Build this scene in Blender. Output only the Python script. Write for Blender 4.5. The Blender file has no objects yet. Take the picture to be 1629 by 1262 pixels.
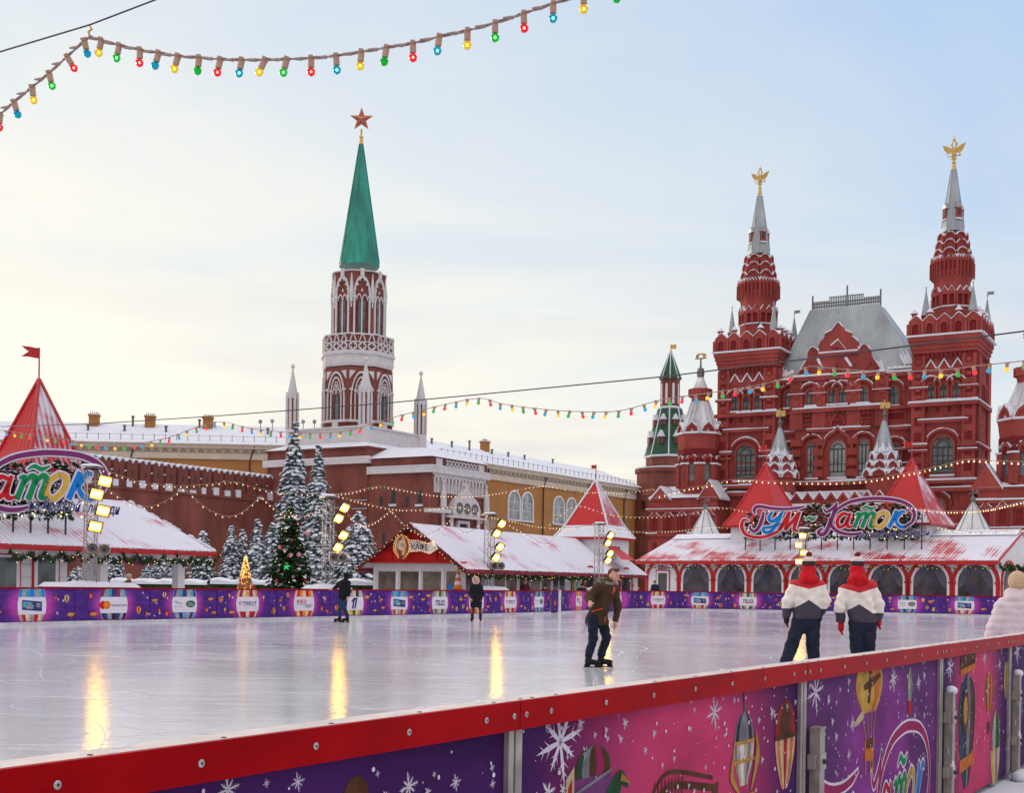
import bpy,math,random
import numpy as np
from mathutils import Matrix,Vector
random.seed(7)
R=math.radians
scene=bpy.context.scene
COL=scene.collection
# --- camera
FPX,W0,H0=2000.0,1629.0,1262.0
PCX,PCY,ROLL,EYE=814.5,928.0,R(0.85),1.46
cam=bpy.data.cameras.new('camera')
cam_ob=bpy.data.objects.new('camera',cam)
COL.objects.link(cam_ob)
cam.sensor_width=36.0
cam.lens=FPX*36.0/W0
cam.shift_y=(PCY-H0/2)/W0
cam.clip_start,cam.clip_end=0.1,4000.0
cam_ob.matrix_world=Matrix.Translation((0,0,EYE))@Matrix.Rotation(R(90),4,'X')@Matrix.Rotation(ROLL,4,'Z')
scene.camera=cam_ob
# --- colour management
scene.view_settings.view_transform='Standard'
scene.view_settings.look='None'
scene.view_settings.gamma=1.0
scene.view_settings.exposure=0.5
scene.cycles.max_bounces=6
scene.cycles.diffuse_bounces=3
scene.cycles.glossy_bounces=3
scene.cycles.transmission_bounces=4
scene.cycles.transparent_max_bounces=6
scene.cycles.sample_clamp_indirect=4.0
scene.cycles.caustics_reflective=False
scene.cycles.caustics_refractive=False
# --- sky
SUN_AZ=R(-52)
SUN_EL=R(7)
world=bpy.data.worlds.new('World')
scene.world=world
world.use_nodes=True
nt=world.node_tree
nt.nodes.clear()
def wn(t,**kw):
 n=nt.nodes.new(t)
 for k,v in kw.items():
  setattr(n,k,v)
 return n
L=nt.links.new
out=wn('ShaderNodeOutputWorld')
sky=wn('ShaderNodeTexSky',sky_type='NISHITA')
sky.sun_disc=False
sky.sun_elevation=SUN_EL
sky.sun_rotation=SUN_AZ
sky.air_density,sky.dust_density,sky.ozone_density=1.0,1.5,1.0
bg_sky=wn('ShaderNodeBackground')
bg_sky.inputs['Strength'].default_value=0.10
L(sky.outputs['Color'],bg_sky.inputs['Color'])
tc=wn('ShaderNodeTexCoord')
sep=wn('ShaderNodeSeparateXYZ')
L(tc.outputs['Generated'],sep.inputs[0])
def wmath(op,a,b=None,c=None):
 n=wn('ShaderNodeMath',operation=op)
 for i,v in enumerate((a,b,c)):
  if v is None:
   continue
  if isinstance(v,(int,float)):
   n.inputs[i].default_value=v
  else:
   L(v,n.inputs[i])
 return n.outputs[0]
toward=wmath('ADD',wmath('MULTIPLY',sep.outputs['X'],-0.75),wmath('MULTIPLY',sep.outputs['Y'],0.66))
base=wmath('SUBTRACT',wmath('MULTIPLY',sep.outputs['Z'],1.2),wmath('MULTIPLY',toward,0.6))
zz=wmath('ADD',wmath('ABSOLUTE',sep.outputs['Z']),0.12)
comb=wn('ShaderNodeCombineXYZ')
L(wmath('MULTIPLY',wmath('DIVIDE',sep.outputs['X'],zz),0.75),comb.inputs[0])
L(wmath('MULTIPLY',wmath('DIVIDE',sep.outputs['Y'],zz),1.15),comb.inputs[1])
nz=wn('ShaderNodeTexNoise')
nz.inputs['Scale'].default_value=0.8
nz.inputs['Detail'].default_value=6.0
nz.inputs['Roughness'].default_value=0.62
nz.inputs['Distortion'].default_value=0.6
L(comb.outputs[0],nz.inputs['Vector'])
cl=wmath('SUBTRACT',nz.outputs['Fac'],0.5)
tt=wmath('ADD',base,wmath('MULTIPLY',cl,-0.78))
mr=wn('ShaderNodeMapRange')
mr.inputs['From Min'].default_value=-0.45
mr.inputs['From Max'].default_value=0.45
L(tt,mr.inputs['Value'])
ramp=wn('ShaderNodeValToRGB')
els=ramp.color_ramp.elements
SKY=[(0.06,(0.88,0.825,0.715)),(0.25,(0.80,0.785,0.72)),(0.40,(0.69,0.725,0.74)),(0.60,(0.57,0.645,0.735)),(0.80,(0.43,0.565,0.76)),(1.0,(0.38,0.52,0.75))]
while len(els)<len(SKY):
 els.new(0.5)
for e,(p,c)in zip(els,SKY):
 e.position=p
 e.color=(*c,1)
L(mr.outputs[0],ramp.inputs[0])
bank=wn('ShaderNodeMapRange')
bank.inputs['From Min'].default_value=0.26
bank.inputs['From Max'].default_value=0.06
L(sep.outputs['Z'],bank.inputs['Value'])
nz2=wn('ShaderNodeTexNoise')
nz2.inputs['Scale'].default_value=3.2
nz2.inputs['Detail'].default_value=4.0
mp=wn('ShaderNodeMapping')
mp.inputs['Scale'].default_value=(1.2,1.2,7.0)
L(tc.outputs['Generated'],mp.inputs['Vector'])
L(mp.outputs[0],nz2.inputs['Vector'])
b2=wn('ShaderNodeMapRange')
b2.inputs['From Min'].default_value=0.44
b2.inputs['From Max'].default_value=0.66
L(nz2.outputs['Fac'],b2.inputs['Value'])
bk=wmath('MULTIPLY',wmath('MULTIPLY',bank.outputs[0],b2.outputs[0]),0.85)
mixc=wn('ShaderNodeMixRGB')
mixc.inputs['Color2'].default_value=(0.60,0.56,0.56,1)
L(bk,mixc.inputs['Fac'])
L(ramp.outputs['Color'],mixc.inputs['Color1'])
bg_cl=wn('ShaderNodeBackground')
hi=wn('ShaderNodeMapRange',interpolation_type='SMOOTHSTEP')
hi.inputs['From Min'].default_value=0.46
hi.inputs['From Max'].default_value=0.85
L(sep.outputs['Z'],hi.inputs['Value'])
bh=wn('ShaderNodeMapRange',interpolation_type='SMOOTHSTEP')
bh.inputs['From Min'].default_value=0.25
bh.inputs['From Max'].default_value=-0.5
L(sep.outputs['Y'],bh.inputs['Value'])
low=wn('ShaderNodeMixRGB')
low.inputs['Color2'].default_value=(0.58,0.54,0.53,1)
L(bh.outputs[0],low.inputs['Fac'])
L(mixc.outputs[0],low.inputs['Color1'])
mixv=wn('ShaderNodeMixRGB')
mixv.inputs['Color2'].default_value=(1.42,1.36,1.36,1)
L(hi.outputs[0],mixv.inputs['Fac'])
L(low.outputs[0],mixv.inputs['Color1'])
bg_cl.inputs['Strength'].default_value=0.92
L(mixv.outputs[0],bg_cl.inputs['Color'])
ms=wn('ShaderNodeMixShader')
ms.inputs['Fac'].default_value=0.86
L(bg_sky.outputs[0],ms.inputs[1])
L(bg_cl.outputs[0],ms.inputs[2])
L(ms.outputs[0],out.inputs['Surface'])
sun=bpy.data.lights.new('sun','SUN')
sun.energy=0.9
sun.angle=R(12)
sun.color=(1.0,0.83,0.62)
sun_ob=bpy.data.objects.new('sun',sun)
COL.objects.link(sun_ob)
sd=Vector((math.sin(SUN_AZ)*math.cos(SUN_EL),math.cos(SUN_AZ)*math.cos(SUN_EL),math.sin(SUN_EL)))
sun_ob.rotation_euler=sd.to_track_quat('Z','Y').to_euler()
sun_ob.location=sd*400
# --- photograph pixel -> direction, point, wall plane
_cr,_sr=math.cos(ROLL),math.sin(ROLL)
def ray(x,y):
 dx,dy=x-PCX,y-PCY
 return(dx*_cr+dy*_sr)/FPX,-(-dx*_sr+dy*_cr)/FPX
def at(x,y,Y):
 a,b=ray(x,y)
 return Vector((a*Y,Y,EYE+b*Y))
def onz(x,y,z):
 a,b=ray(x,y)
 return at(x,y,(z-EYE)/b)
class Pl:
 """A vertical plane through (x0, y0); u runs to the right along it, depth runs away from the viewer."""
 def __init__(s,x0,y0,yaw):
  s.o=(x0,y0);s.yaw=yaw
  s.u=(math.cos(yaw),math.sin(yaw));s.n=(-math.sin(yaw),math.cos(yaw))
 def hit(s,x,y,d=0.0):
  a,b=ray(x,y)
  ox,oy=s.o[0]+s.n[0]*d,s.o[1]+s.n[1]*d
  Y=(ox*s.n[0]+oy*s.n[1])/(a*s.n[0]+s.n[1])
  return((a*Y-s.o[0])*s.u[0]+(Y-s.o[1])*s.u[1],EYE+b*Y)
 def s(s,x,y=900,d=0.0):
  return s.hit(x,y,d)[0]
 def z(s,x,y,d=0.0):
  return s.hit(x,y,d)[1]
 def w(s,a,d,z):
  return Vector((s.o[0]+s.u[0]*a+s.n[0]*d,s.o[1]+s.u[1]*a+s.n[1]*d,z))
  # --- objects
def tag(o,label=None,cat=None,group=None,kind=None):
 for k,v in(('label',label),('category',cat),('group',group),('kind',kind)):
  if v:
   o[k]=v
 return o
def empty(name,loc=(0,0,0),yaw=0.0,label=None,cat=None,group=None,parent=None):
 o=bpy.data.objects.new(name,None)
 o.empty_display_size=0.3
 COL.objects.link(o)
 o.location=loc
 o.rotation_euler=(0,0,yaw)
 if parent:
  o.parent=parent
 return tag(o,label,cat,group)
_kids={}
def copy_tree(o,parent=None):
 c=o.copy()
 COL.objects.link(c)
 if parent is not None:
  c.parent=parent
 for ch in[x for x in COL.objects if x.parent==o]:
  copy_tree(ch,c)
 return c
class MB:
 """Collects faces with material slots and optional UVs; build() links them as ONE mesh object."""
 def __init__(s):
  s.v,s.f,s.m,s.uv,s.T=[],[],[],[],None
  s.sm=[]
 def add(s,vs,fs,mi=0,uvs=None,smooth=False):
  b=len(s.v)
  if s.T is not None:
   vs=[s.T@Vector(v)for v in vs]
  s.v.extend([tuple(v)for v in vs])
  for k,f in enumerate(fs):
   s.f.append([b+i for i in f])
   s.m.append(mi if isinstance(mi,int)else mi[k])
   s.uv.append(uvs[k]if uvs else None)
   s.sm.append(smooth)
 def quad(s,a,b,c,d,mi=0,uv=None):
  s.add([a,b,c,d],[(0,1,2,3)],mi,[uv]if uv else None)
 def poly(s,pts,mi=0,uv=None):
  s.add(pts,[tuple(range(len(pts)))],mi,[uv]if uv else None)
 def box(s,x0,x1,y0,y1,z0,z1,mi=0):
  vs=[(x0,y0,z0),(x1,y0,z0),(x1,y1,z0),(x0,y1,z0),(x0,y0,z1),(x1,y0,z1),(x1,y1,z1),(x0,y1,z1)]
  s.add(vs,[(0,3,2,1),(4,5,6,7),(0,1,5,4),(1,2,6,5),(2,3,7,6),(3,0,4,7)],mi)
 def frustum(s,x0,x1,y0,y1,z0,X0,X1,Y0,Y1,z1,mi=0,top=None):
  vs=[(x0,y0,z0),(x1,y0,z0),(x1,y1,z0),(x0,y1,z0),(X0,Y0,z1),(X1,Y0,z1),(X1,Y1,z1),(X0,Y1,z1)]
  s.add(vs,[(0,3,2,1),(4,5,6,7),(0,1,5,4),(1,2,6,5),(2,3,7,6),(3,0,4,7)],mi if top is None else[mi,top,mi,mi,mi,mi])
 def lathe(s,prof,n=8,c=(0,0),rot=0.0,mi=0,caps=True,smooth=False):
  vs=[]
  for r,z in prof:
   for k in range(n):
    a=rot+2*math.pi*k/n
    vs.append((c[0]+r*math.cos(a),c[1]+r*math.sin(a),z))
  fs,ms=[],[]
  for i in range(len(prof)-1):
   for k in range(n):
    fs.append((i*n+k,i*n+(k+1)%n,(i+1)*n+(k+1)%n,(i+1)*n+k))
    ms.append(mi if isinstance(mi,int)else mi[i])
  if caps:
   fs.append(tuple(range(n-1,-1,-1)));ms.append(ms[0])
   fs.append(tuple((len(prof)-1)*n+k for k in range(n)));ms.append(ms[-2]if len(ms)>1 else ms[0])
  s.add(vs,fs,ms,smooth=smooth)
 def tube(s,pts,r,n=5,mi=0,smooth=True,closed=False):
  pts=[Vector(p)for p in pts]
  m=len(pts)
  rs=r if isinstance(r,(list,tuple))else[r]*m
  vs=[]
  t0=None
  for i,p in enumerate(pts):
   d=(pts[min(i+1,m-1)]-pts[max(i-1,0)])
   d=d.normalized()if d.length>1e-9 else Vector((0,0,1))
   if t0 is None:
    t0=d.orthogonal().normalized()
   else:
    t0=(t0-d*t0.dot(d))
    t0=t0.normalized()if t0.length>1e-6 else d.orthogonal().normalized()
   b=d.cross(t0)
   for k in range(n):
    a=2*math.pi*k/n
    vs.append(p+(t0*math.cos(a)+b*math.sin(a))*rs[i])
  fs=[(i*n+k,i*n+(k+1)%n,(i+1)*n+(k+1)%n,(i+1)*n+k)for i in range(m-1)for k in range(n)]
  fs.append(tuple(range(n-1,-1,-1)))
  fs.append(tuple((m-1)*n+k for k in range(n)))
  s.add(vs,fs,mi,smooth=smooth)
 def bar(s,p,q,w,mi=0):
  s.tube([p,q],w*0.7071,4,mi,smooth=False)
 def plate(s,pts,y0,y1,mi=0,side=None):
  """polygon in the x-z plane, extruded from y0 (front) to y1"""
  a=0.0
  n=len(pts)
  for i in range(n):
   a+=pts[i][0]*pts[(i+1)%n][1]-pts[(i+1)%n][0]*pts[i][1]
  if a<0:
   pts=pts[::-1]
  vs=[(x,y0,z)for x,z in pts]+[(x,y1,z)for x,z in pts]
  fs=[tuple(range(n)),tuple(range(2*n-1,n-1,-1))]
  fs+=[(i+n,(i+1)%n+n,(i+1)%n,i)for i in range(n)]
  sd_=mi if side is None else side
  s.add(vs,fs,[mi,mi]+[sd_]*n)
 def ring(s,outer,inner,y0,y1,mi=0,closed=False):
  """band between two outlines with equally many points, extruded; open at its two ends unless closed"""
  n=len(outer)
  vs=[(x,y0,z)for x,z in outer]+[(x,y0,z)for x,z in inner]+[(x,y1,z)for x,z in outer]+[(x,y1,z)for x,z in inner]
  fs=[]
  for i in range(n if closed else n-1):
   j=(i+1)%n
   fs+=[(i,j,n+j,n+i),(2*n+i,3*n+i,3*n+j,2*n+j),(i,2*n+i,2*n+j,j),(n+i,n+j,3*n+j,3*n+i)]
  if not closed:
   fs+=[(0,n,3*n,2*n),(n-1,2*n-1,4*n-1,3*n-1)]
  s.add(vs,fs,mi)
 def ball(s,c,r,n=8,mi=0,sc=(1,1,1)):
  m=max(4,n//2+1)
  vs=[(c[0],c[1],c[2]-r*sc[2])]
  for i in range(1,m):
   t=math.pi*i/m
   for k in range(n):
    a=2*math.pi*k/n
    vs.append((c[0]+r*sc[0]*math.sin(t)*math.cos(a),c[1]+r*sc[1]*math.sin(t)*math.sin(a),c[2]-r*sc[2]*math.cos(t)))
  vs.append((c[0],c[1],c[2]+r*sc[2]))
  fs=[(0,1+(k+1)%n,1+k)for k in range(n)]
  for i in range(m-2):
   for k in range(n):
    fs.append((1+i*n+k,1+i*n+(k+1)%n,1+(i+1)*n+(k+1)%n,1+(i+1)*n+k))
  e=len(vs)-1
  fs+=[(e,e-n+k,e-n+(k+1)%n)for k in range(n)]
  s.add(vs,fs,mi,smooth=True)
 def data(s,name,mats):
  me=bpy.data.meshes.new(name)
  me.from_pydata(s.v,[],s.f)
  for m in(mats if isinstance(mats,(list,tuple))else[mats]):
   me.materials.append(m)
  me.polygons.foreach_set('material_index',s.m)
  me.polygons.foreach_set('use_smooth',s.sm)
  if any(u is not None for u in s.uv):
   ul=me.uv_layers.new(name='UVMap')
   flat=[]
   for f,u in zip(s.f,s.uv):
    for i in range(len(f)):
     flat.extend(u[i]if u is not None else(0.0,0.0))
   ul.data.foreach_set('uv',flat)
  me.update()
  return me
 def build(s,name,mats,parent=None,loc=None,yaw=None):
  o=bpy.data.objects.new(name,s.data(name,mats))
  COL.objects.link(o)
  if parent is not None:
   o.parent=parent
  if loc is not None:
   o.location=loc
  if yaw is not None:
   o.rotation_euler=(0,0,yaw)
  return o
def arch(w,h,n=8,cx=0.0,z0=0.0,k=1.0):
 """outline from bottom left over a (flattened or raised) round arch to bottom right; h is the full height"""
 r=w/2
 pts=[(cx-r,z0)]
 for i in range(n+1):
  a=math.pi-math.pi*i/n
  pts.append((cx+r*math.cos(a),z0+h-r*k+r*k*math.sin(a)))
 pts.append((cx+r,z0))
 return pts
def lancet(w,h,n=6,cx=0.0,z0=0.0,rise=1.25):
 """pointed arch outline"""
 r=w/2
 top=rise*w
 pts=[(cx-r,z0)]
 for i in range(n+1):
  t=i/n
  pts.append((cx-r*(1-t**1.7),z0+h-top+top*math.sin(t*math.pi/2)))
 for i in range(n-1,-1,-1):
  t=i/n
  pts.append((cx+r*(1-t**1.7),z0+h-top+top*math.sin(t*math.pi/2)))
 pts.append((cx+r,z0))
 return pts
def keel(w,h,n=5,cx=0.0,z0=0.0):
 """ogee gable (kokoshnik) outline: round shoulders and a small point"""
 r=w/2
 pts=[]
 for i in range(n+1):
  a=math.pi-math.pi*0.42*i/n
  pts.append((cx+r*math.cos(a),z0+h*0.82*math.sin(a)))
 pts.append((cx,z0+h))
 return pts+[(2*cx-x,z)for x,z in pts[-2::-1]]
 # --- materials
def _new(name):
 m=bpy.data.materials.new(name)
 m.use_nodes=True
 n=m.node_tree
 n.nodes.clear()
 o=n.nodes.new('ShaderNodeOutputMaterial')
 p=n.nodes.new('ShaderNodeBsdfPrincipled')
 n.links.new(p.outputs[0],o.inputs[0])
 return m,n,p
def mat(name,col,rough=0.7,var=0.14,scale=2.0,metal=0.0,spec=0.3,bump=0.0,stretch=None,tint=None,coat=0.0):
 """Principled with cloudy variation of tone (object space) and optional bump"""
 m,n,p=_new(name)
 p.inputs['Roughness'].default_value=rough
 p.inputs['Metallic'].default_value=metal
 p.inputs['Specular IOR Level'].default_value=spec
 p.inputs['Coat Weight'].default_value=coat
 tcn=n.nodes.new('ShaderNodeTexCoord')
 mpn=n.nodes.new('ShaderNodeMapping')
 mpn.inputs['Scale'].default_value=stretch or(1,1,1)
 n.links.new(tcn.outputs['Object'],mpn.inputs[0])
 nz=n.nodes.new('ShaderNodeTexNoise')
 nz.inputs['Scale'].default_value=scale
 nz.inputs['Detail'].default_value=5
 nz.inputs['Roughness'].default_value=0.6
 n.links.new(mpn.outputs[0],nz.inputs['Vector'])
 r=n.nodes.new('ShaderNodeValToRGB')
 lo=[max(0,c*(1-var*1.6))for c in col]
 hi=[min(1,c*(1+var*1.6))for c in(tint or col)]
 r.color_ramp.elements[0].position=0.28
 r.color_ramp.elements[1].position=0.72
 r.color_ramp.elements[0].color=(*lo,1)
 r.color_ramp.elements[1].color=(*hi,1)
 n.links.new(nz.outputs['Fac'],r.inputs[0])
 n.links.new(r.outputs[0],p.inputs['Base Color'])
 if bump:
  b=n.nodes.new('ShaderNodeBump')
  b.inputs['Strength'].default_value=bump
  b.inputs['Distance'].default_value=0.05
  n.links.new(nz.outputs['Fac'],b.inputs['Height'])
  n.links.new(b.outputs[0],p.inputs['Normal'])
 return m
def glow(name,col,strength,rough=0.3,base=None):
 m,n,p=_new(name)
 p.inputs['Base Color'].default_value=(*(base or col),1)
 p.inputs['Roughness'].default_value=rough
 p.inputs['Emission Color'].default_value=(*col,1)
 p.inputs['Emission Strength'].default_value=strength
 m.cycles.emission_sampling='NONE'
 return m
def brick(name,col,mortar,scale=1.0,var=0.12):
 m,n,p=_new(name)
 p.inputs['Roughness'].default_value=0.85
 p.inputs['Specular IOR Level'].default_value=0.15
 tcn=n.nodes.new('ShaderNodeTexCoord')
 sp=n.nodes.new('ShaderNodeSeparateXYZ')
 n.links.new(tcn.outputs['Object'],sp.inputs[0])
 ad=n.nodes.new('ShaderNodeMath');ad.operation='ADD'
 n.links.new(sp.outputs[0],ad.inputs[0]);n.links.new(sp.outputs[1],ad.inputs[1])
 cb=n.nodes.new('ShaderNodeCombineXYZ')
 n.links.new(ad.outputs[0],cb.inputs[0]);n.links.new(sp.outputs[2],cb.inputs[1])
 bt=n.nodes.new('ShaderNodeTexBrick')
 bt.inputs['Scale'].default_value=scale
 bt.inputs['Color1'].default_value=(*[c*(1-var)for c in col],1)
 bt.inputs['Color2'].default_value=(*[c*(1+var)for c in col],1)
 bt.inputs['Mortar'].default_value=(*mortar,1)
 bt.inputs['Mortar Size'].default_value=0.02
 n.links.new(cb.outputs[0],bt.inputs['Vector'])
 nz=n.nodes.new('ShaderNodeTexNoise')
 nz.inputs['Scale'].default_value=0.35
 nz.inputs['Detail'].default_value=7
 mpn=n.nodes.new('ShaderNodeMapping')
 mpn.inputs['Scale'].default_value=(1,1,0.45)
 n.links.new(tcn.outputs['Object'],mpn.inputs[0])
 n.links.new(mpn.outputs[0],nz.inputs['Vector'])
 mr_=n.nodes.new('ShaderNodeMapRange')
 mr_.inputs['From Min'].default_value=0.3;mr_.inputs['From Max'].default_value=0.7
 mr_.inputs['To Min'].default_value=0.66;mr_.inputs['To Max'].default_value=1.25
 n.links.new(nz.outputs['Fac'],mr_.inputs['Value'])
 mx=n.nodes.new('ShaderNodeMixRGB');mx.blend_type='MULTIPLY';mx.inputs[0].default_value=1
 n.links.new(bt.outputs['Color'],mx.inputs[1]);n.links.new(mr_.outputs[0],mx.inputs[2])
 n.links.new(mx.outputs[0],p.inputs['Base Color'])
 return m
def snow_roof(name,red,cover=0.5,pitch=0.22,grad=0.25,red_rough=0.45):
 """corrugated sheet with streaks of settled and slid snow; UV in metres, u along the eave, v up the slope"""
 m,n,p=_new(name)
 N=n.nodes.new;K=n.links.new
 uv=N('ShaderNodeUVMap')
 sp=N('ShaderNodeSeparateXYZ');K(uv.outputs[0],sp.inputs[0])
 mp1=N('ShaderNodeMapping');mp1.inputs['Scale'].default_value=(1.6,0.32,1);K(uv.outputs[0],mp1.inputs[0])
 n1=N('ShaderNodeTexNoise');n1.inputs['Scale'].default_value=1.5;n1.inputs['Detail'].default_value=7;n1.inputs['Roughness'].default_value=0.65
 K(mp1.outputs[0],n1.inputs['Vector'])
 mp2=N('ShaderNodeMapping');mp2.inputs['Scale'].default_value=(0.35,0.5,1);K(uv.outputs[0],mp2.inputs[0])
 n2=N('ShaderNodeTexNoise');n2.inputs['Scale'].default_value=1.0;n2.inputs['Detail'].default_value=4
 K(mp2.outputs[0],n2.inputs['Vector'])
 wv=N('ShaderNodeMath');wv.operation='SINE'
 mu=N('ShaderNodeMath');mu.operation='MULTIPLY';mu.inputs[1].default_value=2*math.pi/pitch
 K(sp.outputs[0],mu.inputs[0]);K(mu.outputs[0],wv.inputs[0])
 def ma(op,a,b):
  q=N('ShaderNodeMath');q.operation=op
  for i,v in enumerate((a,b)):
   if isinstance(v,(int,float)):q.inputs[i].default_value=v
   else:K(v,q.inputs[i])
  return q.outputs[0]
 t=ma('ADD',ma('MULTIPLY',n1.outputs['Fac'],0.75),ma('MULTIPLY',n2.outputs['Fac'],1.25))
 t=ma('ADD',t,ma('MULTIPLY',wv.outputs[0],-0.07))
 t=ma('ADD',t,ma('MULTIPLY',sp.outputs[1],grad*0.2))
 mr_=N('ShaderNodeMapRange');mr_.interpolation_type='SMOOTHSTEP'
 mid=1.0+(0.5-cover)*0.9
 mr_.inputs['From Min'].default_value=mid-0.16;mr_.inputs['From Max'].default_value=mid+0.10
 K(t,mr_.inputs['Value'])
 mx=N('ShaderNodeMixRGB')
 mx.inputs[1].default_value=(*red,1);mx.inputs[2].default_value=(0.62,0.61,0.69,1)
 K(mr_.outputs[0],mx.inputs[0])
 K(mx.outputs[0],p.inputs['Base Color'])
 ro=N('ShaderNodeMapRange');ro.inputs['To Min'].default_value=red_rough;ro.inputs['To Max'].default_value=0.9
 K(mr_.outputs[0],ro.inputs['Value']);K(ro.outputs[0],p.inputs['Roughness'])
 p.inputs['Specular IOR Level'].default_value=0.3
 hb=ma('ADD',ma('MULTIPLY',wv.outputs[0],0.5),ma('MULTIPLY',mr_.outputs[0],0.8))
 hb=ma('ADD',hb,ma('MULTIPLY',n1.outputs['Fac'],0.5))
 bp=N('ShaderNodeBump');bp.inputs['Strength'].default_value=0.6;bp.inputs['Distance'].default_value=0.03
 K(hb,bp.inputs['Height']);K(bp.outputs[0],p.inputs['Normal'])
 return m
def snow_mat(name='snow',col=(0.65,0.66,0.73)):
 m=mat(name,col,rough=0.85,var=0.05,scale=1.2,spec=0.2,bump=0.35)
 return m
def panel_mat(name,base=(0.085,0.03,0.22),pink=(0.50,0.06,0.36),rx=0.34,rz=0.75,dots=34.0,aspect=2.7,edge=0.5,dark=0.35):
 """printed film: deep violet, a pink glow round the centre of the UV square, scattered white flakes"""
 m,n,p=_new(name)
 N=n.nodes.new;K=n.links.new
 uv=N('ShaderNodeUVMap')
 sp=N('ShaderNodeSeparateXYZ');K(uv.outputs[0],sp.inputs[0])
 def ma(op,a,b=0.0):
  q=N('ShaderNodeMath');q.operation=op
  for i,v in enumerate((a,b)):
   if isinstance(v,(int,float)):q.inputs[i].default_value=v
   else:K(v,q.inputs[i])
  return q.outputs[0]
 nz=N('ShaderNodeTexNoise');nz.inputs['Scale'].default_value=5;nz.inputs['Detail'].default_value=5
 K(uv.outputs[0],nz.inputs['Vector'])
 dx=ma('DIVIDE',ma('SUBTRACT',sp.outputs[0],0.5),rx)
 dz=ma('DIVIDE',ma('SUBTRACT',sp.outputs[1],0.5),rz)
 d=ma('SQRT',ma('ADD',ma('MULTIPLY',dx,dx),ma('MULTIPLY',dz,dz)))
 d=ma('ADD',d,ma('MULTIPLY',ma('SUBTRACT',nz.outputs['Fac'],0.5),0.35))
 g=N('ShaderNodeMapRange');g.interpolation_type='SMOOTHSTEP'
 g.inputs['From Min'].default_value=1.0;g.inputs['From Max'].default_value=1.0-edge
 K(d,g.inputs['Value'])
 mx=N('ShaderNodeMixRGB');mx.inputs[1].default_value=(*base,1);mx.inputs[2].default_value=(*pink,1)
 K(g.outputs[0],mx.inputs[0])
 mm=N('ShaderNodeMixRGB');mm.blend_type='MULTIPLY';mm.inputs[0].default_value=1
 nr=N('ShaderNodeMapRange');nr.inputs['From Min'].default_value=0.3;nr.inputs['From Max'].default_value=0.7
 nr.inputs['To Min'].default_value=1-dark;nr.inputs['To Max'].default_value=1+dark
 K(nz.outputs['Fac'],nr.inputs['Value'])
 K(mx.outputs[0],mm.inputs[1]);K(nr.outputs[0],mm.inputs[2])
 mpn=N('ShaderNodeMapping');mpn.inputs['Scale'].default_value=(aspect,1,1);K(uv.outputs[0],mpn.inputs[0])
 vo=N('ShaderNodeTexVoronoi');vo.inputs['Scale'].default_value=dots/aspect*2.2;vo.inputs['Randomness'].default_value=1
 K(mpn.outputs[0],vo.inputs['Vector'])
 sc_=N('ShaderNodeSeparateXYZ');K(vo.outputs['Color'],sc_.inputs[0])
 th=ma('MULTIPLY',ma('MULTIPLY',sc_.outputs[0],sc_.outputs[0]),0.19)
 do=N('ShaderNodeMapRange');do.inputs['From Min'].default_value=0.0;do.inputs['From Max'].default_value=-0.03
 K(ma('SUBTRACT',vo.outputs['Distance'],th),do.inputs['Value'])
 m2=N('ShaderNodeMixRGB');m2.inputs[2].default_value=(0.72,0.66,0.78,1)
 K(do.outputs[0],m2.inputs[0]);K(mm.outputs[0],m2.inputs[1])
 K(m2.outputs[0],p.inputs['Base Color'])
 p.inputs['Roughness'].default_value=0.6
 p.inputs['Specular IOR Level'].default_value=0.05
 return m
RED_BRICK=brick('museum_brick',(0.335,0.060,0.050),(0.23,0.065,0.055),2.6,0.10)
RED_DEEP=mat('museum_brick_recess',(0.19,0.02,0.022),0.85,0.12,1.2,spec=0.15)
KREM=brick('fortress_brick',(0.215,0.066,0.052),(0.19,0.075,0.06),2.4,0.10)
KREM_D=mat('fortress_brick_dark',(0.14,0.035,0.03),0.9,0.15,0.8,spec=0.1)
WHITE_ST=mat('white_limestone',(0.60,0.57,0.58),0.8,0.07,1.5,spec=0.2)
WHITE_PL=mat('white_painted_board',(0.74,0.71,0.72),0.6,0.05,1.5,spec=0.3)
OCHRE=mat('ochre_plaster',(0.38,0.175,0.065),0.9,0.09,0.25,spec=0.1)
CREAM=mat('cream_stucco',(0.56,0.47,0.38),0.85,0.08,0.8,spec=0.1)
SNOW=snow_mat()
SNOW_D=snow_mat('darker_snow_crust',(0.62,0.64,0.70))  # snow crust in a slightly darker tone than the plain snow
GREEN_T=mat('green_copper_sheet',(0.012,0.215,0.15),0.38,0.34,0.6,metal=0.0,spec=0.5,stretch=(1,1,0.25))
TIN=mat('grey_tin_sheet',(0.33,0.36,0.38),0.42,0.22,0.5,metal=0.55,spec=0.5,stretch=(1,1,0.3))
GOLD=mat('gilding',(0.62,0.42,0.14),0.42,0.15,3,metal=1.0,spec=0.5)
RUBY=mat('ruby_glass',(0.36,0.03,0.03),0.2,0.2,1.0,spec=0.6)
GLASS=mat('window_glass',(0.10,0.11,0.11),0.10,0.45,0.9,spec=0.6)
GLASS_L=mat('old_window_glass',(0.27,0.28,0.27),0.2,0.35,0.6,spec=0.5)
GLASS_D=mat('dark_window_glass',(0.05,0.05,0.06),0.08,0.3,0.8,spec=0.6)
DARK=mat('dark_iron',(0.035,0.035,0.04),0.5,0.2,4,spec=0.4)
IRON=mat('grey_iron',(0.16,0.155,0.15),0.5,0.2,4,metal=0.4)
ALU=mat('truss_aluminium',(0.42,0.355,0.33),0.4,0.12,6,metal=0.35,spec=0.5)
STEEL=mat('galvanised_post',(0.33,0.285,0.265),0.5,0.2,9,metal=0.3,spec=0.4,bump=0.15)
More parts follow.
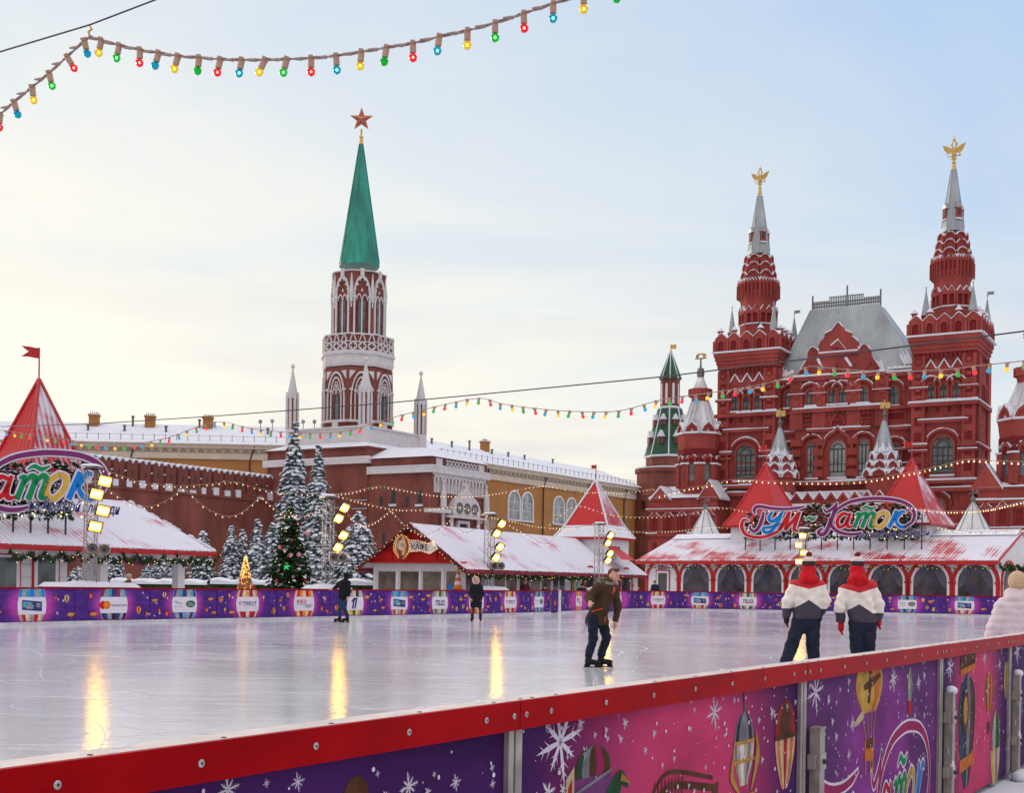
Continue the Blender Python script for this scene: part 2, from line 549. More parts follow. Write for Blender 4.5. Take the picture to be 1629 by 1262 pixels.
RED_P=mat('red_paint',(0.46,0.010,0.011),0.38,0.10,2.5,spec=0.45)
RED_RAIL=mat('red_plastic_rail',(0.32,0.002,0.005),0.4,0.2,2.0,spec=0.03)
def scuffed(m,col,lo,sc,st):
 n=m.node_tree;p=next(q for q in n.nodes if q.type=='BSDF_PRINCIPLED')
 tcn=n.nodes.new('ShaderNodeTexCoord');mp_=n.nodes.new('ShaderNodeMapping');mp_.inputs['Scale'].default_value=st
 z=n.nodes.new('ShaderNodeTexNoise');z.inputs['Scale'].default_value=sc;z.inputs['Detail'].default_value=8;z.inputs['Roughness'].default_value=.7
 n.links.new(tcn.outputs['Object'],mp_.inputs[0]);n.links.new(mp_.outputs[0],z.inputs['Vector'])
 r=n.nodes.new('ShaderNodeMapRange');r.inputs['From Min'].default_value=lo;r.inputs['From Max'].default_value=lo+.05;r.inputs['To Max'].default_value=.7
 n.links.new(z.outputs['Fac'],r.inputs['Value'])
 x=n.nodes.new('ShaderNodeMixRGB');x.inputs[2].default_value=(*col,1)
 n.links.new(p.inputs['Base Color'].links[0].from_socket,x.inputs[1]);n.links.new(r.outputs[0],x.inputs[0]);n.links.new(x.outputs[0],p.inputs['Base Color'])
scuffed(RED_RAIL,(.55,.22,.20),.655,16,(.35,1,2.2))
RED_ROOF=mat('red_roof_sheet',(0.47,0.022,0.024),0.4,0.1,1.2,spec=0.4)
PINE=mat('fir_garland_green',(0.025,0.05,0.02),0.9,0.4,12)
VIOLET=mat('violet_board',(0.06,0.035,0.16),0.5,0.2,2)
MAGENTA=mat('magenta_board',(0.32,0.04,0.17),0.5,0.2,2)
P_WHITE=mat('printed_white',(0.74,0.68,0.76),0.45,0.04,3)
P_BLACK=mat('printed_black',(0.03,0.028,0.04),0.45,0.1,3,spec=0.1)
P_RED=mat('printed_red',(0.55,0.018,0.02),0.4,0.1,3,spec=0.1)
P_ORANGE=mat('printed_orange',(0.72,0.20,0.03),0.4,0.25,6,spec=0.1)
P_GOLD=mat('printed_gold',(0.62,0.34,0.07),0.4,0.35,9,spec=0.1)
P_BROWN=mat('printed_brown',(0.16,0.06,0.03),0.4,0.35,6,spec=0.1)
P_TEAL=mat('printed_teal',(0.10,0.34,0.46),0.4,0.25,5,spec=0.1)
P_BLUE=mat('printed_blue',(0.01,0.21,0.62),0.4,0.08,3,spec=0.1)
P_NAVY=mat('printed_navy',(0.035,0.05,0.20),0.4,0.2,3,spec=0.1)
P_GREEN=mat('printed_green',(0.01,0.26,0.085),0.4,0.08,3,spec=0.1)
P_DGREEN=mat('printed_dark_green',(0.03,0.13,0.06),0.4,0.15,3,spec=0.1)
P_YEL=mat('printed_ochre',(0.66,0.40,0.08),0.4,0.08,3,spec=0.1)
P_PLUM=mat('printed_plum',(0.20,0.035,0.14),0.4,0.08,3,spec=0.1)
P_CRIM=mat('printed_crimson',(0.33,0.02,0.10),0.4,0.1,3,spec=0.1)
P_GREY=mat('printed_grey',(0.34,0.33,0.36),0.4,0.3,6,spec=0.1)
P_CREAM=mat('printed_cream',(0.70,0.52,0.33),0.4,0.15,6,spec=0.1)
WIRE=mat('bulb_string_cable',(0.33,0.24,0.21),0.6,0.15,30)
SOCK=mat('bulb_socket_plastic',(0.42,0.26,0.19),0.5,0.1,20)
BULBC={'red':glow('red_bulb',(0.9,0.02,0.03),0.55,0.15,(0.55,0.01,0.02)),'green':glow('green_bulb',(0.01,0.55,0.06),0.40,0.15,(0.0,0.22,0.02)),'blue':glow('blue_bulb',(0.01,0.34,0.55),0.55,0.15,(0.0,0.14,0.24)),'yellow':glow('yellow_bulb',(0.95,0.55,0.02),0.65,0.15,(0.50,0.28,0.01))}
FILAM=glow('lit_filament',(1.0,0.80,0.40),7.0)
WARM=glow('warm_small_bulb',(1.0,0.66,0.36),1.1,base=(0.5,0.35,0.2))
FAIRY=glow('fairy_light',(1.0,0.66,0.25),2.4,base=(0.5,0.35,0.2))
FAIRY_G=glow('green_fairy_light',(0.2,1.0,0.35),1.6,base=(0.1,0.4,0.1))
# --- rink outline (world x, y)
ALPHA=R(32.5)
def _Yfar(x):
 T=[(-400,1/26.0),(0,1/36.4),(820,1/57.1),(890,1/61.5),(950,1/67.5),(1005,1/72.5),(1060,1/74.3),(1240,1/74.0),(1400,1/71.6),(1575,1/68.8),(1700,1/66.3),(1900,1/58.0)]
 for(a,p),(b,q)in zip(T,T[1:]):
  if a<=x<=b:
   return 1/(p+(q-p)*(x-a)/(b-a))
 return 1/T[-1][1]
def far_pt(x):
 Y=_Yfar(x)
 return(ray(x,950)[0]*Y,Y)
def near_pt(x,dz=0.36):
 y=1119-0.1326*(x-805)
 p=onz(x,y,EYE-dz)
 return(p.x,p.y)
_n0,_n1=near_pt(828),near_pt(1612)
_nl=math.hypot(_n1[0]-_n0[0],_n1[1]-_n0[1])
NDIR=((_n1[0]-_n0[0])/_nl,(_n1[1]-_n0[1])/_nl)
def nl(t,off=0.0):
 """point on the near barrier's outer top edge, t metres past the first joint, off metres into the rink"""
 return(_n0[0]+NDIR[0]*t-NDIR[1]*off,_n0[1]+NDIR[1]*t+NDIR[0]*off)
 # --- ground and ice
mb=MB()
S_=900
ng=24
gv=[(-S_+2*S_*i/ng,-200+1500*j/ng,-0.05)for j in range(ng+1)for i in range(ng+1)]
mb.add(gv,[(j*(ng+1)+i,j*(ng+1)+i+1,(j+1)*(ng+1)+i+1,(j+1)*(ng+1)+i)for j in range(ng)for i in range(ng)])
tag(mb.build('snowy_ground',mat('trodden_snow',(0.60,0.61,0.66),0.9,0.10,0.6,spec=0.15,bump=0.4)),kind='structure')
def ice_material():
 m,n,p=_new('rink_ice')
 N=n.nodes.new;K=n.links.new
 tcn=N('ShaderNodeTexCoord')
 def noise(sc,det,stretch,rot=0.0,dist=0.0):
  mp_=N('ShaderNodeMapping');mp_.inputs['Scale'].default_value=stretch;mp_.inputs['Rotation'].default_value=(0,0,rot)
  K(tcn.outputs['Object'],mp_.inputs[0])
  z=N('ShaderNodeTexNoise');z.inputs['Scale'].default_value=sc;z.inputs['Detail'].default_value=det
  z.inputs['Distortion'].default_value=dist;z.inputs['Roughness'].default_value=0.6
  K(mp_.outputs[0],z.inputs['Vector'])
  return z.outputs['Fac']
 def rng(v,a,b,c,d):
  q=N('ShaderNodeMapRange')
  for k,x in zip(('From Min','From Max','To Min','To Max'),(a,b,c,d)):
   q.inputs[k].default_value=x
  K(v,q.inputs['Value']);return q.outputs[0]
 big=noise(0.16,4,(1,1,1))
 fine=noise(3.0,6,(1,3.2,1),R(10))
 s1=noise(2.2,4,(0.16,2.6,1),R(6),1.6)
 s2=noise(2.6,4,(0.2,2.4,1),R(-34),1.8)
 sc1=rng(s1,0.60,0.70,0,1)
 sc2=rng(s2,0.63,0.71,0,1)
 def mix(f,a,b):
  q=N('ShaderNodeMixRGB')
  for i,v in((0,f),(1,a),(2,b)):
   if isinstance(v,tuple):q.inputs[i].default_value=v
   elif isinstance(v,float):q.inputs[i].default_value=v
   else:K(v,q.inputs[i])
  return q.outputs[0]
 c=mix(rng(big,0.35,0.65,0,1),(0.48,0.49,0.55,1),(0.60,0.605,0.655,1))
 c=mix(rng(fine,0.35,0.75,0,0.35),c,(0.62,0.62,0.66,1))
 mx1=N('ShaderNodeMath');mx1.operation='MAXIMUM';K(sc1,mx1.inputs[0]);K(sc2,mx1.inputs[1])
 ml=N('ShaderNodeMath');ml.operation='MULTIPLY';ml.inputs[1].default_value=0.38;K(mx1.outputs[0],ml.inputs[0])
 c=mix(ml.outputs[0],c,(0.70,0.70,0.74,1))
 K(c,p.inputs['Base Color'])
 r0=rng(big,0.3,0.7,0.09,0.16)
 ad=N('ShaderNodeMath');ad.operation='ADD';K(r0,ad.inputs[0]);K(rng(mx1.outputs[0],0,1,0,0.22),ad.inputs[1])
 K(ad.outputs[0],p.inputs['Roughness'])
 p.inputs['IOR'].default_value=1.5
 p.inputs['Specular IOR Level'].default_value=0.5
 b=N('ShaderNodeBump');b.inputs['Strength'].default_value=0.10;b.inputs['Distance'].default_value=0.02
 hs=N('ShaderNodeMath');hs.operation='ADD';K(fine,hs.inputs[0]);K(s1,hs.inputs[1])
 K(hs.outputs[0],b.inputs['Height']);K(b.outputs[0],p.inputs['Normal'])
 return m
ICE=ice_material()
mb=MB()
poly=[far_pt(x)for x in(-400,-200,0,200,400,600,820,890,950,1005,1060,1240,1400,1575,1700,1900)]
poly+=[nl(40,0.05),nl(20,0.05),nl(8,0.05),nl(0,0.05),nl(-6,0.05),nl(-24,0.05)]
mb.poly([(x,y,0.0)for x,y in poly[::-1]])
tag(mb.build('rink_ice',ICE),kind='structure')
mb=MB()
rnd=random.Random(11)
def cut(cx,cy,r,a0,a1,w):
 n=max(6,int(abs(a1-a0)*9))
 for i in range(n):
  q=[a0+(a1-a0)*(i+k)/n for k in(0,1)]
  ws=[w*(.25+.75*math.sin(math.pi*(i+k)/n))for k in(0,1)]
  P_=[(cx+(r+s_*ws[k]/2)*math.cos(q[k]),cy+(r+s_*ws[k]/2)*math.sin(q[k]),.002)for k,s_ in((0,-1),(0,1),(1,1),(1,-1))]
  mb.add(P_,[(0,1,2,3)if a1<a0 else(3,2,1,0)])
for k in range(900):
 Y=4.5+62*rnd.random()**1.5
 px=rnd.uniform(-60,1650)
 c=at(px,1000,Y)
 if Y>_Yfar(px)-2.5:continue
 d=(c.x-_n0[0])*-NDIR[1]+(c.y-_n0[1])*NDIR[0]
 if d<1.2:continue
 r=rnd.choice((rnd.uniform(.6,2),rnd.uniform(2,9),rnd.uniform(6,20)))
 a0=rnd.random()*6.28;l=min(2.6,rnd.uniform(1.0,5.0)/r)
 cut(c.x-r*math.cos(a0),c.y-r*math.sin(a0),r,a0,a0+rnd.choice((-1,1))*l,rnd.uniform(.004,.009)*(1+Y/30))
for(px,py,r,a0,a1,w)in((800,1035,2.6,-1.6,1.4,.07),(815,1040,2.2,-1.2,1.2,.05),(780,1028,3.6,-.9,1.3,.05),(600,1012,5.0,.2,1.9,.07),(560,1002,3.0,.6,2.4,.06)):
 c=onz(px,py,0)
 cut(c.x,c.y,r,a0,a1,w)
tag(mb.build('skate_marks',mat('scraped_ice',(.60,.61,.66),.5,.08,4)),kind='structure')
def snow_edge(mb,pts,y0,y1,t=0.18,mi=0,steep=0.25):
 """snow lying on the upward edges of an outline in the x-z plane"""
 for(x0,z0),(x1,z1)in zip(pts,pts[1:]):
  d=math.hypot(x1-x0,z1-z0)
  if d<1e-4 or abs(x1-x0)/d<steep:
   continue
  if x1<x0:
   x0,z0,x1,z1=x1,z1,x0,z0
  if random.random()<.10:
   continue
  k=t*(0.35+0.75*random.random())
  mb.add([(x0,y0,z0),(x1,y0,z1),(x1,y0,z1+k),(x0,y0,z0+k),(x0,y1,z0),(x1,y1,z1),(x1,y1,z1+k),(x0,y1,z0+k)],[(0,1,2,3),(7,6,5,4),(3,2,6,7),(1,0,4,5),(0,3,7,4),(2,1,5,6)],mi)
def fT(ap,phi,c=(0,0),z=0.0):
 """frame on a drum's facet: x to the viewer's right along it, y inwards, z up"""
 n=Vector((math.cos(phi),math.sin(phi),0))
 x=Vector((-n.y,n.x,0))
 y=-n
 o=Vector((c[0],c[1],z))+n*ap
 return Matrix(((x.x,y.x,0,o.x),(x.y,y.y,0,o.y),(0,0,1,o.z),(0,0,0,1)))
 # --- brick fortress wall with battlements
A31=R(31)
_a=ray(437,850)[0]
KW=Pl(_a*180,180,R(59))
wall=empty('fortress_wall',(KW.o[0],KW.o[1],0),KW.yaw,'long dark red brick fortress wall with snow capped battlements behind the spruces','wall')
sL,sR=KW.s(-130),KW.s(441)+1.0
zt=(KW.z(437,757)+KW.z(150,723))/2
zb=zt-2.9
mb=MB()
mb.box(sL,sR,0,4,0,zb)
mb.box(sL,sR,-0.18,0.0,zb-1.0,zb-0.7)
mb.build('wall_body',KREM,wall)
mb=MB()
x=sL
while x<sR-1:
 if random.random()<0.8:
  w=0.7+random.random()*0.5
  mb.box(x,x+w,-0.16,0.35,zb-0.7+0.001,zb-0.45+random.random()*0.9)
 x+=2.15
mb.build('ledge_snow',SNOW,wall)
mer=MB()
prof=[(-0.86,0),(-0.86,2.2),(-0.80,2.62),(-0.55,2.82),(-0.28,2.72),(0,2.35),(0.28,2.72),(0.55,2.82),(0.80,2.62),(0.86,2.2),(0.86,0)]
mer.plate(prof,0,0.75)
mer.box(-0.13,0.13,-0.01,0.0,0.7,1.5,1)
cap=[(-0.9,2.5),(-0.82,2.78),(-0.55,2.98),(-0.25,2.92),(0,2.72),(0.25,2.92),(0.55,2.98),(0.82,2.78),(0.9,2.5),(0.82,2.60),(0.55,2.78),(0.27,2.66),(0,2.28),(-0.27,2.66),(-0.55,2.78),(-0.82,2.60)]
mer.plate(cap,-0.12,0.85,2)
mer_d=mer.data('merlon',[KREM,DARK,SNOW])
low=MB()
low.box(-1.1,1.1,0.05,0.5,0,1.25)
low.box(-1.1,1.1,0.0,0.55,1.251,1.42,1)
low_d=low.data('parapet_infill',[KREM_D,SNOW])
k=0
x=sL+1
while x<sR-0.6:
 o=bpy.data.objects.new('merlon',mer_d);COL.objects.link(o);o.parent=wall;o.location=(x,0,zb)
 if k%3!=1:
  o=bpy.data.objects.new('parapet_infill',low_d);COL.objects.link(o);o.parent=wall;o.location=(x+1.07,0.08,zb)
 x+=2.15;k+=1
 # --- gate tower with the green spire
TC=(-22.9,183.0)
tw=empty('gate_tower',(TC[0],TC[1],0),-A31,'tall brick gate tower with white stone tracery, green spire and ruby star','tower')
ze=lambda y,Y=178.0,x=566:at(x,y,Y).z
z0=ze(716,176)
z1=ze(688,176)
mb=MB()
mb.box(-9,9,-9,9,0,z0)
for z,h,q in((z0-2.35,0.8,0.5),):
 mb.box(-9-q,9+q,-9-q,9+q,z,z+h,1)
mb.box(-9.25,9.25,-9.25,9.25,z0-0.25,z0,0)
for xx in(-3,0.5):
 for zz in(z0-7.4,):
  mb.box(xx,xx+0.45,-9.03,-9.0,zz,zz+1.3,2)
for k in range(9):
 mb.box(6.4+random.random()*.6,9.0,-9.06,-9.0,3.2+k*1.15,3.28+k*1.15,3)
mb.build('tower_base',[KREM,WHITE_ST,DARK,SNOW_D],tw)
mb=MB()
mb.frustum(-9.35,9.35,-9.35,9.35,z0+0.002,-7.1,7.1,-7.1,7.1,z0+0.9)
mb.box(-9.5,9.5,-9.5,-9.0,z0-1.55+0.002,z0-1.38)
mb.build('roof_snow',SNOW,tw)
mb=MB()
mb.box(-6.9,6.9,-6.9,6.9,z0+0.5,z1+0.5)
mb.box(-7.1,7.1,-7.1,7.1,z1+0.5,z1+0.75)
mb.build('stone_parapet',WHITE_ST,tw)
a8=math.pi/8
def octa(mb,r0,r1,za,zb_,mi=0):
 mb.lathe([(r0,za),(r1,zb_)],8,(0,0),a8,mi)
zo0,zo1=z1+0.55,ze(583)
RO=5.2
AP=RO*math.cos(a8)
mb=MB()
octa(mb,RO,RO,zo0,zo1)
mb.build('lower_octagon',KREM,tw)
orn=MB()
dk=MB()
ww=2*RO*math.sin(a8)
hh=zo1-zo0
for k in range(8):
 T=fT(AP,k*math.pi/4)
 orn.T=T;dk.T=T
 zs=zo0+1.5
 H=hh-2.1
 o1,i1=lancet(ww*0.80,H,z0=zs),lancet(ww*0.71,H-0.30,z0=zs)
 orn.ring(o1,i1,-0.22,0.02)
 o2,i2=lancet(ww*0.50,H-0.75,z0=zs),lancet(ww*0.42,H-1.0,z0=zs)
 orn.ring(o2,i2,-0.16,0.02)
 dk.plate(lancet(ww*0.30,H-3.3,z0=zs+0.1),-0.03,0.02,0)
 dk.plate(lancet(ww*0.13,H-3.6,cx=0.14,z0=zs+0.1),-0.05,-0.03,1)
 for dx_ in(-0.35,0.35):
  orn.ring(arch(0.62,0.75,6,dx_,zs+H-3.25),arch(0.42,0.62,6,dx_,zs+H-3.25),-0.12,0.02)
 for dx_,dz_ in((0,0.0),(-0.28,-0.5),(0.28,-0.5)):
  c_=(dx_,zs+H-1.75+dz_)
  circ=lambda r_:[(c_[0]+r_*math.cos(t*math.pi/5),c_[1]+r_*math.sin(t*math.pi/5))for t in range(10)]
  orn.ring(circ(0.3),circ(0.19),-0.1,0.02,closed=True)
 for sx in(-1,1):
  orn.plate([(sx*ww*0.44,zs+H+0.05),(sx*ww*0.44,zs+H-1.2),(sx*ww*0.22,zs+H+0.05)],-0.08,0.02)
  orn.box(sx*ww*0.37-0.24,sx*ww*0.37+0.24,-0.3,0.02,zs+H*0.60,zs+H*0.60+0.3)
  orn.box(sx*ww*0.22-0.2,sx*ww*0.22+0.2,-0.25,0.02,zs+H*0.57,zs+H*0.57+0.26)
 orn.box(-ww*0.5,ww*0.5,-0.32,0.05,zs-0.35,zs)
 orn.box(-0.5,0.5,-0.30,0.05,zo0,zs-0.36)
orn.T=None;dk.T=None
orn.build('stone_tracery',WHITE_ST,tw)
dk.build('lancet_window',[DARK,GLASS],tw)
zb0,zb1,zu0=ze(581),ze(559),ze(529)
mb=MB()
octa(mb,RO*1.0,RO*1.03,zb0,zb0+0.4)
octa(mb,RO*1.03,RO*1.03,zb0+0.4,zb1-0.3)
octa(mb,RO*1.07,RO*1.07,zb1-0.3,zb1)
mb.build('stone_belt',WHITE_ST,tw)
mb=MB()
RB=RO*1.0
octa(mb,RB,RB,zb1,zu0-0.2)
mb.build('balcony_wall',KREM,tw)
mb=MB()
wb=2*RB*math.sin(a8)
hb=zu0-zb1
for k in range(8):
 mb.T=fT(RB*math.cos(a8),k*math.pi/4)
 mb.box(-wb/2,wb/2,-0.22,0.02,zb1,zb1+0.25)
 mb.box(-wb/2,wb/2,-0.22,0.02,zb1+hb*0.5,zb1+hb*0.5+0.12)
 for q in range(3):
  cx_=-wb/2+wb*(q+0.5)/3
  r_=wb/6.6
  cz_=zb1+0.25+hb*0.21
  circ=lambda rr,n=12:[(cx_+rr*math.cos(t*2*math.pi/n),cz_+rr*math.sin(t*2*math.pi/n))for t in range(n)]
  mb.ring(circ(r_),circ(r_*0.70),-0.2,0.0,closed=True)
  for aa in range(4):
   t=aa*math.pi/2+math.pi/4
   px_,pz_=cx_+r_*0.62*math.cos(t),cz_+r_*0.62*math.sin(t)
   mb.box(px_-r_*0.2,px_+r_*0.2,-0.18,0.0,pz_-r_*0.2,pz_+r_*0.2)
  zq=zb1+hb*0.5+0.12
  for sx in(-1,1):
   mb.plate([(cx_+sx*0.52,zq),(cx_+sx*0.36,zq),(cx_+sx*0.06,zq+hb*0.34),(cx_+sx*0.22,zq+hb*0.34)],-0.2,0.0)
  mb.box(cx_-0.26,cx_+0.26,-0.26,0.0,zq+hb*0.34,zu0-0.1)
mb.T=None
mb.build('stone_balustrade',WHITE_ST,tw)
mb=MB()
octa(mb,RB*1.03,RB*1.03,zu0-0.2,zu0-0.02)
mb.build('balcony_snow',SNOW,tw)
zu1=ze(427)
RU=3.97
mb=MB()
octa(mb,RU,RU,zu0-0.3,zu1)
mb.build('upper_octagon',KREM,tw)
orn=MB();dk=MB()
wu=2*RU*math.sin(a8)
hu=zu1-zu0
for k in range(8):
 T=fT(RU*math.cos(a8),k*math.pi/4)
 orn.T=T;dk.T=T
 H=hu*0.93
 orn.ring(lancet(wu*0.80,H,z0=zu0,rise=1.05),lancet(wu*0.63,H-0.42,z0=zu0,rise=1.05),-0.2,0.02)
 dk.plate([(-wu*0.31,zu0),(-wu*0.31,zu0+H*0.60),(wu*0.31,zu0+H*0.60),(wu*0.31,zu0)],-0.02,0.02,0)
 dk.plate([(-wu*0.16,zu0+.1),(-wu*0.16,zu0+H*0.58),(wu*0.16,zu0+H*0.58),(wu*0.16,zu0+.1)],-0.04,-0.021,1)
 orn.box(-0.09,0.09,-0.12,0.0,zu0,zu0+H*0.62)
 for sx in(-1,1):
  orn.ring(lancet(0.85,0.95,4,sx*0.42,zu0+H*0.58),lancet(0.6,0.75,4,sx*0.42,zu0+H*0.58),-0.12,0.0)
  orn.box(sx*wu*0.36-0.27,sx*wu*0.36+0.27,-0.26,0.0,zu0+H*0.62,zu0+H*0.62+0.3)
  for t in range(3):
   orn.box(sx*(0.34+0.33*t)-0.12,sx*(0.34+0.33*t)+0.12,-0.26,-0.02,zu0+H-0.75-t*0.72,zu0+H-0.42-t*0.72)
 orn.box(-0.28,0.28,-0.26,0.02,zu1-0.75,zu1+0.35)
 orn.box(-0.12,0.12,-0.06,-0.01,zu0+H-2.3,zu0+H-1.9)
 orn.T=fT(RU*1.0,k*math.pi/4+a8)
 orn.lathe([(0.22,zu0+H*0.55),(0.34,zu0+H*0.72),(0.30,zu0+H*0.78),(0.05,zu1-0.2)],6,(0,0.05))
 orn.box(-0.1,0.1,-0.02,0.3,zu0+H*0.46,zu0+H*0.55)
orn.T=None;dk.T=None
octa(orn,RU*1.05,RU*1.05,zu1-0.01,zu1+0.14)
orn.build('upper_tracery',WHITE_ST,tw)
dk.build('upper_window',[KREM_D,GLASS],tw)
zsp0,zsp1=ze(423,183),ze(229,183)
mb=MB()
mb.lathe([(3.05,zsp0-0.2),(2.98,zsp0+0.3),(0.28,zsp1)],8,(0,0),a8)
for k in range(8):
 a=a8+k*math.pi/4
 mb.bar((2.99*math.cos(a),2.99*math.sin(a),zsp0+0.3),(0.29*math.cos(a),0.29*math.sin(a),zsp1),0.09)
mb.build('spire',GREEN_T,tw)
mb=MB()
mb.lathe([(0.34,zsp1-0.1),(0.22,zsp1+0.8),(0.36,zsp1+1.0),(0.16,zsp1+1.3),(0.14,zsp1+2.2)],8)
mb.build('finial',GOLD,tw)
star=empty('star',(0,0,ze(189.7,183,576)),A31,parent=tw)
def starpts(r,r2,a0=math.pi/2):
 return[((r if i%2==0 else r2)*math.cos(a0+i*math.pi/5),(r if i%2==0 else r2)*math.sin(a0+i*math.pi/5))for i in range(10)]
mb=MB()
P=starpts(1.72,0.68)
vs=[(x_,0,z_)for x_,z_ in P]+[(0,-0.42,0),(0,0.42,0)]
mb.add(vs,[(10,i,(i+1)%10)for i in range(10)]+[(11,(i+1)%10,i)for i in range(10)])
mb.build('star_glass',RUBY,star)
mb=MB()
for i in range(10):
 p,q=P[i],P[(i+1)%10]
 mb.bar((p[0],0,p[1]),(q[0],0,q[1]),0.07)
 for s_ in(-1,1):
  mb.bar((p[0],0,p[1]),(0,0.43*s_,0),0.035)
mb.build('star_frame',GOLD,star)
pin=MB()
pin.lathe([(0.95,z0+0.4),(0.95,z1+0.8),(0.8,z1+0.9)],8,(0,0),a8,1)
zp0,zp1,zp2=ze(683),ze(622),ze(586)
pin.lathe([(0.76,z1+0.9),(0.76,zp1-0.2)],8,(0,0),a8,0)
for k in range(8):
 aa=a8+k*math.pi/4
 pin.lathe([(0.21,z1+0.9),(0.21,zp1-0.4)],6,(0.80*math.cos(aa),0.80*math.sin(aa)),0,1)
 pin.T=fT(0.74,k*math.pi/4)
 pin.ring(lancet(0.62,1.7,4,0,zp1-2.0),lancet(0.36,1.2,4,0,zp1-2.0),-0.08,0.02,1)
 pin.T=None
pin.lathe([(0.95,zp1-0.4),(0.98,zp1),(0.72,zp1+0.05),(0.12,zp2),(0.12,zp2+0.3),(0.32,zp2+0.5),(0.3,zp2+0.65),(0.06,zp2+1.0)],8,(0,0),a8,1)
pd=pin.data('corner_pinnacle',[KREM,WHITE_ST])
for sx in(-1,1):
 for sy in(-1,1):
  o=bpy.data.objects.new('corner_pinnacle',pd);COL.objects.link(o);o.parent=tw;o.location=(6.6*sx,6.6*sy,0)
bx0,bx1,by0,by1=9.0,19.3,-8.8,5.0
zB=at(687,726,165.4).z
mb=MB()
mb.box(bx0,bx1,by0,by1,0,zB)
for(xx,zz)in((11.0,zB-6.5),(15.3,zB-6.6),(11.5,zB-11.5),(15.0,zB-11.5)):
 mb.box(xx,xx+0.45,by0-0.03,by0,zz,zz+1.35,2)
for(xx,zz)in((12.9,zB-6.2),(17.2,zB-6.3)):
 mb.box(xx,xx+0.7,by0-0.03,by0,zz,zz+1.8,2)
 mb.box(xx-0.2,xx+0.9,by0-0.3,by0,zz-0.3,zz,3)
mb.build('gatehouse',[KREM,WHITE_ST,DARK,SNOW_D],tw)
mb=MB()
zc=zB-2.1
mb.box(bx0,bx1+0.45,by0-0.45,by1+0.3,zc,zc+0.85)
mb.build('gatehouse_cornice',WHITE_ST,tw)
mb=MB()
mb.add([(bx0,by0-0.3,zB+0.02),(bx1+0.3,by0-0.3,zB+0.02),(bx1+0.3,by1,zB+0.02),(bx0,by1,zB+0.02),(bx0,by0+4,zB+1.9),(bx1-4,by0+4,zB+1.7),(bx1-4,by1,zB+1.7),(bx0,by1,zB+1.9)],[(0,1,5,4),(1,2,6,5),(4,5,6,7),(3,0,4,7),(2,3,7,6)])
mb.box(bx0,bx1+0.5,by0-0.5,by0-0.02,zc+0.852,zc+1.0)
mb.box(bx1+0.02,bx1+0.5,by0,by1,zc+0.852,zc+1.0)
mb.build('gatehouse_snow',SNOW,tw)
FX=Matrix(((0,-1,0,bx1),(1,0,0,0),(0,0,1,0),(0,0,0,1)))
mb=MB();mb.T=FX
n=15
for i in range(n):
 c=by0+0.6+(by1-by0-1.2)*(i+0.5)/n
 mb.ring(arch(0.86,1.1,6,c,zc-1.3),arch(0.5,0.85,6,c,zc-1.3),-0.28,0.0)
 for dx_ in(-0.24,0.24):
  mb.box(c+dx_-0.12,c+dx_+0.12,-0.22,0.0,zc-2.6,zc-1.3)
mb.box(by0+0.4,by1-0.4,-0.2,0.0,zc-0.25,zc-0.02)
n=9
for i in range(n):
 c=by0+3.4+(by1-by0-6.0)*(i+0.5)/n
 for sx in(-1,1):
  mb.plate([(c-0.45*sx,zB-1.0),(c-0.25*sx,zB-1.0),(c+0.45*sx,zB-0.15),(c+0.25*sx,zB-0.15)],-0.16,0.0)
for c in(by0+1.8,by1-1.6):
 mb.box(c-0.7,c+0.7,-0.12,0.0,zB-1.05,zB-0.1)
mb.T=None
mb.build('carved_bands',WHITE_ST,tw)
KB=Pl(TC[0]+bx1*math.cos(A31),TC[1]-bx1*math.sin(A31),R(59))
mb=MB();mb.T=FX
def kb(x_,y_):
 return KB.hit(x_,y_)
cc,zk=kb(735,823)
ztop=kb(734,768)[1]
wI=kb(756,823)[0]-kb(713,823)[0]
dome=[(-wI/2,zk),(-wI*0.52,zk+1.0),(-wI*0.42,zk+2.1),(-wI*0.2,zk+3.0),(-0.42,zk+3.7),(-0.25,ztop-0.8),(-0.4,ztop-0.5),(0,ztop),(0.4,ztop-0.5),(0.25,ztop-0.8),(0.42,zk+3.7),(wI*0.2,zk+3.0),(wI*0.42,zk+2.1),(wI*0.52,zk+1.0),(wI/2,zk)]
mb.plate([(cc+p,q)for p,q in dome],-0.8,0.0)
for dx_ in(-wI*0.5,wI*0.5):
 mb.lathe([(0.28,0),(0.28,zk-0.3),(0.5,zk)],8,(cc+dx_,-0.5))
for dx_ in(-wI*0.5-2.0,wI*0.5+2.0):
 mb.lathe([(0.22,0),(0.22,zk+0.2),(0.4,zk+0.4),(0.3,zk+0.7),(0.48,zk+1.0),(0.42,zk+2.8),(0.1,zk+4.2),(0.2,zk+4.4),(0.05,zk+4.8)],6,(cc+dx_,-0.5))
mb.box(cc-wI*0.72,cc+wI*0.72,-1.1,0.0,zk-0.25,zk)
zw=kb(735,848)[1]
mb.ring([(cc-1.5,zw-3),(cc-1.5,zw+1.6),(cc+1.5,zw+1.6),(cc+1.5,zw-3)],[(cc-1.05,zw-3),(cc-1.05,zw+1.2),(cc+1.05,zw+1.2),(cc+1.05,zw-3)],-0.35,0.0)
mb.box(cc-wI*1.35,cc-wI*.75,-1.6,0.0,zk+0.2,zk+0.7)
for dx_ in(-1.9,0,1.9):
 circ=lambda rr:[(cc+dx_+rr*math.cos(t*math.pi/6),zk+1.1+rr*math.sin(t*math.pi/6))for t in range(12)]
 mb.ring(circ(0.75),circ(0.55),-0.95,-0.8,closed=True,mi=1)
 mb.box(cc+dx_-0.07,cc+dx_+0.07,-0.9,-0.8,zk+0.4,zk+1.8,1)
mb.box(cc-1.0,cc+1.0,-0.1,0.0,zw-3,zw+1.15,2)
mb.T=None
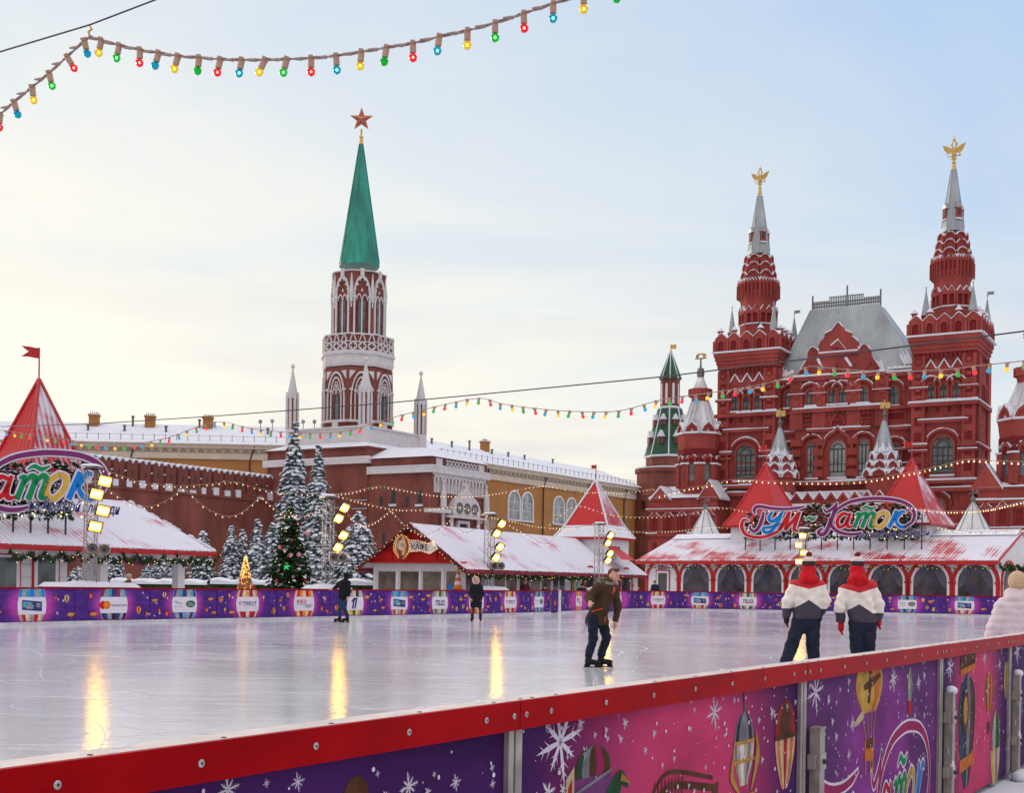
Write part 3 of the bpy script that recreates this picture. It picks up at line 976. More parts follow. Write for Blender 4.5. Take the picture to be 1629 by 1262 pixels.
mb.build('icon_case',[WHITE_ST,IRON,GLASS_D],tw)
# --- ochre arsenal: two wings
def arsenal_window(mb,c,z0_,w,h,gi=1):
 mb.ring(arch(w,h,8,c,z0_),arch(w-0.55,h-0.3,8,c,z0_),-0.32,0.0,0)
 mb.plate(arch(w-0.56,h-0.3,8,c,z0_),-0.04,0.0,gi)
 mb.box(c-0.06,c+0.06,-0.12,-0.041,z0_,z0_+h*0.92,0)
 for t in(0.3,0.58):
  mb.box(c-w/2+0.3,c+w/2-0.3,-0.12,-0.041,z0_+h*t,z0_+h*t+0.09,0)
 mb.box(c-w/2-0.15,c+w/2+0.15,-0.45,0.0,z0_-0.3,z0_-0.002,2)
def arsenal(name,label,pl,x0,x1,eave_y,depth,pipes,wins,chim,vents,band):
 ob=empty(name,(pl.o[0],pl.o[1],0),pl.yaw,label,'building')
 a,b=pl.s(x0,720),pl.s(x1,760)
 ze_=eave_y
 mb=MB()
 mb.box(a,b,0,depth,0,ze_-band)
 mb.build('wall',OCHRE,ob)
 mb=MB()
 mb.box(a-0.1,b+0.1,-0.35,depth,ze_-band,ze_-band*0.62)
 mb.box(a-0.1,b+0.1,-0.15,depth,ze_-band*0.62,ze_-band*0.28)
 mb.box(a-0.3,b+0.3,-0.8,depth,ze_-band*0.28,ze_-0.2)
 mb.box(a-0.4,b+0.4,-1.1,depth,ze_-0.2,ze_)
 x_=a
 while x_<b-1:
  mb.plate([(x_+0.1,ze_-band*0.60),(x_+0.3,ze_-band*0.40),(x_+0.75,ze_-band*0.32),(x_+1.15,ze_-band*0.42),(x_+1.35,ze_-band*0.60),(x_+0.75,ze_-band*0.52)],-0.25,-0.14,1)
  x_+=1.6
 mb.build('cornice',[CREAM,mat('stucco_relief',(0.34,0.26,0.20),0.9,0.1,2)],ob)
 mb=MB()
 hr=4.6
 mb.add([(a-0.5,-1.15,ze_+0.003),(b+0.5,-1.15,ze_+0.003),(b+0.5,depth,ze_+0.003),(a-0.5,depth,ze_+0.003),(a-0.5,9.5,ze_+hr),(b-6,9.5,ze_+hr),(b-6,depth,ze_+hr),(a-0.5,depth,ze_+hr)],[(0,1,5,4),(1,2,6,5),(4,5,6,7),(3,0,4,7),(2,3,7,6)])
 mb.build('snow_covered_roof',SNOW,ob)
 mb=MB()
 x_=a+1
 while x_<b-1:
  zz=ze_+0.75
  mb.bar((x_,0.3,zz-0.1),(x_,0.3,zz+1.0),0.09)
  x_+=2.0
 mb.bar((a,0.3,ze_+1.55),(b-1,0.3,ze_+1.55),0.05)
 mb.build('snow_guard_rail',IRON,ob)
 for px in pipes:
  c=pl.s(px,760)
  mb=MB()
  mb.tube([(c,-0.75,ze_-0.3),(c-0.2,-0.6,ze_-0.8),(c-0.9,-0.25,ze_-band-0.4),(c-0.9,-0.25,ze_-band-1),(c-0.9,-0.25,1)],0.14,6)
  mb.build('drainpipe',DARK,ob)
 for px,w in wins:
  mb=MB()
  ztop_,zbot_=wins_z
  arsenal_window(mb,pl.s(px,800),zbot_,w,ztop_-zbot_)
  mb.build('window',[WHITE_PL,GLASS_L,SNOW],ob)
 for px,d in chim:
  c=pl.hit(px,670,d)[0]
  mb=MB()
  q=ze_+hr*min(1,(d+1.1)/10.6)
  mb.box(c-0.85,c+0.85,d-0.7,d+0.7,q-0.5,q+1.7)
  mb.box(c-1.0,c+1.0,d-0.85,d+0.85,q+1.7,q+1.95)
  mb.box(c-0.95,c+0.95,d-0.8,d+0.8,q+1.952,q+2.15,1)
  for t in range(5):
   mb.lathe([(0.1,q+2.15),(0.1,q+2.5)],6,(c-0.7+t*0.35,d),0,2)
  mb.build('chimney',[OCHRE,SNOW,IRON],ob)
 for px,d,hv in vents:
  c=pl.hit(px,690,d)[0]
  q=ze_+hr*min(1,(d+1.1)/10.6)
  mb=MB()
  mb.lathe([(0.22,q-0.4),(0.22,q+hv),(0.34,q+hv),(0.34,q+hv+0.25)],8,(c,d))
  mb.build('roof_vent',IRON,ob)
 return ob
AR=Pl(-4.8,260,R(57.3))
zeA=AR.z(777,739)
wins_z=(AR.z(827,781),AR.z(827,828))
arsenal('arsenal_wing','long ochre arsenal wing with paired arched windows and snowy roof right of the gate tower',AR,700,1022,zeA,22,(776,867,936,995),((817,4.9),(838,4.9),(888,4.9),(908,4.9)),((772,9),),((687,7,.9),(719,7,1),(747,7,1.8),(783,7,.8),(809,7,.8),(835,7,.8),(880,8,.8)),3.1)
AL=Pl(ray(250,700)[0]*228,228,R(3))
zeL=AL.z(250,705.5)
arsenal('arsenal_wing','ochre arsenal wing with three chimneys on its snowy roof above the fortress wall',AL,-160,500,zeL,22,(215,405),(),((150,8),(239,8),(331,8)),((140,5,.8),(198,5,.9),(211,8,1.7),(264,5,.9),(317,8,1.3),(426,5,.9)),2.7)
for px,py in((414,671),(433,670),(482,671),(500,671)):
 p=at(px,py,236)
 mb=MB()
 mb.ball((p.x,p.y,p.z),0.42,8,0,(1,0.5,1))
 mb.bar((p.x,p.y+0.3,zeL+3.5),(p.x,p.y+0.3,p.z),0.12,1)
 side='nearest the tall spruce' if px==433 else('at the left end of its row' if px==414 else('just left of the tower' if px==482 else 'closest to the tower'))
 tag(mb.build('satellite_dish',[TIN,IRON]),'small grey dish on the arsenal roof ridge, '+side,'satellite dish','dishes on the arsenal roof')
 # --- far corner tower with the green tiled tent
CT=at(1062,900,320)
ct=empty('corner_tower',(CT.x,CT.y,0),-A31,'slender round corner tower with a green tiled tent roof and a gilt flag','tower')
zq=lambda y:at(1066,y,316).z
mb=MB()
W_=2*320/2000
mb.lathe([(10.2,0),(10.2,zq(806)),(10.2,zq(790)),(9.6,zq(786)),(9.0,zq(778))],20)
mb.lathe([(8.2,zq(780)),(8.2,zq(752)),(8.7,zq(752)),(8.7,zq(746))],20)
mb.lathe([(5.9,zq(746)),(5.9,zq(727))],8,(0,0),a8)
mb.lathe([(2.45,zq(645)),(2.45,zq(600))],8,(0,0),a8)
for y in(770,800):
 for k in range(14):
  a=k*2*math.pi/14
  mb.bar((10.3*math.cos(a),10.3*math.sin(a),zq(812)),(10.3*math.cos(a),10.3*math.sin(a),zq(800)),0.9,1)
mb.build('brick_body',[KREM,KREM_D],ct)
TILE=brick('green_roof_tile',(0.014,0.082,0.032),(0.13,0.165,0.16),1.6,0.3)
mb=MB()
mb.lathe([(6.3,zq(726)),(3.0,zq(648))],8,(0,0),a8)
mb.lathe([(2.9,zq(600)),(0.3,zq(556))],8,(0,0),a8)
mb.build('tent_roof',TILE,ct)
mb=MB()
for k in range(8):
 a=a8+k*math.pi/4
 mb.bar((6.3*math.cos(a),6.3*math.sin(a),zq(726)),(3.02*math.cos(a),3.02*math.sin(a),zq(648)),0.26)
 mb.bar((2.9*math.cos(a),2.9*math.sin(a),zq(600)),(0.3*math.cos(a),0.3*math.sin(a),zq(556)),0.2)
mb.lathe([(8.7,zq(746)+.01),(8.75,zq(744)),(6,zq(742))],20)
mb.lathe([(6.4,zq(727)),(6.5,zq(725)),(5.8,zq(722))],8,(0,0),a8)
mb.lathe([(3.1,zq(648)),(3.2,zq(646)),(2.5,zq(644))],8,(0,0),a8)
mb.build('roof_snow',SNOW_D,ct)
for lev,(yy,ap_,s_)in enumerate(((706,5.0,1.0),(676,3.7,0.85))):
 for k in range(8):
  mb=MB()
  mb.T=fT(ap_,k*math.pi/4)
  z_=zq(yy)
  mb.box(-0.75*s_,0.75*s_,-0.7,1.2,z_,z_+1.7*s_)
  mb.plate([(-0.95*s_,z_+1.7*s_),(0,z_+3.4*s_),(0.95*s_,z_+1.7*s_)],-0.8,1.2,1)
  mb.plate(arch(0.7*s_,1.3*s_,5,0,z_+0.2),-0.73,-0.7,2)
  mb.T=None
  mb.build('dormer',[KREM,SNOW_D,DARK],ct)
mb=MB()
for k in range(8):
 mb.T=fT(2.45*math.cos(a8),k*math.pi/4)
 mb.plate(arch(0.62,5.2,5,0,zq(640)),-0.04,0.0)
mb.T=None
mb.build('belfry_opening',WHITE_ST,ct)
mb=MB()
mb.bar((0,0,zq(557)),(0,0,zq(543)),0.16)
mb.ball((0,0,zq(555)),0.4,8)
mb.box(0.0,1.5,-0.06,0.06,zq(551),zq(544))
mb.build('flag_vane',GOLD,ct)
# --- red brick museum with twin spired towers
MU=Pl(59.4,170.0,R(-30))
mu=empty('museum_building',(MU.o[0],MU.o[1],0),MU.yaw,'huge dark red brick museum with twin eagle topped spires and snow on every ledge','building')
def S_(x,y=700,d=0.0):return MU.hit(x,y,d)[0]
def Z_(x,y,d=0.0):return MU.hit(x,y,d)[1]
TRx=1500
zA=dict(crown=Z_(TRx,500),snow=Z_(TRx,535),corb=Z_(TRx,561),zig0=Z_(TRx,586),zig1=Z_(TRx,570),hood=Z_(TRx,601),wt=Z_(TRx,610),wb=Z_(TRx,637),led=Z_(TRx,640.5),fr=Z_(TRx,668),bt=Z_(TRx,694),bb=Z_(TRx,757),imp=Z_(TRx,707),imp2=Z_(TRx,716),base=Z_(TRx,765),base2=Z_(TRx,777))
def sill_line(mb,sn,a,b,z,d0=-0.35,d1=0.0,h=0.35,snow=0.22,ends=True):
 """a projecting string course with snow lying on it"""
 mb.box(a-(0.3 if ends else 0),b+(0.3 if ends else 0),d0,d1,z-h,z)
 x=a-0.3
 while x<b+0.3:
  w=min(b+0.3-x,1.5+random.random()*3.5)
  if random.random()<0.93:
   sn.box(x,x+w,d0-0.06,d1,z+0.004,z+snow*(0.6+0.7*random.random()))
  x+=w+0.003
def mu_window(parent,c,zb_,w,h,d=0.0,panes=2,hood=True,glass=GLASS,big=False,keelhood=False):
 wnd=empty('window',(c,d,zb_),0,parent=parent)
 mb=MB()
 mb.ring(arch(w+0.5,h+0.25),arch(w,h),-0.3,0.0,0)
 if big:
  mb.ring(arch(w*0.62,w*0.31+0.02,8,0,h-w*0.5),arch(w*0.52,w*0.26,8,0,h-w*0.5),-0.12,-0.05,1)
  mb.box(-w/2,w/2,-0.14,-0.05,h-w*0.58,h-w*0.58+0.16,1)
  for k in range(1,panes):
   x=-w/2+w*k/panes
   mb.box(x-0.07,x+0.07,-0.14,-0.05,0.9,h-w*0.58,1)
  mb.box(-w/2,w/2,-0.14,-0.05,0.85,1.0,1)
  mb.box(-w/2,w/2,-0.13,-0.05,h*0.36,h*0.36+0.1,1)
 else:
  for k in range(1,panes):
   x=-w/2+w*k/panes
   mb.box(x-0.06,x+0.06,-0.14,-0.05,0,h-0.1,1)
  mb.box(-w/2,w/2,-0.13,-0.05,h*0.6,h*0.6+0.1,1)
 o=mb.build('surround',[RED_BRICK,DARK],wnd)
 mb=MB();mb.plate(arch(w,h),-0.05,0.0)
 mb.build('pane',glass,wnd)
 mb=MB()
 if hood:
  if keelhood:
   ou=keel(w+2.2,w*0.5+2.0,5,0,h-w*0.5);inn=keel(w+1.5,w*0.5+1.45,5,0,h-w*0.5)
  else:
   r0,r1=w/2+1.0,w/2+0.72
   ou=[(r0*math.cos(math.pi-math.pi*i/12),h-w/2+r0*math.sin(math.pi*i/12))for i in range(13)]
   inn=[(r1*math.cos(math.pi-math.pi*i/12),h-w/2+r1*math.sin(math.pi*i/12))for i in range(13)]
  mb.ring(ou,inn,-0.45,0.0,0)
  e=len(ou)//4-1
  snow_edge(mb,ou[e:len(ou)-e],-0.5,0.0,0.2,1,0.3)
 mb.box(-w/2-0.3,w/2+0.3,-0.5,0.0,-0.35,-0.1,0)
 mb.box(-w/2-0.25,w/2+0.25,-0.5,0.0,-0.099,0.12,1)
 mb.build('hood_mould',[RED_BRICK,SNOW],wnd)
 return wnd
EAGLE=None
def make_eagle(parent,x,y,z,h):
 """two-headed gilt eagle, built as a thick relief with spread wings, heads, crowns and tail"""
 e=empty('gilt_eagle',(x,y,z),0,parent=parent)
 mb=MB()
 k=h/4.0
 body=[(-0.28,0.9),(-0.42,1.5),(-0.3,2.1),(0.3,2.1),(0.42,1.5),(0.28,0.9)]
 mb.plate([(a*k,b*k)for a,b in body],-0.3*k,0.3*k)
 for s in(-1,1):
  wing=[(0.3,1.5),(0.8,1.25),(1.15,1.55),(1.4,1.9),(1.6,2.3),(1.75,2.75),(1.35,2.55),(1.2,2.62),(0.95,2.35),(0.75,2.3),(0.3,2.0)]
  mb.plate([(s*a*k,b*k)for a,b in wing],-0.14*k,0.14*k)
  for q in range(4):
   a0=0.55+0.28*q
   mb.bar((s*a0*k,-0.15*k,(1.45+0.10*q)*k),(s*(a0+0.2)*k,-0.15*k,(2.2+0.12*q)*k),0.07*k)
  mb.tube([(s*0.12*k,0,2.0*k),(s*0.30*k,0,2.35*k),(s*0.26*k,0,2.62*k),(s*0.42*k,0,2.68*k),(s*0.62*k,0,2.58*k)],[0.17*k,0.13*k,0.15*k,0.12*k,0.03*k],6)
  mb.lathe([(0.13*k,2.76*k),(0.17*k,2.95*k),(0.03*k,3.1*k)],6,(s*0.32*k,0))
  mb.tube([(s*0.2*k,0,1.0*k),(s*0.5*k,0,0.75*k),(s*0.75*k,0,0.95*k)],0.09*k,5)
 mb.bar((-0.7*k,0,0.5*k),(-1.25*k,0,1.45*k),0.08*k)
 mb.ball((0.9*k,0,0.95*k),0.2*k,8)
 mb.bar((0.9*k,0,1.1*k),(0.9*k,0,1.45*k),0.07*k)
 mb.plate([(-0.18*k,0.95*k),(-0.42*k,0.3*k),(0,0.12*k),(0.42*k,0.3*k),(0.18*k,0.95*k)],-0.15*k,0.15*k)
 mb.lathe([(0.2*k,3.12*k),(0.3*k,3.4*k),(0.22*k,3.6*k),(0.06*k,3.72*k),(0.04*k,4.0*k)],8)
 mb.build('eagle_figure',GOLD,e)
 mb=MB()
 mb.lathe([(0.46*k,-1.5*k),(0.26*k,-0.4*k),(0.38*k,-0.25*k),(0.16*k,-0.05*k),(0.12*k,0.3*k)],8)
 mb.build('eagle_pole',GOLD,e)
 return e
def spirelet(parent,x,y,z,h,r,flag=False):
 mb=MB()
 mb.lathe([(r*0.9,z-0.6),(r*0.9,z),(r*1.15,z),(r,z+0.15),(0.06,z+h),(0.06,z+h+0.5)],8,(x,y),a8,[1,1,1,0,0])
 mb.ball((x,y,z+h+0.4),0.13,6,0)
 if flag:
  mb.box(x,x+0.9,y-0.04,y+0.04,z+h+0.5,z+h+0.95,0)
 mb.build('spirelet',[TIN,RED_BRICK],parent)
def finial(parent,x,y,z):
 mb=MB()
 mb.lathe([(0.35,z),(0.35,z+0.8),(0.6,z+0.85),(0.08,z+1.5)],8,(x,y),0,[0,0,1])
 mb.build('parapet_finial',[RED_BRICK,SNOW],parent)
def big_tower(sa,sb,drum_px,ys,D=9.5):
 """square tower with machicolated crown, octagonal drum, tiers of round gables and a tin spire"""
 cx=(sa+sb)/2
 w=sb-sa
 t=empty('twin_tower',(cx,0,0),0,parent=mu)
 h=w/2
 mb=MB();sn=MB()
 mb.box(-h,h,0,D,0,zA['corb'])
 for sx in(-1,1):
  mb.box(sx*(h-0.9)-0.9,sx*(h-0.9)+0.9,-0.45,0,0,zA['corb']-0.4)
  for q in range(6):
   z_=zA['wb']+0.3+q*0.95
   mb.box(sx*(h-0.9)-0.3,sx*(h-0.9)+0.3,-0.62,-0.45,z_,z_+0.5)
 mb.box(h,h+0.35,0.3,2.0,0,zA['corb']-0.4)
 mb.box(h,h+0.35,D-2.0,D,0,zA['corb']-0.4)
 for i in range(4):
  o_=0.15*i+0.1
  zz=zA['corb']+(zA['snow']-zA['corb'])*i/4
  mb.box(-h-o_,h+o_,-0.3-o_,D+o_,zz,zz+(zA['snow']-zA['corb'])/4)
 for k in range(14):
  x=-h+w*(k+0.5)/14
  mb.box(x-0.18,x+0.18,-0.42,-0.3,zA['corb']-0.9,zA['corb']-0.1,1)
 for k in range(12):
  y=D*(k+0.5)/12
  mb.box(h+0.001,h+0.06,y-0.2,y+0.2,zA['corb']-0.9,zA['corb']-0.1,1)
 zc0,zc1=zA['snow'],zA['crown']
 H=zc1-zc0
 mb.box(-h-0.2,h+0.2,-0.2,D+0.2,zc0,zc0+H*0.62)
 for fr in range(2):
  n=5
  span=(w+1.0)if fr==0 else(D+0.8)
  for k in range(n):
   cw=span/n
   c_=-span/2+cw*(k+0.5)
   T=Matrix.Translation((0,-0.2,0))if fr==0 else fT(h+0.2,0,(0,D/2))
   mb.T=T;sn.T=T
   gab=[(c_-cw/2,zc0),(c_-cw/2,zc0+H*0.72),(c_-cw*0.18,zc0+H*0.92),(c_,zc0+H),(c_+cw*0.18,zc0+H*0.92),(c_+cw/2,zc0+H*0.72),(c_+cw/2,zc0)]
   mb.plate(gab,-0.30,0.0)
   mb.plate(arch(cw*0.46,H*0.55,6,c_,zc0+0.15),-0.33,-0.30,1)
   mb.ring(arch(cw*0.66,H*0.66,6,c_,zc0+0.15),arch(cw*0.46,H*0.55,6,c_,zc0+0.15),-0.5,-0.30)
   mb.box(c_-cw/2-0.22,c_-cw/2+0.22,-0.55,-0.30,zc0+0.1,zc0+H*0.62)
   snow_edge(sn,gab[1:6],-0.38,0.35,0.16)
   mb.T=None;sn.T=None
 sn.box(-h-0.75,h+0.75,-1.0,-0.55,zc0+0.004,zc0+0.26)
 sn.box(h+0.55,h+0.95,-0.6,D+0.5,zc0+0.004,zc0+0.22)
 sn.box(-h,h,0.1,D,zc0+H*0.62,zc0+H*0.72)
 for k in range(3):
  c_=(k-1)*w*0.21
  for sx in(-1,1):
   q=[(c_+sx*w*0.105,zA['zig0']),(c_+sx*w*0.08,zA['zig0']),(c_,zA['zig1']-0.25),(c_,zA['zig1']+0.05)]
   sn.plate(q,-0.2,0.0)
 for z in[zA['base2']+2.0+1.15*q for q in range(int((zA['corb']-zA['base2']-3)/1.15))]:
  mb.box(-h-.02,h+.02,-.07,0,z,z+.22)
  mb.box(h,h+.07,0,D,z,z+.22)
 for sx in(-1,1):
  for q in range(9):
   z_=zA['base']+1.2+q*2.1
   mb.box(sx*(h-.9)-.5,sx*(h-.9)+.5,-.47,-.449,z_,z_+1.2,1)
 for z in(zA['led'],):
  sill_line(mb,sn,-h,h,z,-0.8,0.0,0.5,0.32)
  sill_line(mb,sn,-h,-h+1.9,z+2.1,-0.6,0.0,0.25,0.15)
  sill_line(mb,sn,h-1.9,h,z+2.1,-0.6,0.0,0.25,0.15)
 mb.box(h,h+0.5,-0.3,D,zA['led']-0.5,zA['led']);sn.box(h,h+0.55,-0.3,D,zA['led']+0.004,zA['led']+0.2)
 sill_line(mb,sn,-h+1.2,h-1.2,zA['fr'],-0.5,0.0,0.4,0.2)
 for k in range(4):
  c_=-w*0.27+w*0.18*k
  mb.box(c_-0.22,c_+0.22,-0.03,0.0,zA['fr']+1.0,zA['fr']+2.0,1)
 ww_=w*0.33
 for sx in(-1,1):
  a,b=(-h,-ww_/2-0.9)if sx<0 else(ww_/2+0.9,h)
  sill_line(mb,sn,a,b,zA['imp'],-0.62,0.0,0.35,0.18)
  sill_line(mb,sn,a,b,zA['imp2'],-0.62,0.0,0.3,0.14)
 mb.box(h,h+0.5,-0.3,D,zA['imp']-0.3,zA['imp']);sn.box(h,h+0.5,-0.3,D,zA['imp']+0.004,zA['imp']+0.14)
 sill_line(mb,sn,-h,h,zA['base'],-0.75,0.0,0.4,0.25)
 sill_line(mb,sn,-h,h,zA['base2'],-0.95,0.0,0.5,0.2)
 for x in(-w*0.31,w*0.31):
  for z in(zA['base2']-5,zA['base2']-8):
   sill_line(mb,sn,x-1.0,x+1.0,z,-0.6,0.0,0.3,0.15)
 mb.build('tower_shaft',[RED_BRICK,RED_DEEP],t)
 sn.build('ledge_snow',SNOW,t)
 for k in range(3):
  mu_window(mu,cx+(k-1)*w*0.195,zA['wb'],w*0.105,zA['wt']-zA['wb'],-0.02,2)
 mu_window(mu,cx,zA['bb'],ww_,zA['bt']-zA['bb'],-0.02,4,big=True)
 mb=MB();mb.T=fT(h,0,(0,D/2))
 for k in range(3):
  mb.plate(arch(0.8,zA['wt']-zA['wb'],5,(k-1)*1.7,zA['wb']),-0.04,0.0)
  mb.ring(arch(1.3,zA['wt']-zA['wb']+.3,5,(k-1)*1.7,zA['wb']),arch(0.8,zA['wt']-zA['wb'],5,(k-1)*1.7,zA['wb']),-0.3,0.0,1)
 mb.T=None
 mb.build('flank_window',[GLASS_D,RED_BRICK],t)
 dpx,yt=drum_px,ys
 dd=D/2-0.2
 c0=MU.hit(dpx,yt['base'],dd)
 dx=c0[0]-cx
 zz={k:MU.z(dpx,v,dd)for k,v in yt.items()}
 zz2={k:MU.z(dpx,v,dd-2.2)for k,v in yt.items()}
 Rd=yt['r']*0.0
 pxm=abs(MU.s(dpx+10,yt['base'],dd)-MU.s(dpx-10,yt['base'],dd))/20*math.cos(R(24))
 rd=yt['rd']*pxm;rr=yt['rr']*pxm;rk=yt['rk']*pxm;rs=yt['rs']*pxm
 mb=MB();sn=MB()
 zb0_,zn0,zn1,zr0,zr1,zk1=zz2['base'],zz2['n0'],zz2['n1'],zz2['r0'],zz2['r1'],zz2['k1']
 mb.lathe([(rd*1.03,zc0+0.5),(rd*1.03,zn0-0.2),(rd,zn0-0.2),(rd,zr0)],8,(0,0),a8)
 ap=rd*math.cos(a8);wf=2*rd*math.sin(a8)
 for k in range(8):
  T=fT(ap,k*math.pi/4);mb.T=T;sn.T=T
  for q in(-1,1):
   mb.plate(arch(wf*0.26,zn1-zn0-0.8,5,q*wf*0.24,zn0),-0.04,0.0,1)
  for q in(-1,0,1):
   mb.box(q*wf*0.47-0.13,q*wf*0.47+0.13,-0.3,0.0,zn0,zn1-0.7)
  zg=[(-wf/2,zn1-0.75),(-wf*0.25,zn1),(0,zn1-0.7),(wf*0.25,zn1),(wf/2,zn1-0.75)]
  mb.plate(zg+[(wf/2,zn1-1.1),(-wf/2,zn1-1.1)],-0.35,0.0)
  snow_edge(sn,zg,-0.42,0.0,0.14)
  sn.box(-wf/2,wf/2,-0.25,0.1,zn0-0.199,zn0-0.02)
 mb.T=None;sn.T=None
 hr_=zr1-zr0
 mb.lathe([(rd,zr0),(rd*1.06,zr0+hr_*0.15),(rd*1.1,zr0+hr_*0.3),(rr,zr0+hr_*0.45),(rr,zr1-hr_*0.1),(rr*1.03,zr1-hr_*0.1),(rr*1.03,zr1)],8,(0,0),a8)
 apr=rr*math.cos(a8);wr=2*rr*math.sin(a8)
 for k in range(8):
  mb.T=fT(apr,k*math.pi/4);sn.T=mb.T
  for q in range(4):
   c_=-wr/2+wr*(q+0.5)/4
   mb.plate(arch(wr*0.13,hr_*0.42,4,c_,zr0+hr_*0.48),-0.03,0.0,1)
   mb.box(c_-wr*0.125-0.09,c_-wr*0.125+0.09,-0.16,0.0,zr0+hr_*0.2,zr1-hr_*0.1)
  for q in range(5):
   c_=-wr/2+wr*(q+0.5)/5
   mb.plate([(c_-wr*0.1,zr1),(c_,zr1+0.45),(c_+wr*0.1,zr1)],-0.1,0.3)
   snow_edge(sn,[(c_-wr*0.1,zr1),(c_,zr1+0.45),(c_+wr*0.1,zr1)],-0.12,0.4,0.14)
 mb.T=None;sn.T=None
 hk=(zk1-zr1)
 for tier in range(3):
  rt=rk*(1.0,0.90,0.80)[tier]
  zt0=zr1+hk*(0.0,0.33,0.64)[tier]
  ht=hk*(0.40,0.38,0.36)[tier]
  mb.lathe([(rt*0.96,zt0-0.1),(rt*0.86,zt0+ht)],8,(0,0),a8)
  wk=2*rt*math.sin(a8)
  for k in range(8):
   T=fT(rt*math.cos(a8),k*math.pi/4);mb.T=T;sn.T=T
   o_=arch(wk*0.98,ht,9,0,zt0,1.0 if ht>wk/2 else ht/(wk/2))
   mb.plate(o_,-0.18,0.3)
   i_=arch(wk*0.74,ht*0.86,9,0,zt0,min(1.0,ht*.86/(wk*.37)))
   mb.ring(o_,i_,-0.34,-0.18)
   snow_edge(sn,o_[1:-1],-0.38,0.3,0.13,0,0.35)
   mb.T=None;sn.T=None
 mb.build('drum_wall',[RED_BRICK,RED_DEEP],t,(dx,dd,0))
 sn.build('drum_snow',SNOW,t,(dx,dd,0))
 mb=MB()
 zs0,zs1=zz['k1'],zz['apex']
 mb.lathe([(rs,zs0-0.3),(rs*0.97,zs0+0.3),(0.34,zs1)],8,(0,0),a8)
 for k in range(8):
  a=a8+k*math.pi/4
  mb.bar((rs*0.97*math.cos(a),rs*0.97*math.sin(a),zs0+0.3),(0.35*math.cos(a),0.35*math.sin(a),zs1),0.11)
 hs=zs1-zs0
 for k in range(0,8,2):
  mb.T=fT(rs*0.80*math.cos(a8),k*math.pi/4+math.pi/4)
  z_=zs0+hs*0.17
  mb.box(-0.42,0.42,-0.25,1.0,z_,z_+hs*0.17,1)
  mb.plate([(-0.6,z_+hs*0.17),(0,z_+hs*0.27),(0.6,z_+hs*0.17)],-0.3,1.2)
  mb.box(-0.2,0.2,-0.28,-0.25,z_+0.4,z_+hs*0.15,2)
  mb.box(-0.5,0.5,-0.33,-0.2,z_-0.2,z_,3)
 mb.T=None
 mb.build('tin_spire',[TIN,RED_BRICK,DARK,SNOW],t,(dx,dd,0))
 make_eagle(mu,cx+dx,dd,zz['eb'],zz['et']-zz['eb'])
 for(fx,fy,hh_,rr_)in((-0.33,0.12,3.6,0.62),(0.42,0.06,3.6,0.62),(0.47,0.93,3.4,0.6),(-0.45,0.95,3.4,0.6)):
  spirelet(t,fx*w,fy*D,zc1+0.1,hh_,rr_,fx>0.45)
 for(fx,fy)in((-0.49,0.02),(-0.24,0.02),(0.21,0.02),(0.49,0.2),(0.49,0.4),(0.5,0.62)):
  finial(t,fx*w,fy*D,zc1-0.45)
 return t
TLs=(S_(1142),S_(1233.6))
TRs=(S_(1450),S_(1552))
t1=big_tower(*TLs,1205.5,dict(base=528,n0=513,n1=486,r0=478,r1=447,k1=403,apex=312,eb=297,et=264,r=0,rd=29,rr=34,rk=26.5,rs=18.5))
t2=big_tower(*TRs,1514.0,dict(base=499,n0=485,n1=455,r0=446,r1=411,k1=367,apex=270,eb=257,et=217,r=0,rd=32,rr=37.5,rk=29,rs=20.5))
# ---- middle of the facade
sa,sb=TLs[1],TRs[0]
DC=1.5
pa,pb=S_(1266,640,0.9),S_(1405,640,0.9)
cz=Z_(1333,597,0.9)
mb=MB();sn=MB()
mb.box(sa,sb,DC,20,0,cz)
mb.box(pa,pb,0.9,DC,0,cz)
zl,zm,zw0,zw1=Z_(1333,649,0.9),Z_(1333,682,0.9),Z_(1333,644,0.9),Z_(1333,618,0.9)
zbt,zbb,zbase=Z_(1333,701,0.9),Z_(1333,761,0.9),Z_(1333,767,0.9)
sill_line(mb,sn,pa,pb,cz,0.35,0.9,0.6,0.26)
sill_line(mb,sn,pa,pb,zl,0.3,0.9,0.55,0.34)
sill_line(mb,sn,pa+2,pb-2,zm,0.5,0.9,0.4,0.2)
sill_line(mb,sn,pa,pb,zbase,0.2,0.9,0.5,0.28)
for a,b in((sa,pa),(pb,sb)):
 sill_line(mb,sn,a,b,cz-0.2,1.0,DC,0.5,0.22,False)
 sill_line(mb,sn,a,b,zl-0.1,0.9,DC,0.5,0.3,False)
 sill_line(mb,sn,a,b,zm-0.1,1.1,DC,0.4,0.2,False)
 sill_line(mb,sn,a,b,zbase-0.1,0.9,DC,0.4,0.22,False)
 for zz_ in(zbt-1.5,zbt-3.5,zbb+1.2):
  sill_line(mb,sn,a,b,zz_,1.1,DC,0.3,0.14,False)
for z in[zbase+1.0+1.3*q for q in range(int((cz-zbase-2)/1.3))]:
 mb.box(pa,pb,.85,.9,z,z+.2)
for z in[zp_ for q in range(40)for zp_ in(zm+.35+0*q,)][:1]:
 for q in range(int((pb-pa)/.55)):
  mb.box(pa+.1+.55*q,pa+.38+.55*q,.72,.9,z,z+.3)
for q in range(int((pb-pa)/.6)):
 mb.box(pa+.1+.6*q,pa+.4+.6*q,.62,.9,cz-1.1,cz-.62)
 mb.box(pa+.1+.6*q,pa+.4+.6*q,.7,.9,zl-1.0,zl-.58)
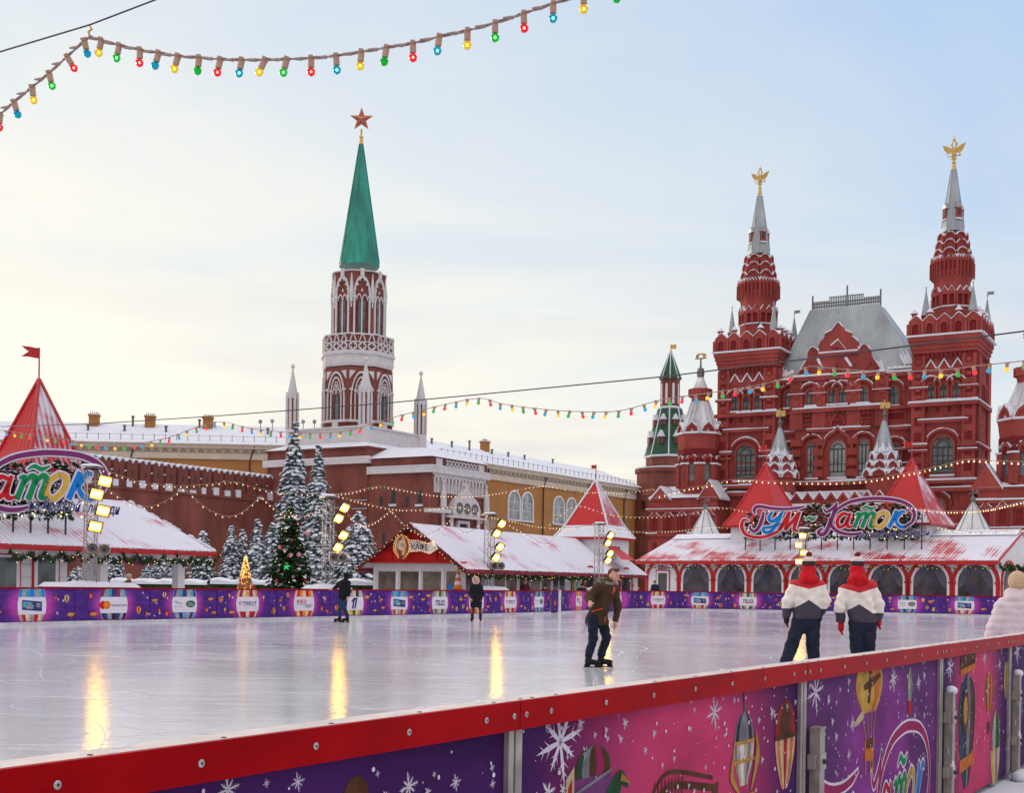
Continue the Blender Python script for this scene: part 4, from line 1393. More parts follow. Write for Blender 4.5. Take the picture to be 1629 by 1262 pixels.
for px in(1268,1303.5,1359,1403):
 c=S_(px,640,0.9)
 mb.box(c-0.95,c+0.95,0.55,0.9,zm,cz-0.6)
 for q in range(4):
  mb.box(c-0.45,c+0.45,0.42,0.55,zl+0.4+q*1.25,zl+1.1+q*1.25)
 for q in range(4):
  mb.box(c-0.75,c+0.75,0.4,0.9,zbb+0.2+q*1.5,zbb+1.2+q*1.5)
 sill_line(mb,sn,c-0.95,c+0.95,zl+2.2,0.4,0.9,0.2,0.1,False)
for px in(1257,1288,1375,1425):
 c=S_(px,665,0.9)
 d_=0.88 if 1266<px<1405 else DC-0.02
 mb.box(c-1.1,c+1.1,d_,d_+0.02,zm+0.9,zl-1.1,1)
 mb.ring([(c-1.3,zm+0.7),(c-1.3,zl-0.9),(c+1.3,zl-0.9),(c+1.3,zm+0.7)],[(c-1.1,zm+0.9),(c-1.1,zl-1.1),(c+1.1,zl-1.1),(c+1.1,zm+0.9)],d_-0.15,d_+0.02,closed=True)
for q in range(3):
 c=S_(1333,665,0.9)+(q-1)*2.5
 mb.ring(keel(2.2,2.0,5,c,zm+0.5),keel(1.6,1.5,5,c,zm+0.5),0.7,0.9)
 mb.plate(keel(1.6,1.5,5,c,zm+0.5),0.88,0.9,1)
gpx=[(1266.4,603.5),(1284,571),(1285,561),(1288,555),(1292.7,552),(1298,554.5),(1302,559),(1303,559),(1302.3,549.4),(1304.5,544),(1309,540),(1311,537),(1312,531),(1322.4,526),(1328,519),(1333.2,512),(1339,519),(1344.8,526),(1354.4,530),(1356,535.5),(1360,538.5),(1363,542),(1364.9,553),(1366.8,557),(1369.5,551),(1373.7,547.5),(1379,549.5),(1383,555),(1384,565),(1393,578),(1401.5,590),(1405,597)]
gp=[MU.hit(x,y,0.7)for x,y in gpx]
gp[0]=(gp[0][0],cz);gp[-1]=(gp[-1][0],cz)
mb.plate(gp,0.7,1.8)
snow_edge(sn,gp,0.6,2.2,0.26,0,0.3)
gm=lambda x,y:MU.hit(x,y,0.6)
for seg in(((1299,572),(1307,589)),((1343,570),(1353,584))):
 (xa,ya),(xb,yb)=seg
 p,q=gm(xa,ya),gm(xb,yb)
 sn.plate([(p[0],p[1]),(q[0],q[1]),(q[0]+0.35,q[1]+0.1),(p[0]+0.35,p[1]+0.2)],0.5,0.75)
for(xa,ya,xb,yb,xc,yc)in((1322,551,1334,541,1346,556),):
 p,q,r_=gm(xa,ya),gm(xb,yb),gm(xc,yc)
 mb.plate([p,q,r_],0.45,0.7)
 snow_edge(sn,[p,q,r_],0.4,0.7,0.22)
pL,pR=gm(1303,559.5),gm(1365,556)
mb.box(pL[0],pR[0],0.3,0.7,pL[1]-0.7,pL[1]-0.35);sn.box(pL[0],pR[0],0.28,0.7,pL[1]-0.346,pL[1]-0.12)
for k in range(5):
 px=1278+27*k
 for sx in(-1,1):
  p0,p1=gm(px+sx*10.5,597-0.1*(px-1278)),gm(px,582-0.1*(px-1278))
  mb.plate([p0,p1,(p1[0],p1[1]-0.35),(p0[0]-sx*0.3,p0[1])],0.5,0.7)
mb.build('central_wall',[RED_BRICK,RED_DEEP],mu)
sn.build('ledge_snow',SNOW,mu)
for px in(1290.7,1325.5,1340.2,1373.6):
 mu_window(mu,S_(px,632,0.9),zw0,1.25,zw1-zw0,0.88,2)
for px,y0_,y1_ in((1256.8,622,650),(1422,616,646)):
 mu_window(mu,S_(px,640,DC),Z_(px,y1_,DC),1.3,Z_(px,y0_,DC)-Z_(px,y1_,DC),DC-0.02,2)
for px,wpx,kh in((1292.5,15.5,0),(1333,25.5,1),(1374.5,16.5,0)):
 mu_window(mu,S_(px,730,0.9),zbb,wpx/11.3,zbt-zbb,0.88,4 if kh else 3,glass=GLASS_L,big=True,keelhood=bool(kh))
for px in(1258,1424):
 mu_window(mu,S_(px,730,DC),zbb+1,1.6,zbt-zbb-1.8,DC-0.02,2)
for px in(1270,1300,1360,1392,1495):
 mu_window(mu,S_(px,800,0.9),zbase-7.0,1.8,4.2,0.86 if px<1450 else-0.06,2)
 # ---- roof
rd_=9.0
rl,rr_=MU.hit(1292.7,495,rd_),MU.hit(1400.8,486,rd_)
zr=(rl[1]+rr_[1])/2
ROOF_M=mat('seamed_tin_roof',(0.30,0.325,0.345),0.45,0.18,0.35,metal=0.35,spec=0.5,stretch=(1,1,0.25))
mb=MB()
b0=cz-0.2
V=[(sa-0.6,1.4,b0),(sb+0.6,1.4,b0),(sb+0.6,19,b0),(sa-0.6,19,b0),(rl[0],rd_-1,zr),(rr_[0],rd_-1,zr),(rr_[0],rd_+3,zr),(rl[0],rd_+3,zr)]
mb.add(V,[(0,1,5,4),(1,2,6,5),(2,3,7,6),(3,0,4,7),(4,5,6,7)])
n=44
for i in range(n+1):
 t=i/n
 top=(rl[0]+(rr_[0]-rl[0])*t,rd_-1.05,zr)
 f=1.0
 bot=(sa-0.6+(sb-sa+1.2)*t,1.35,b0)
 mb.bar(top,bot,0.10)
mb.build('hipped_roof',ROOF_M,mu)
mb=MB()
for(u0,u1,f0,f1)in((0.02,0.98,0.0,0.05),(0.0,0.12,0.05,0.2),(0.62,0.78,0.05,0.28),(0.80,1.0,0.05,0.10),(0.92,1.0,0.1,0.34)):
 def rp(u,f):
  x=(sa-0.6+(sb-sa+1.2)*u)*(1-f)+(rl[0]+(rr_[0]-rl[0])*u)*f
  return(x,1.32*(1-f)+(rd_-1.08)*f-0.06,b0*(1-f)+zr*f+0.1)
 N_=14
 lo=[rp(u0+(u1-u0)*i/N_,f0)for i in range(N_+1)]
 hi=[rp(u0+(u1-u0)*i/N_,f0+(f1-f0)*(0.35+0.65*random.random()))for i in range(N_+1)]
 for i in range(N_):
  mb.quad(lo[i],lo[i+1],hi[i+1],hi[i])
mb.build('roof_snow',SNOW,mu)
mb=MB()
zc_=zr+0.1
hc=MU.z(1400,468,rd_)-zr
for i in range(40):
 x=rl[0]+(rr_[0]-rl[0])*i/39
 k=0.75+(0.35 if 10<=i<=29 else 0)+(0.9 if i==20 else 0)
 if i in(0,39):k=1.35
 mb.bar((x,rd_,zc_-0.2),(x,rd_,zc_+hc*k),0.13 if i not in(0,39,20)else 0.2)
 mb.ball((x,rd_,zc_+hc*k),0.13,5)
for zq_ in(0.25,0.62):
 mb.bar((rl[0],rd_,zc_+hc*zq_),(rr_[0],rd_,zc_+hc*zq_),0.10)
for i in range(39):
 x=rl[0]+(rr_[0]-rl[0])*(i+0.5)/39
 circ=lambda rr:[(x+rr*math.cos(t*math.pi/4),zc_+hc*0.43+rr*math.sin(t*math.pi/4))for t in range(8)]
 mb.ring(circ(0.24),circ(0.16),rd_-0.04,rd_+0.04,closed=True)
mb.build('ridge_cresting',IRON,mu)
# ---- porch with two tents in front of the middle
PD=-7.0
zp=MU.z(1333,790,PD)
zpt=MU.z(1333,777,PD)
a,b=MU.s(1240,790,PD),MU.s(1428,790,PD)
mb=MB();sn=MB()
mb.box(a,b,PD,0,0,zp-0.4)
n=10
for i in range(n):
 w=(b-a)/n
 c=a+w*(i+0.5)
 g=[(c-w*0.5,zp-0.45),(c,zp+0.65),(c+w*0.5,zp-0.45)]
 mb.plate(g,PD-0.1,PD+0.4)
 snow_edge(sn,g,PD-0.15,PD+3.5,0.15)
 mb.plate([(c-w*0.26,zp-0.4),(c,zp+.2),(c+w*0.26,zp-0.4)],PD-0.14,PD-0.1,1)
sill_line(mb,sn,a,b,zp-1.2,PD-0.4,PD,0.4,0.2)
sill_line(mb,sn,a,b,zp-4.0,PD-0.4,PD,0.4,0.2)
sn.add([(a,PD+0.4,zp-0.3),(b,PD+0.4,zp-0.3),(b,0,zp+1.3),(a,0,zp+1.3)],[(0,1,2,3)])
mb.build('porch_wall',[RED_BRICK,RED_DEEP],mu)
sn.build('porch_snow',SNOW,mu)
def porch_tent(px,yt_,yb_,yk,k=1.0):
 d=PD+3.0
 c,za=MU.hit(px,yt_,d)
 zb_,zk=MU.z(px,yb_,d),MU.z(px,yk,d)
 pm=abs(MU.s(px+10,yb_,d)-MU.s(px-10,yb_,d))/20*0.91
 t=empty('porch_tent',(c,d,0),0,parent=mu)
 r0,r1=16.5*pm*k,28*pm*k
 mb=MB();sn=MB()
 mb.lathe([(r1*0.97,zp-3.5),(r1*0.97,zk)],8,(0,0),a8)
 hh_=zb_-zk
 for tier in range(3):
  rt=r1+(r0*1.05-r1)*tier/2.0
  z0_=zk+hh_*tier/3.0
  ht=hh_/3*0.86
  mb.lathe([(rt*1.0,z0_),(rt*0.9,z0_+ht)],8,(0,0),a8)
  sn.lathe([(rt*1.02,z0_+ht*0.55),(rt*0.86,z0_+ht*1.15)],8,(0,0),a8)
  wk=2*rt*math.sin(a8)
  for q in range(8):
   T=fT(rt*math.cos(a8),q*math.pi/4);mb.T=T;sn.T=T
   o_=keel(wk*0.96,ht,4,0,z0_)
   mb.plate(o_,-0.3,0.2)
   mb.ring(o_,keel(wk*0.7,ht*0.72,4,0,z0_),-0.42,-0.3)
   snow_edge(sn,o_,-0.5,0.45,0.2,0,0.1)
   mb.T=None;sn.T=None
 mb.build('gable_tiers',[RED_BRICK,RED_DEEP],t)
 sn.lathe([(r0*1.02,zb_-0.1),(r0*0.9,zb_+(za-zb_)*0.12)],8,(0,0),a8)
 for q in range(8):
  a_=a8+q*math.pi/4+0.3
  hh2=(za-zb_)*(0.25+0.45*random.random())
  f=hh2/(za-zb_)
  r2=r0*(1-f)*1.01
  sn.add([(r0*math.cos(a_)*.95,r0*math.sin(a_)*.95,zb_+0.2),(r0*math.cos(a_+0.5)*.95,r0*math.sin(a_+0.5)*.95,zb_+0.2),(r2*math.cos(a_+0.25)*.97,r2*math.sin(a_+0.25)*.97,zb_+hh2)],[(0,1,2)])
 sn.build('tent_snow',SNOW,t)
 mb=MB()
 mb.lathe([(r0,zb_-0.2),(r0*0.97,zb_+0.1),(0.22,za)],8,(0,0),a8)
 for q in range(8):
  a_=a8+q*math.pi/4
  mb.bar((r0*.97*math.cos(a_),r0*.97*math.sin(a_),zb_+.1),(0.22*math.cos(a_),0.22*math.sin(a_),za),0.1)
 mb.build('tent_roof',TIN,t)
 mb=MB()
 mb.lathe([(0.28,za-0.1),(0.2,za+0.5),(0.4,za+0.8),(0.15,za+1.1),(0.12,za+1.9)],8)
 mb.build('finial_stem',IRON,t)
 mb=MB()
 mb.box(-0.6,0.75,-0.08,0.08,za+1.6,za+2.4)
 mb.bar((0,0,za+1.2),(0,0,za+2.8),0.14)
 mb.build('gilt_emblem',GOLD,t)
porch_tent(1241,681,724,762,1.0)
porch_tent(1407,669,719,759,1.12)
# ---- flank towers with flared tents
def flank(px,d,rpx,ys,fin=True,name='flank_tower'):
 """octagonal corner tower: ys = tent base, neck bottom, neck top, cone tip, gable top, eave, window top, window bottom"""
 c=MU.hit(px,700,d)[0]
 t=empty(name,(c,d,0),0,parent=mu)
 pm=abs(MU.s(px+10,700,d)-MU.s(px-10,700,d))/20*0.89
 r=rpx*pm
 zz={k:MU.z(px,v,d-r*0.8)for k,v in ys.items()}
 mb=MB();sn=MB()
 mb.lathe([(r*0.94,0),(r*0.94,zz['eave']-3.2),(r*0.98,zz['eave']-2.4),(r*1.04,zz['eave']-0.6),(r*1.08,zz['eave'])],8,(0,0),a8)
 wk=2*r*1.02*math.sin(a8)
 for q in range(8):
  T=fT(r*0.94*math.cos(a8),q*math.pi/4);mb.T=T;sn.T=T
  hw=zz['wt']-zz['wb']
  mb.plate(arch(wk*0.40,hw,7,0,zz['wb']),-0.06,0.0,2)
  mb.ring(arch(wk*0.56,hw+0.4,7,0,zz['wb']),arch(wk*0.40,hw,7,0,zz['wb']),-0.35,0.0)
  for sx in(-1,1):
   mb.box(sx*wk*0.42-0.45,sx*wk*0.42+0.45,-0.4,0.0,zz['wb']-1,zz['wt']-1.0)
   sn.box(sx*wk*0.42-0.6,sx*wk*0.42+0.6,-0.55,0.0,zz['wt']-1.0,zz['wt']-0.75)
  ra=wk*0.36
  o_=[(ra*math.cos(math.pi-math.pi*i/10),zz['wt']-wk*0.2+ra*math.sin(math.pi*i/10))for i in range(11)]
  snow_edge(sn,o_[1:5],-0.4,0.0,0.2,0,0.2);snow_edge(sn,o_[6:10],-0.4,0.0,0.2,0,0.2)
  for k in range(6):
   c_=-wk/2+wk*(k+0.5)/6
   mb.box(c_-0.2,c_+0.2,-0.28,-0.02,zz['eave']-3.0,zz['eave']-2.2,1)
   mb.box(c_-0.17,c_+0.17,-0.24,-0.02,zz['eave']-4.4,zz['eave']-3.5,1)
  T=fT(r*1.02*math.cos(a8),q*math.pi/4);mb.T=T;sn.T=T
  hg=zz['gt']-zz['eave']
  o_=keel(wk*0.86,hg,5,0,zz['eave'])
  mb.plate(o_,-0.1,0.6)
  mb.ring(o_,keel(wk*0.64,hg*0.75,5,0,zz['eave']),-0.28,-0.1)
  snow_edge(sn,o_,-0.34,1.2,0.24,0,0.15)
  sn.box(-wk/2,wk/2,-0.3,0.3,zz['eave']+0.003,zz['eave']+0.3)
  mb.T=None;sn.T=None
 mb.build('tower_wall',[RED_BRICK,RED_DEEP,GLASS],t)
 sn.build('tower_snow',SNOW,t)
 mb=MB()
 rn=r*0.42
 prof=[(r*1.0,zz['eave']+0.2),(r*0.86,zz['eave']+(zz['n0']-zz['eave'])*0.28),(r*0.62,zz['eave']+(zz['n0']-zz['eave'])*0.62),(rn,zz['n0'])]
 mb.lathe(prof,16)
 for q in range(16):
  a_=q*math.pi/8
  for(p0,p1)in zip(prof,prof[1:]):
   mb.bar((p0[0]*math.cos(a_),p0[0]*math.sin(a_),p0[1]),(p1[0]*math.cos(a_),p1[0]*math.sin(a_),p1[1]),0.16)
 mb.lathe([(rn*1.05,zz['n1']),(0.3,zz['tip'])],16)
 mb.build('flared_tent',TENT_M,t)
 mb=MB()
 mb.lathe([(rn*0.95,zz['n0']-0.4),(rn*1.0,zz['n0']+0.4),(rn*1.12,zz['n1'])],16)
 for q in range(16):
  a_=q*math.pi/8
  mb.box(rn*1.12*math.cos(a_)-0.25,rn*1.12*math.cos(a_)+0.25,rn*1.12*math.sin(a_)-0.25,rn*1.12*math.sin(a_)+0.25,zz['n1']-0.6,zz['n1']+0.5)
 mb.build('tent_collar',RED_BRICK,t)
 mb=MB()
 z_=zz['tip']
 mb.lathe([(0.5,z_-0.4),(0.62,z_+0.2),(0.5,z_+0.9),(0.16,z_+1.1),(0.12,z_+2.4)],8,(0,0),0,1)
 fh=zz['ftop']-z_-2.4
 for s_ in(-1,1):
  mb.tube([(0,0,z_+2.4),(s_*0.5,0,z_+2.5),(s_*0.75,0,z_+2.9),(s_*0.5,0,z_+2.4+fh*0.45),(s_*0.62,0,z_+2.4+fh*0.75),(s_*0.3,0,z_+2.4+fh*0.85)],[0.12,0.14,0.2,0.3,0.22,0.1],6)
  mb.bar((-0.9,0,z_+2.45),(0.9,0,z_+2.45),0.14)
  mb.ball((s_*0.42,0,z_+2.4+fh*0.85),0.24,6)
 mb.lathe([(0.3,z_+2.4+fh*0.9),(0.4,z_+2.4+fh),(0.05,z_+2.5+fh)],6)
 mb.build('heraldic_finial',[GOLD,IRON],t)
 return t
TENT_M=mat('frosted_tin_tent',(0.42,0.40,0.43),0.55,0.3,0.5,metal=0.25,spec=0.4,stretch=(1,1,0.2),tint=(0.62,0.60,0.64))
flank(1113,-1.0,35,dict(eave=690,gt=671,n0=636,n1=621,tip=592,ftop=558,wt=728,wb=765))
flank(1637,-2.0,55,dict(eave=667,gt=641,n0=605,n1=586,tip=560,ftop=513,wt=708,wb=757))
# ---- low wings, with snowy gabled parapets
def wing(pxa,pxb,ytop,d,name,gables,ybase):
 a,b=MU.s(pxa,ytop,d),MU.s(pxb,ytop,d)
 zt_=MU.z((pxa+pxb)/2,ytop+14,d)
 zr_=MU.z((pxa+pxb)/2,ytop-6,d+4)
 w=empty(name,(a,d,0),0,parent=mu)
 L_=b-a
 mb=MB();sn=MB()
 mb.box(0,L_,0,-d+2,0,zt_)
 sn.add([(0,-0.4,zt_+0.05),(L_,-0.4,zt_+0.05),(L_,5.5,zr_),(0,5.5,zr_),(0,9,zr_),(L_,9,zr_)],[(0,1,2,3),(3,2,5,4)])
 for gx,gw,gh in gables:
  g=[(gx-gw/2,zt_-0.3),(gx,zt_+gh),(gx+gw/2,zt_-0.3)]
  mb.plate(g,-0.3,3.5)
  snow_edge(sn,g,-0.4,3.6,0.3)
 for dz in(1.6,5.2,8.5):
  sill_line(mb,sn,0,L_,zt_-dz,-0.35,0.0,0.4,0.2,False)
 n=max(3,int(L_/1.9))
 for i in range(n):
  c=L_*(i+0.5)/n
  mb.plate(arch(0.9,1.9,5,c,zt_-4.7),-0.04,0.0,1)
  g=[(c-0.75,zt_-2.6),(c,zt_-1.75),(c+0.75,zt_-2.6)]
  snow_edge(sn,g,-0.35,0.0,0.14)
  mb.plate(g,-0.3,0.0)
  mb.box(c-0.95-0.2,c-0.95+0.2,-0.25,0.0,zt_-5.2,zt_-2.6)
  mb.plate(arch(0.7,1.6,5,c,zt_-8.0),-0.04,0.0,1)
 mb.build('wing_wall',[RED_BRICK,RED_DEEP],w)
 sn.build('wing_snow',SNOW,w)
wing(1032,1142,779,-5,'side_wing',((2.0,3.4,1.6),(9.6,3.6,2.4)),0)
wing(1556,1720,761,-6,'side_wing',((1.0,4.2,3.0),(14,4,2.5)),0)
# --- lettering and flat printed art
_tc={}
def text_shape(s,shear=0.0,bold=0.0,spacing=1.0):
 key=(s,shear,bold,spacing)
 if key not in _tc:
  cu=bpy.data.curves.new('lettering','FONT')
  cu.body=s;cu.size=1.0;cu.shear=shear;cu.offset=bold;cu.space_character=spacing
  cu.resolution_u=3
  ob=bpy.data.objects.new('lettering',cu)
  COL.objects.link(ob)
  bpy.context.view_layer.update()
  me=bpy.data.meshes.new_from_object(ob.evaluated_get(bpy.context.evaluated_depsgraph_get()))
  vs=[(v.co.x,v.co.y)for v in me.vertices]
  fs=[tuple(p.vertices)for p in me.polygons]
  bpy.data.objects.remove(ob);bpy.data.curves.remove(cu);bpy.data.meshes.remove(me)
  xs=[v[0]for v in vs];ys=[v[1]for v in vs]
  _tc[key]=([(x-(min(xs)+max(xs))/2,y-(min(ys)+max(ys))/2)for x,y in vs],fs,max(xs)-min(xs),max(ys)-min(ys))
 return _tc[key]
def add_text(mb,s,cx,cz,y,mi,h=None,w=None,shear=0.0,bold=0.0,spacing=1.0,slope=0.0):
 vs,fs,W_,H_=text_shape(s,shear,bold,spacing)
 kx=(w/W_)if w else h/H_
 kz=(h/H_)if h else kx
 mb.add([(cx+x*kx,y,cz+z*kz+slope*x*kx)for x,z in vs],fs,mi)
def ribbon(pts,w,n=6):
 """smooth stroke through pts (Catmull-Rom) as left and right outlines; w is a width or a list of widths"""
 P=[np.array(p,float)for p in pts]
 ws=w if isinstance(w,(list,tuple))else[w]*len(P)
 P2=[2*P[0]-P[1]]+P+[2*P[-1]-P[-2]]
 c,cw=[],[]
 for i in range(1,len(P2)-2):
  for k in range(n):
   t=k/n
   a,b,d,e=P2[i-1],P2[i],P2[i+1],P2[i+2]
   c.append(0.5*((2*b)+(-a+d)*t+(2*a-5*b+4*d-e)*t*t+(-a+3*b-3*d+e)*t**3))
   cw.append(ws[i-1]*(1-t)+ws[i]*t)
 c.append(P[-1]);cw.append(ws[-1])
 Lf,Rt=[],[]
 for i in range(len(c)):
  d=c[min(i+1,len(c)-1)]-c[max(i-1,0)]
  d=d/(np.linalg.norm(d)+1e-9)
  nn=np.array([-d[1],d[0]])*cw[i]/2
  Lf.append(c[i]+nn);Rt.append(c[i]-nn)
 return Lf,Rt
def stroke(mb,pts,w,y,mi,f=None,grow=0.0,thick=0.0,n=6):
 """flat (or thick) brush stroke; f maps 2D design units to local x, z"""
 ws=[q+grow for q in w]if isinstance(w,(list,tuple))else w+grow
 Lf,Rt=ribbon(pts,ws,n)
 if grow:
  for A in(Lf,Rt):
   A[0]=A[0]+(A[0]-A[1])/(np.linalg.norm(A[0]-A[1])+1e-9)*grow/2
   A[-1]=A[-1]+(A[-1]-A[-2])/(np.linalg.norm(A[-1]-A[-2])+1e-9)*grow/2
 f=f or(lambda p:p)
 A=[f(p)for p in Lf];B=[f(p)for p in Rt]
 m=len(A)
 vs=[(p[0],y,p[1])for p in A]+[(p[0],y,p[1])for p in B]
 fs=[]
 for i in range(m-1):
  q=(i,i+1,m+i+1,m+i)
  (x0,_,z0),(x1,_,z1),(x2,_,z2)=vs[q[0]],vs[q[1]],vs[q[2]]
  fs.append(q if(x1-x0)*(z2-z0)-(x2-x0)*(z1-z0)>0 else q[::-1])
 mb.add(vs,fs,mi)
 if thick:
  vs2=vs+[(x,y+thick,z)for x,_,z in vs]
  k=2*m
  fs2=[(i,k+i,k+i+1,i+1)for i in range(m-1)]+[(m+i,m+i+1,k+m+i+1,k+m+i)for i in range(m-1)]
  fs2+=[(0,m,k+m,k),(m-1,k+m-1,k+2*m-1,2*m-1)]
  mb.add(vs2,fs2,mi)
def disc(mb,cx,cz,rx,rz,y,mi,n=16):
 mb.poly([(cx+rx*math.cos(-2*math.pi*i/n+0.0)*1,y,cz-rz*math.sin(-2*math.pi*i/n))for i in range(n)],mi)
DMATS=[P_WHITE,P_BLACK,P_RED,P_ORANGE,P_GOLD,P_BROWN,P_TEAL,P_BLUE,P_NAVY,P_GREEN,P_DGREEN,P_YEL,P_PLUM,P_CRIM,P_GREY,P_CREAM]
WH,BK,RD,OR,GD,BR,TE,BL,NV,GN,DG,YE,PL_,CR,GY,CM=range(1,17)
def gores(mb,cx,cz,rx,top,bot,y,cols,n=8,t0=-1.0,t1=1.0,pinch=0.28):
 """balloon envelope as vertical gores between relative heights t0..t1 (-1 bottom, 1 top)"""
 def half(t):
  if t>=0:
   return math.sqrt(max(0,1-t*t))
  return max(pinch,math.cos(t*1.35)**0.9)
 N_=7
 for k in range(n):
  a0,a1=-1+2*k/n,-1+2*(k+1)/n
  s0,s1=math.sin(a0*math.pi/2),math.sin(a1*math.pi/2)
  for i in range(N_):
   ta,tb=t0+(t1-t0)*i/N_,t0+(t1-t0)*(i+1)/N_
   za=cz+(ta*top if ta>=0 else ta*bot);zb_=cz+(tb*top if tb>=0 else tb*bot)
   wa,wb_=rx*half(ta),rx*half(tb)
   mb.quad((cx+s0*wa,y,za),(cx+s1*wa,y,za),(cx+s1*wb_,y,zb_),(cx+s0*wb_,y,zb_),cols[k%len(cols)])
def small_art(mb,cx,cz,r,y,seed):
 rnd=random.Random(seed)
 k=seed%5
 cols=rnd.choice([(GD,BR,OR),(OR,GD,RD),(CM,GD,OR),(GD,CM,BR)])
 if k in(0,1):
  gores(mb,cx,cz+r*0.2,r*0.62,r*0.8,r*0.8,y,cols,5)
  mb.quad((cx-r*.16,y,cz-r*0.95),(cx+r*.16,y,cz-r*0.95),(cx+r*.2,y,cz-r*.72),(cx-r*.2,y,cz-r*.72),BR)
 elif k==2:
  disc(mb,cx,cz,r*0.95,r*0.38,y,OR,14)
  disc(mb,cx,cz+r*0.14,r*0.7,r*0.16,y-0.001,GD,12)
  mb.quad((cx-r*.45,y,cz-r*.62),(cx+r*.35,y,cz-r*.62),(cx+r*.45,y,cz-r*.42),(cx-r*.5,y,cz-r*.42),BR)
  mb.add([(cx+r*.75,y,cz-r*.1),(cx+r*1.15,y,cz+r*.35),(cx+r*.6,y,cz+r*.2)],[(0,1,2)],GD)
 elif k==3:
  mb.quad((cx-r*.3,y,cz-r*.6),(cx+r*.3,y,cz-r*.6),(cx+r*.42,y,cz+r*.3),(cx-r*.42,y,cz+r*.3),RD)
  mb.quad((cx-r*.2,y-0.001,cz-r*.45),(cx+r*.2,y-0.001,cz-r*.45),(cx+r*.28,y-0.001,cz+r*.15),(cx-r*.28,y-0.001,cz+r*.15),OR)
  mb.add([(cx-r*.48,y,cz+r*.3),(cx+r*.48,y,cz+r*.3),(cx,y,cz+r*.8)],[(0,1,2)],BR)
 else:
  mb.quad((cx,y,cz-r*.7),(cx+r*.4,y,cz+r*.1),(cx,y,cz+r*.6),(cx-r*.4,y,cz+r*.1),OR)
  mb.quad((cx,y-.001,cz-r*.5),(cx+r*.2,y-.001,cz+r*.05),(cx,y-.001,cz+r*.3),(cx-r*.2,y-.001,cz+r*.05),CM)
  mb.quad((cx-r*.25,y,cz-r*1.0),(cx-r*.08,y,cz-r*.95),(cx+r*.02,y,cz-r*.66),(cx-r*.06,y,cz-r*.66),GD)
def snowflake(mb,cx,cz,r,y,mi=WH,arms=8,k=1.0):
 for a in range(arms):
  t=2*math.pi*a/arms+0.2
  c_,s_=math.cos(t),math.sin(t)
  rr=r*(1.0 if a%2==0 else 0.72)
  w=r*0.045*k
  mb.add([(cx-s_*w,y,cz+c_*w),(cx+c_*rr*.5-s_*w*1.6,y,cz+s_*rr*.5+c_*w*1.6),(cx+c_*rr,y,cz+s_*rr),(cx+c_*rr*.5+s_*w*1.6,y,cz+s_*rr*.5-c_*w*1.6),(cx+s_*w,y,cz-c_*w)],[(4,3,2,1,0)],mi)
  for q in(0.42,0.68):
   for sd_ in(-1,1):
    t2=t+sd_*0.75
    x0,z0_=cx+c_*rr*q,cz+s_*rr*q
    l=rr*(0.34 if q<.5 else.24)
    mb.add([(x0-s_*w*.7,y-.001,z0_+c_*w*.7),(x0+math.cos(t2)*l,y-.001,z0_+math.sin(t2)*l),(x0+s_*w*.7,y-.001,z0_-c_*w*.7)],[(2,1,0)],mi)
def card_logo(mb,cx,cz,w,y):
 h=w*0.42
 sk=0.06*w
 mb.quad((cx-w/2,y,cz-h/2+sk*.5),(cx+w/2,y,cz-h/2-sk*.6),(cx+w/2,y,cz+h/2-sk),(cx-w/2,y,cz+h/2+sk*.3),NV)
 mb.quad((cx-w*.46,y-.001,cz-h*.18),(cx-w*.1,y-.001,cz-h*.22),(cx+w*.02,y-.001,cz+h*.3),(cx-w*.44,y-.001,cz+h*.38),TE)
 mb.quad((cx-w*.30,y-.002,cz-h*.3),(cx+w*.05,y-.002,cz-h*.34),(cx+w*.1,y-.002,cz+h*.05),(cx-w*.22,y-.002,cz+h*.1),GY)
 for t in(0.1,-0.12):
  mb.quad((cx+w*.2,y-.001,cz+h*t-.01),(cx+w*.42,y-.001,cz+h*t-.02),(cx+w*.42,y-.001,cz+h*t+.02),(cx+w*.2,y-.001,cz+h*t+.03),GY)
LOGOS={'card':(TE,(TE,BL,GY),(CM,GY,RD)),'circles':(PL_,(NV,PL_,GY,TE),(GY,BK,NV)),'oval':(TE,(TE,NV,GY),(NV,TE,GY)),'watch':(CM,(CM,GD,CR),(CR,CM,RD)),'redword':(OR,(OR,CM,RD),(RD,OR,CM)),'one':(GY,(GY,CM,BK),(YE,DG,CM)),'tele':(DG,(CM,DG,GY),(GY,CM,DG)),'none':(GY,(CM,GY),(GY,CM))}
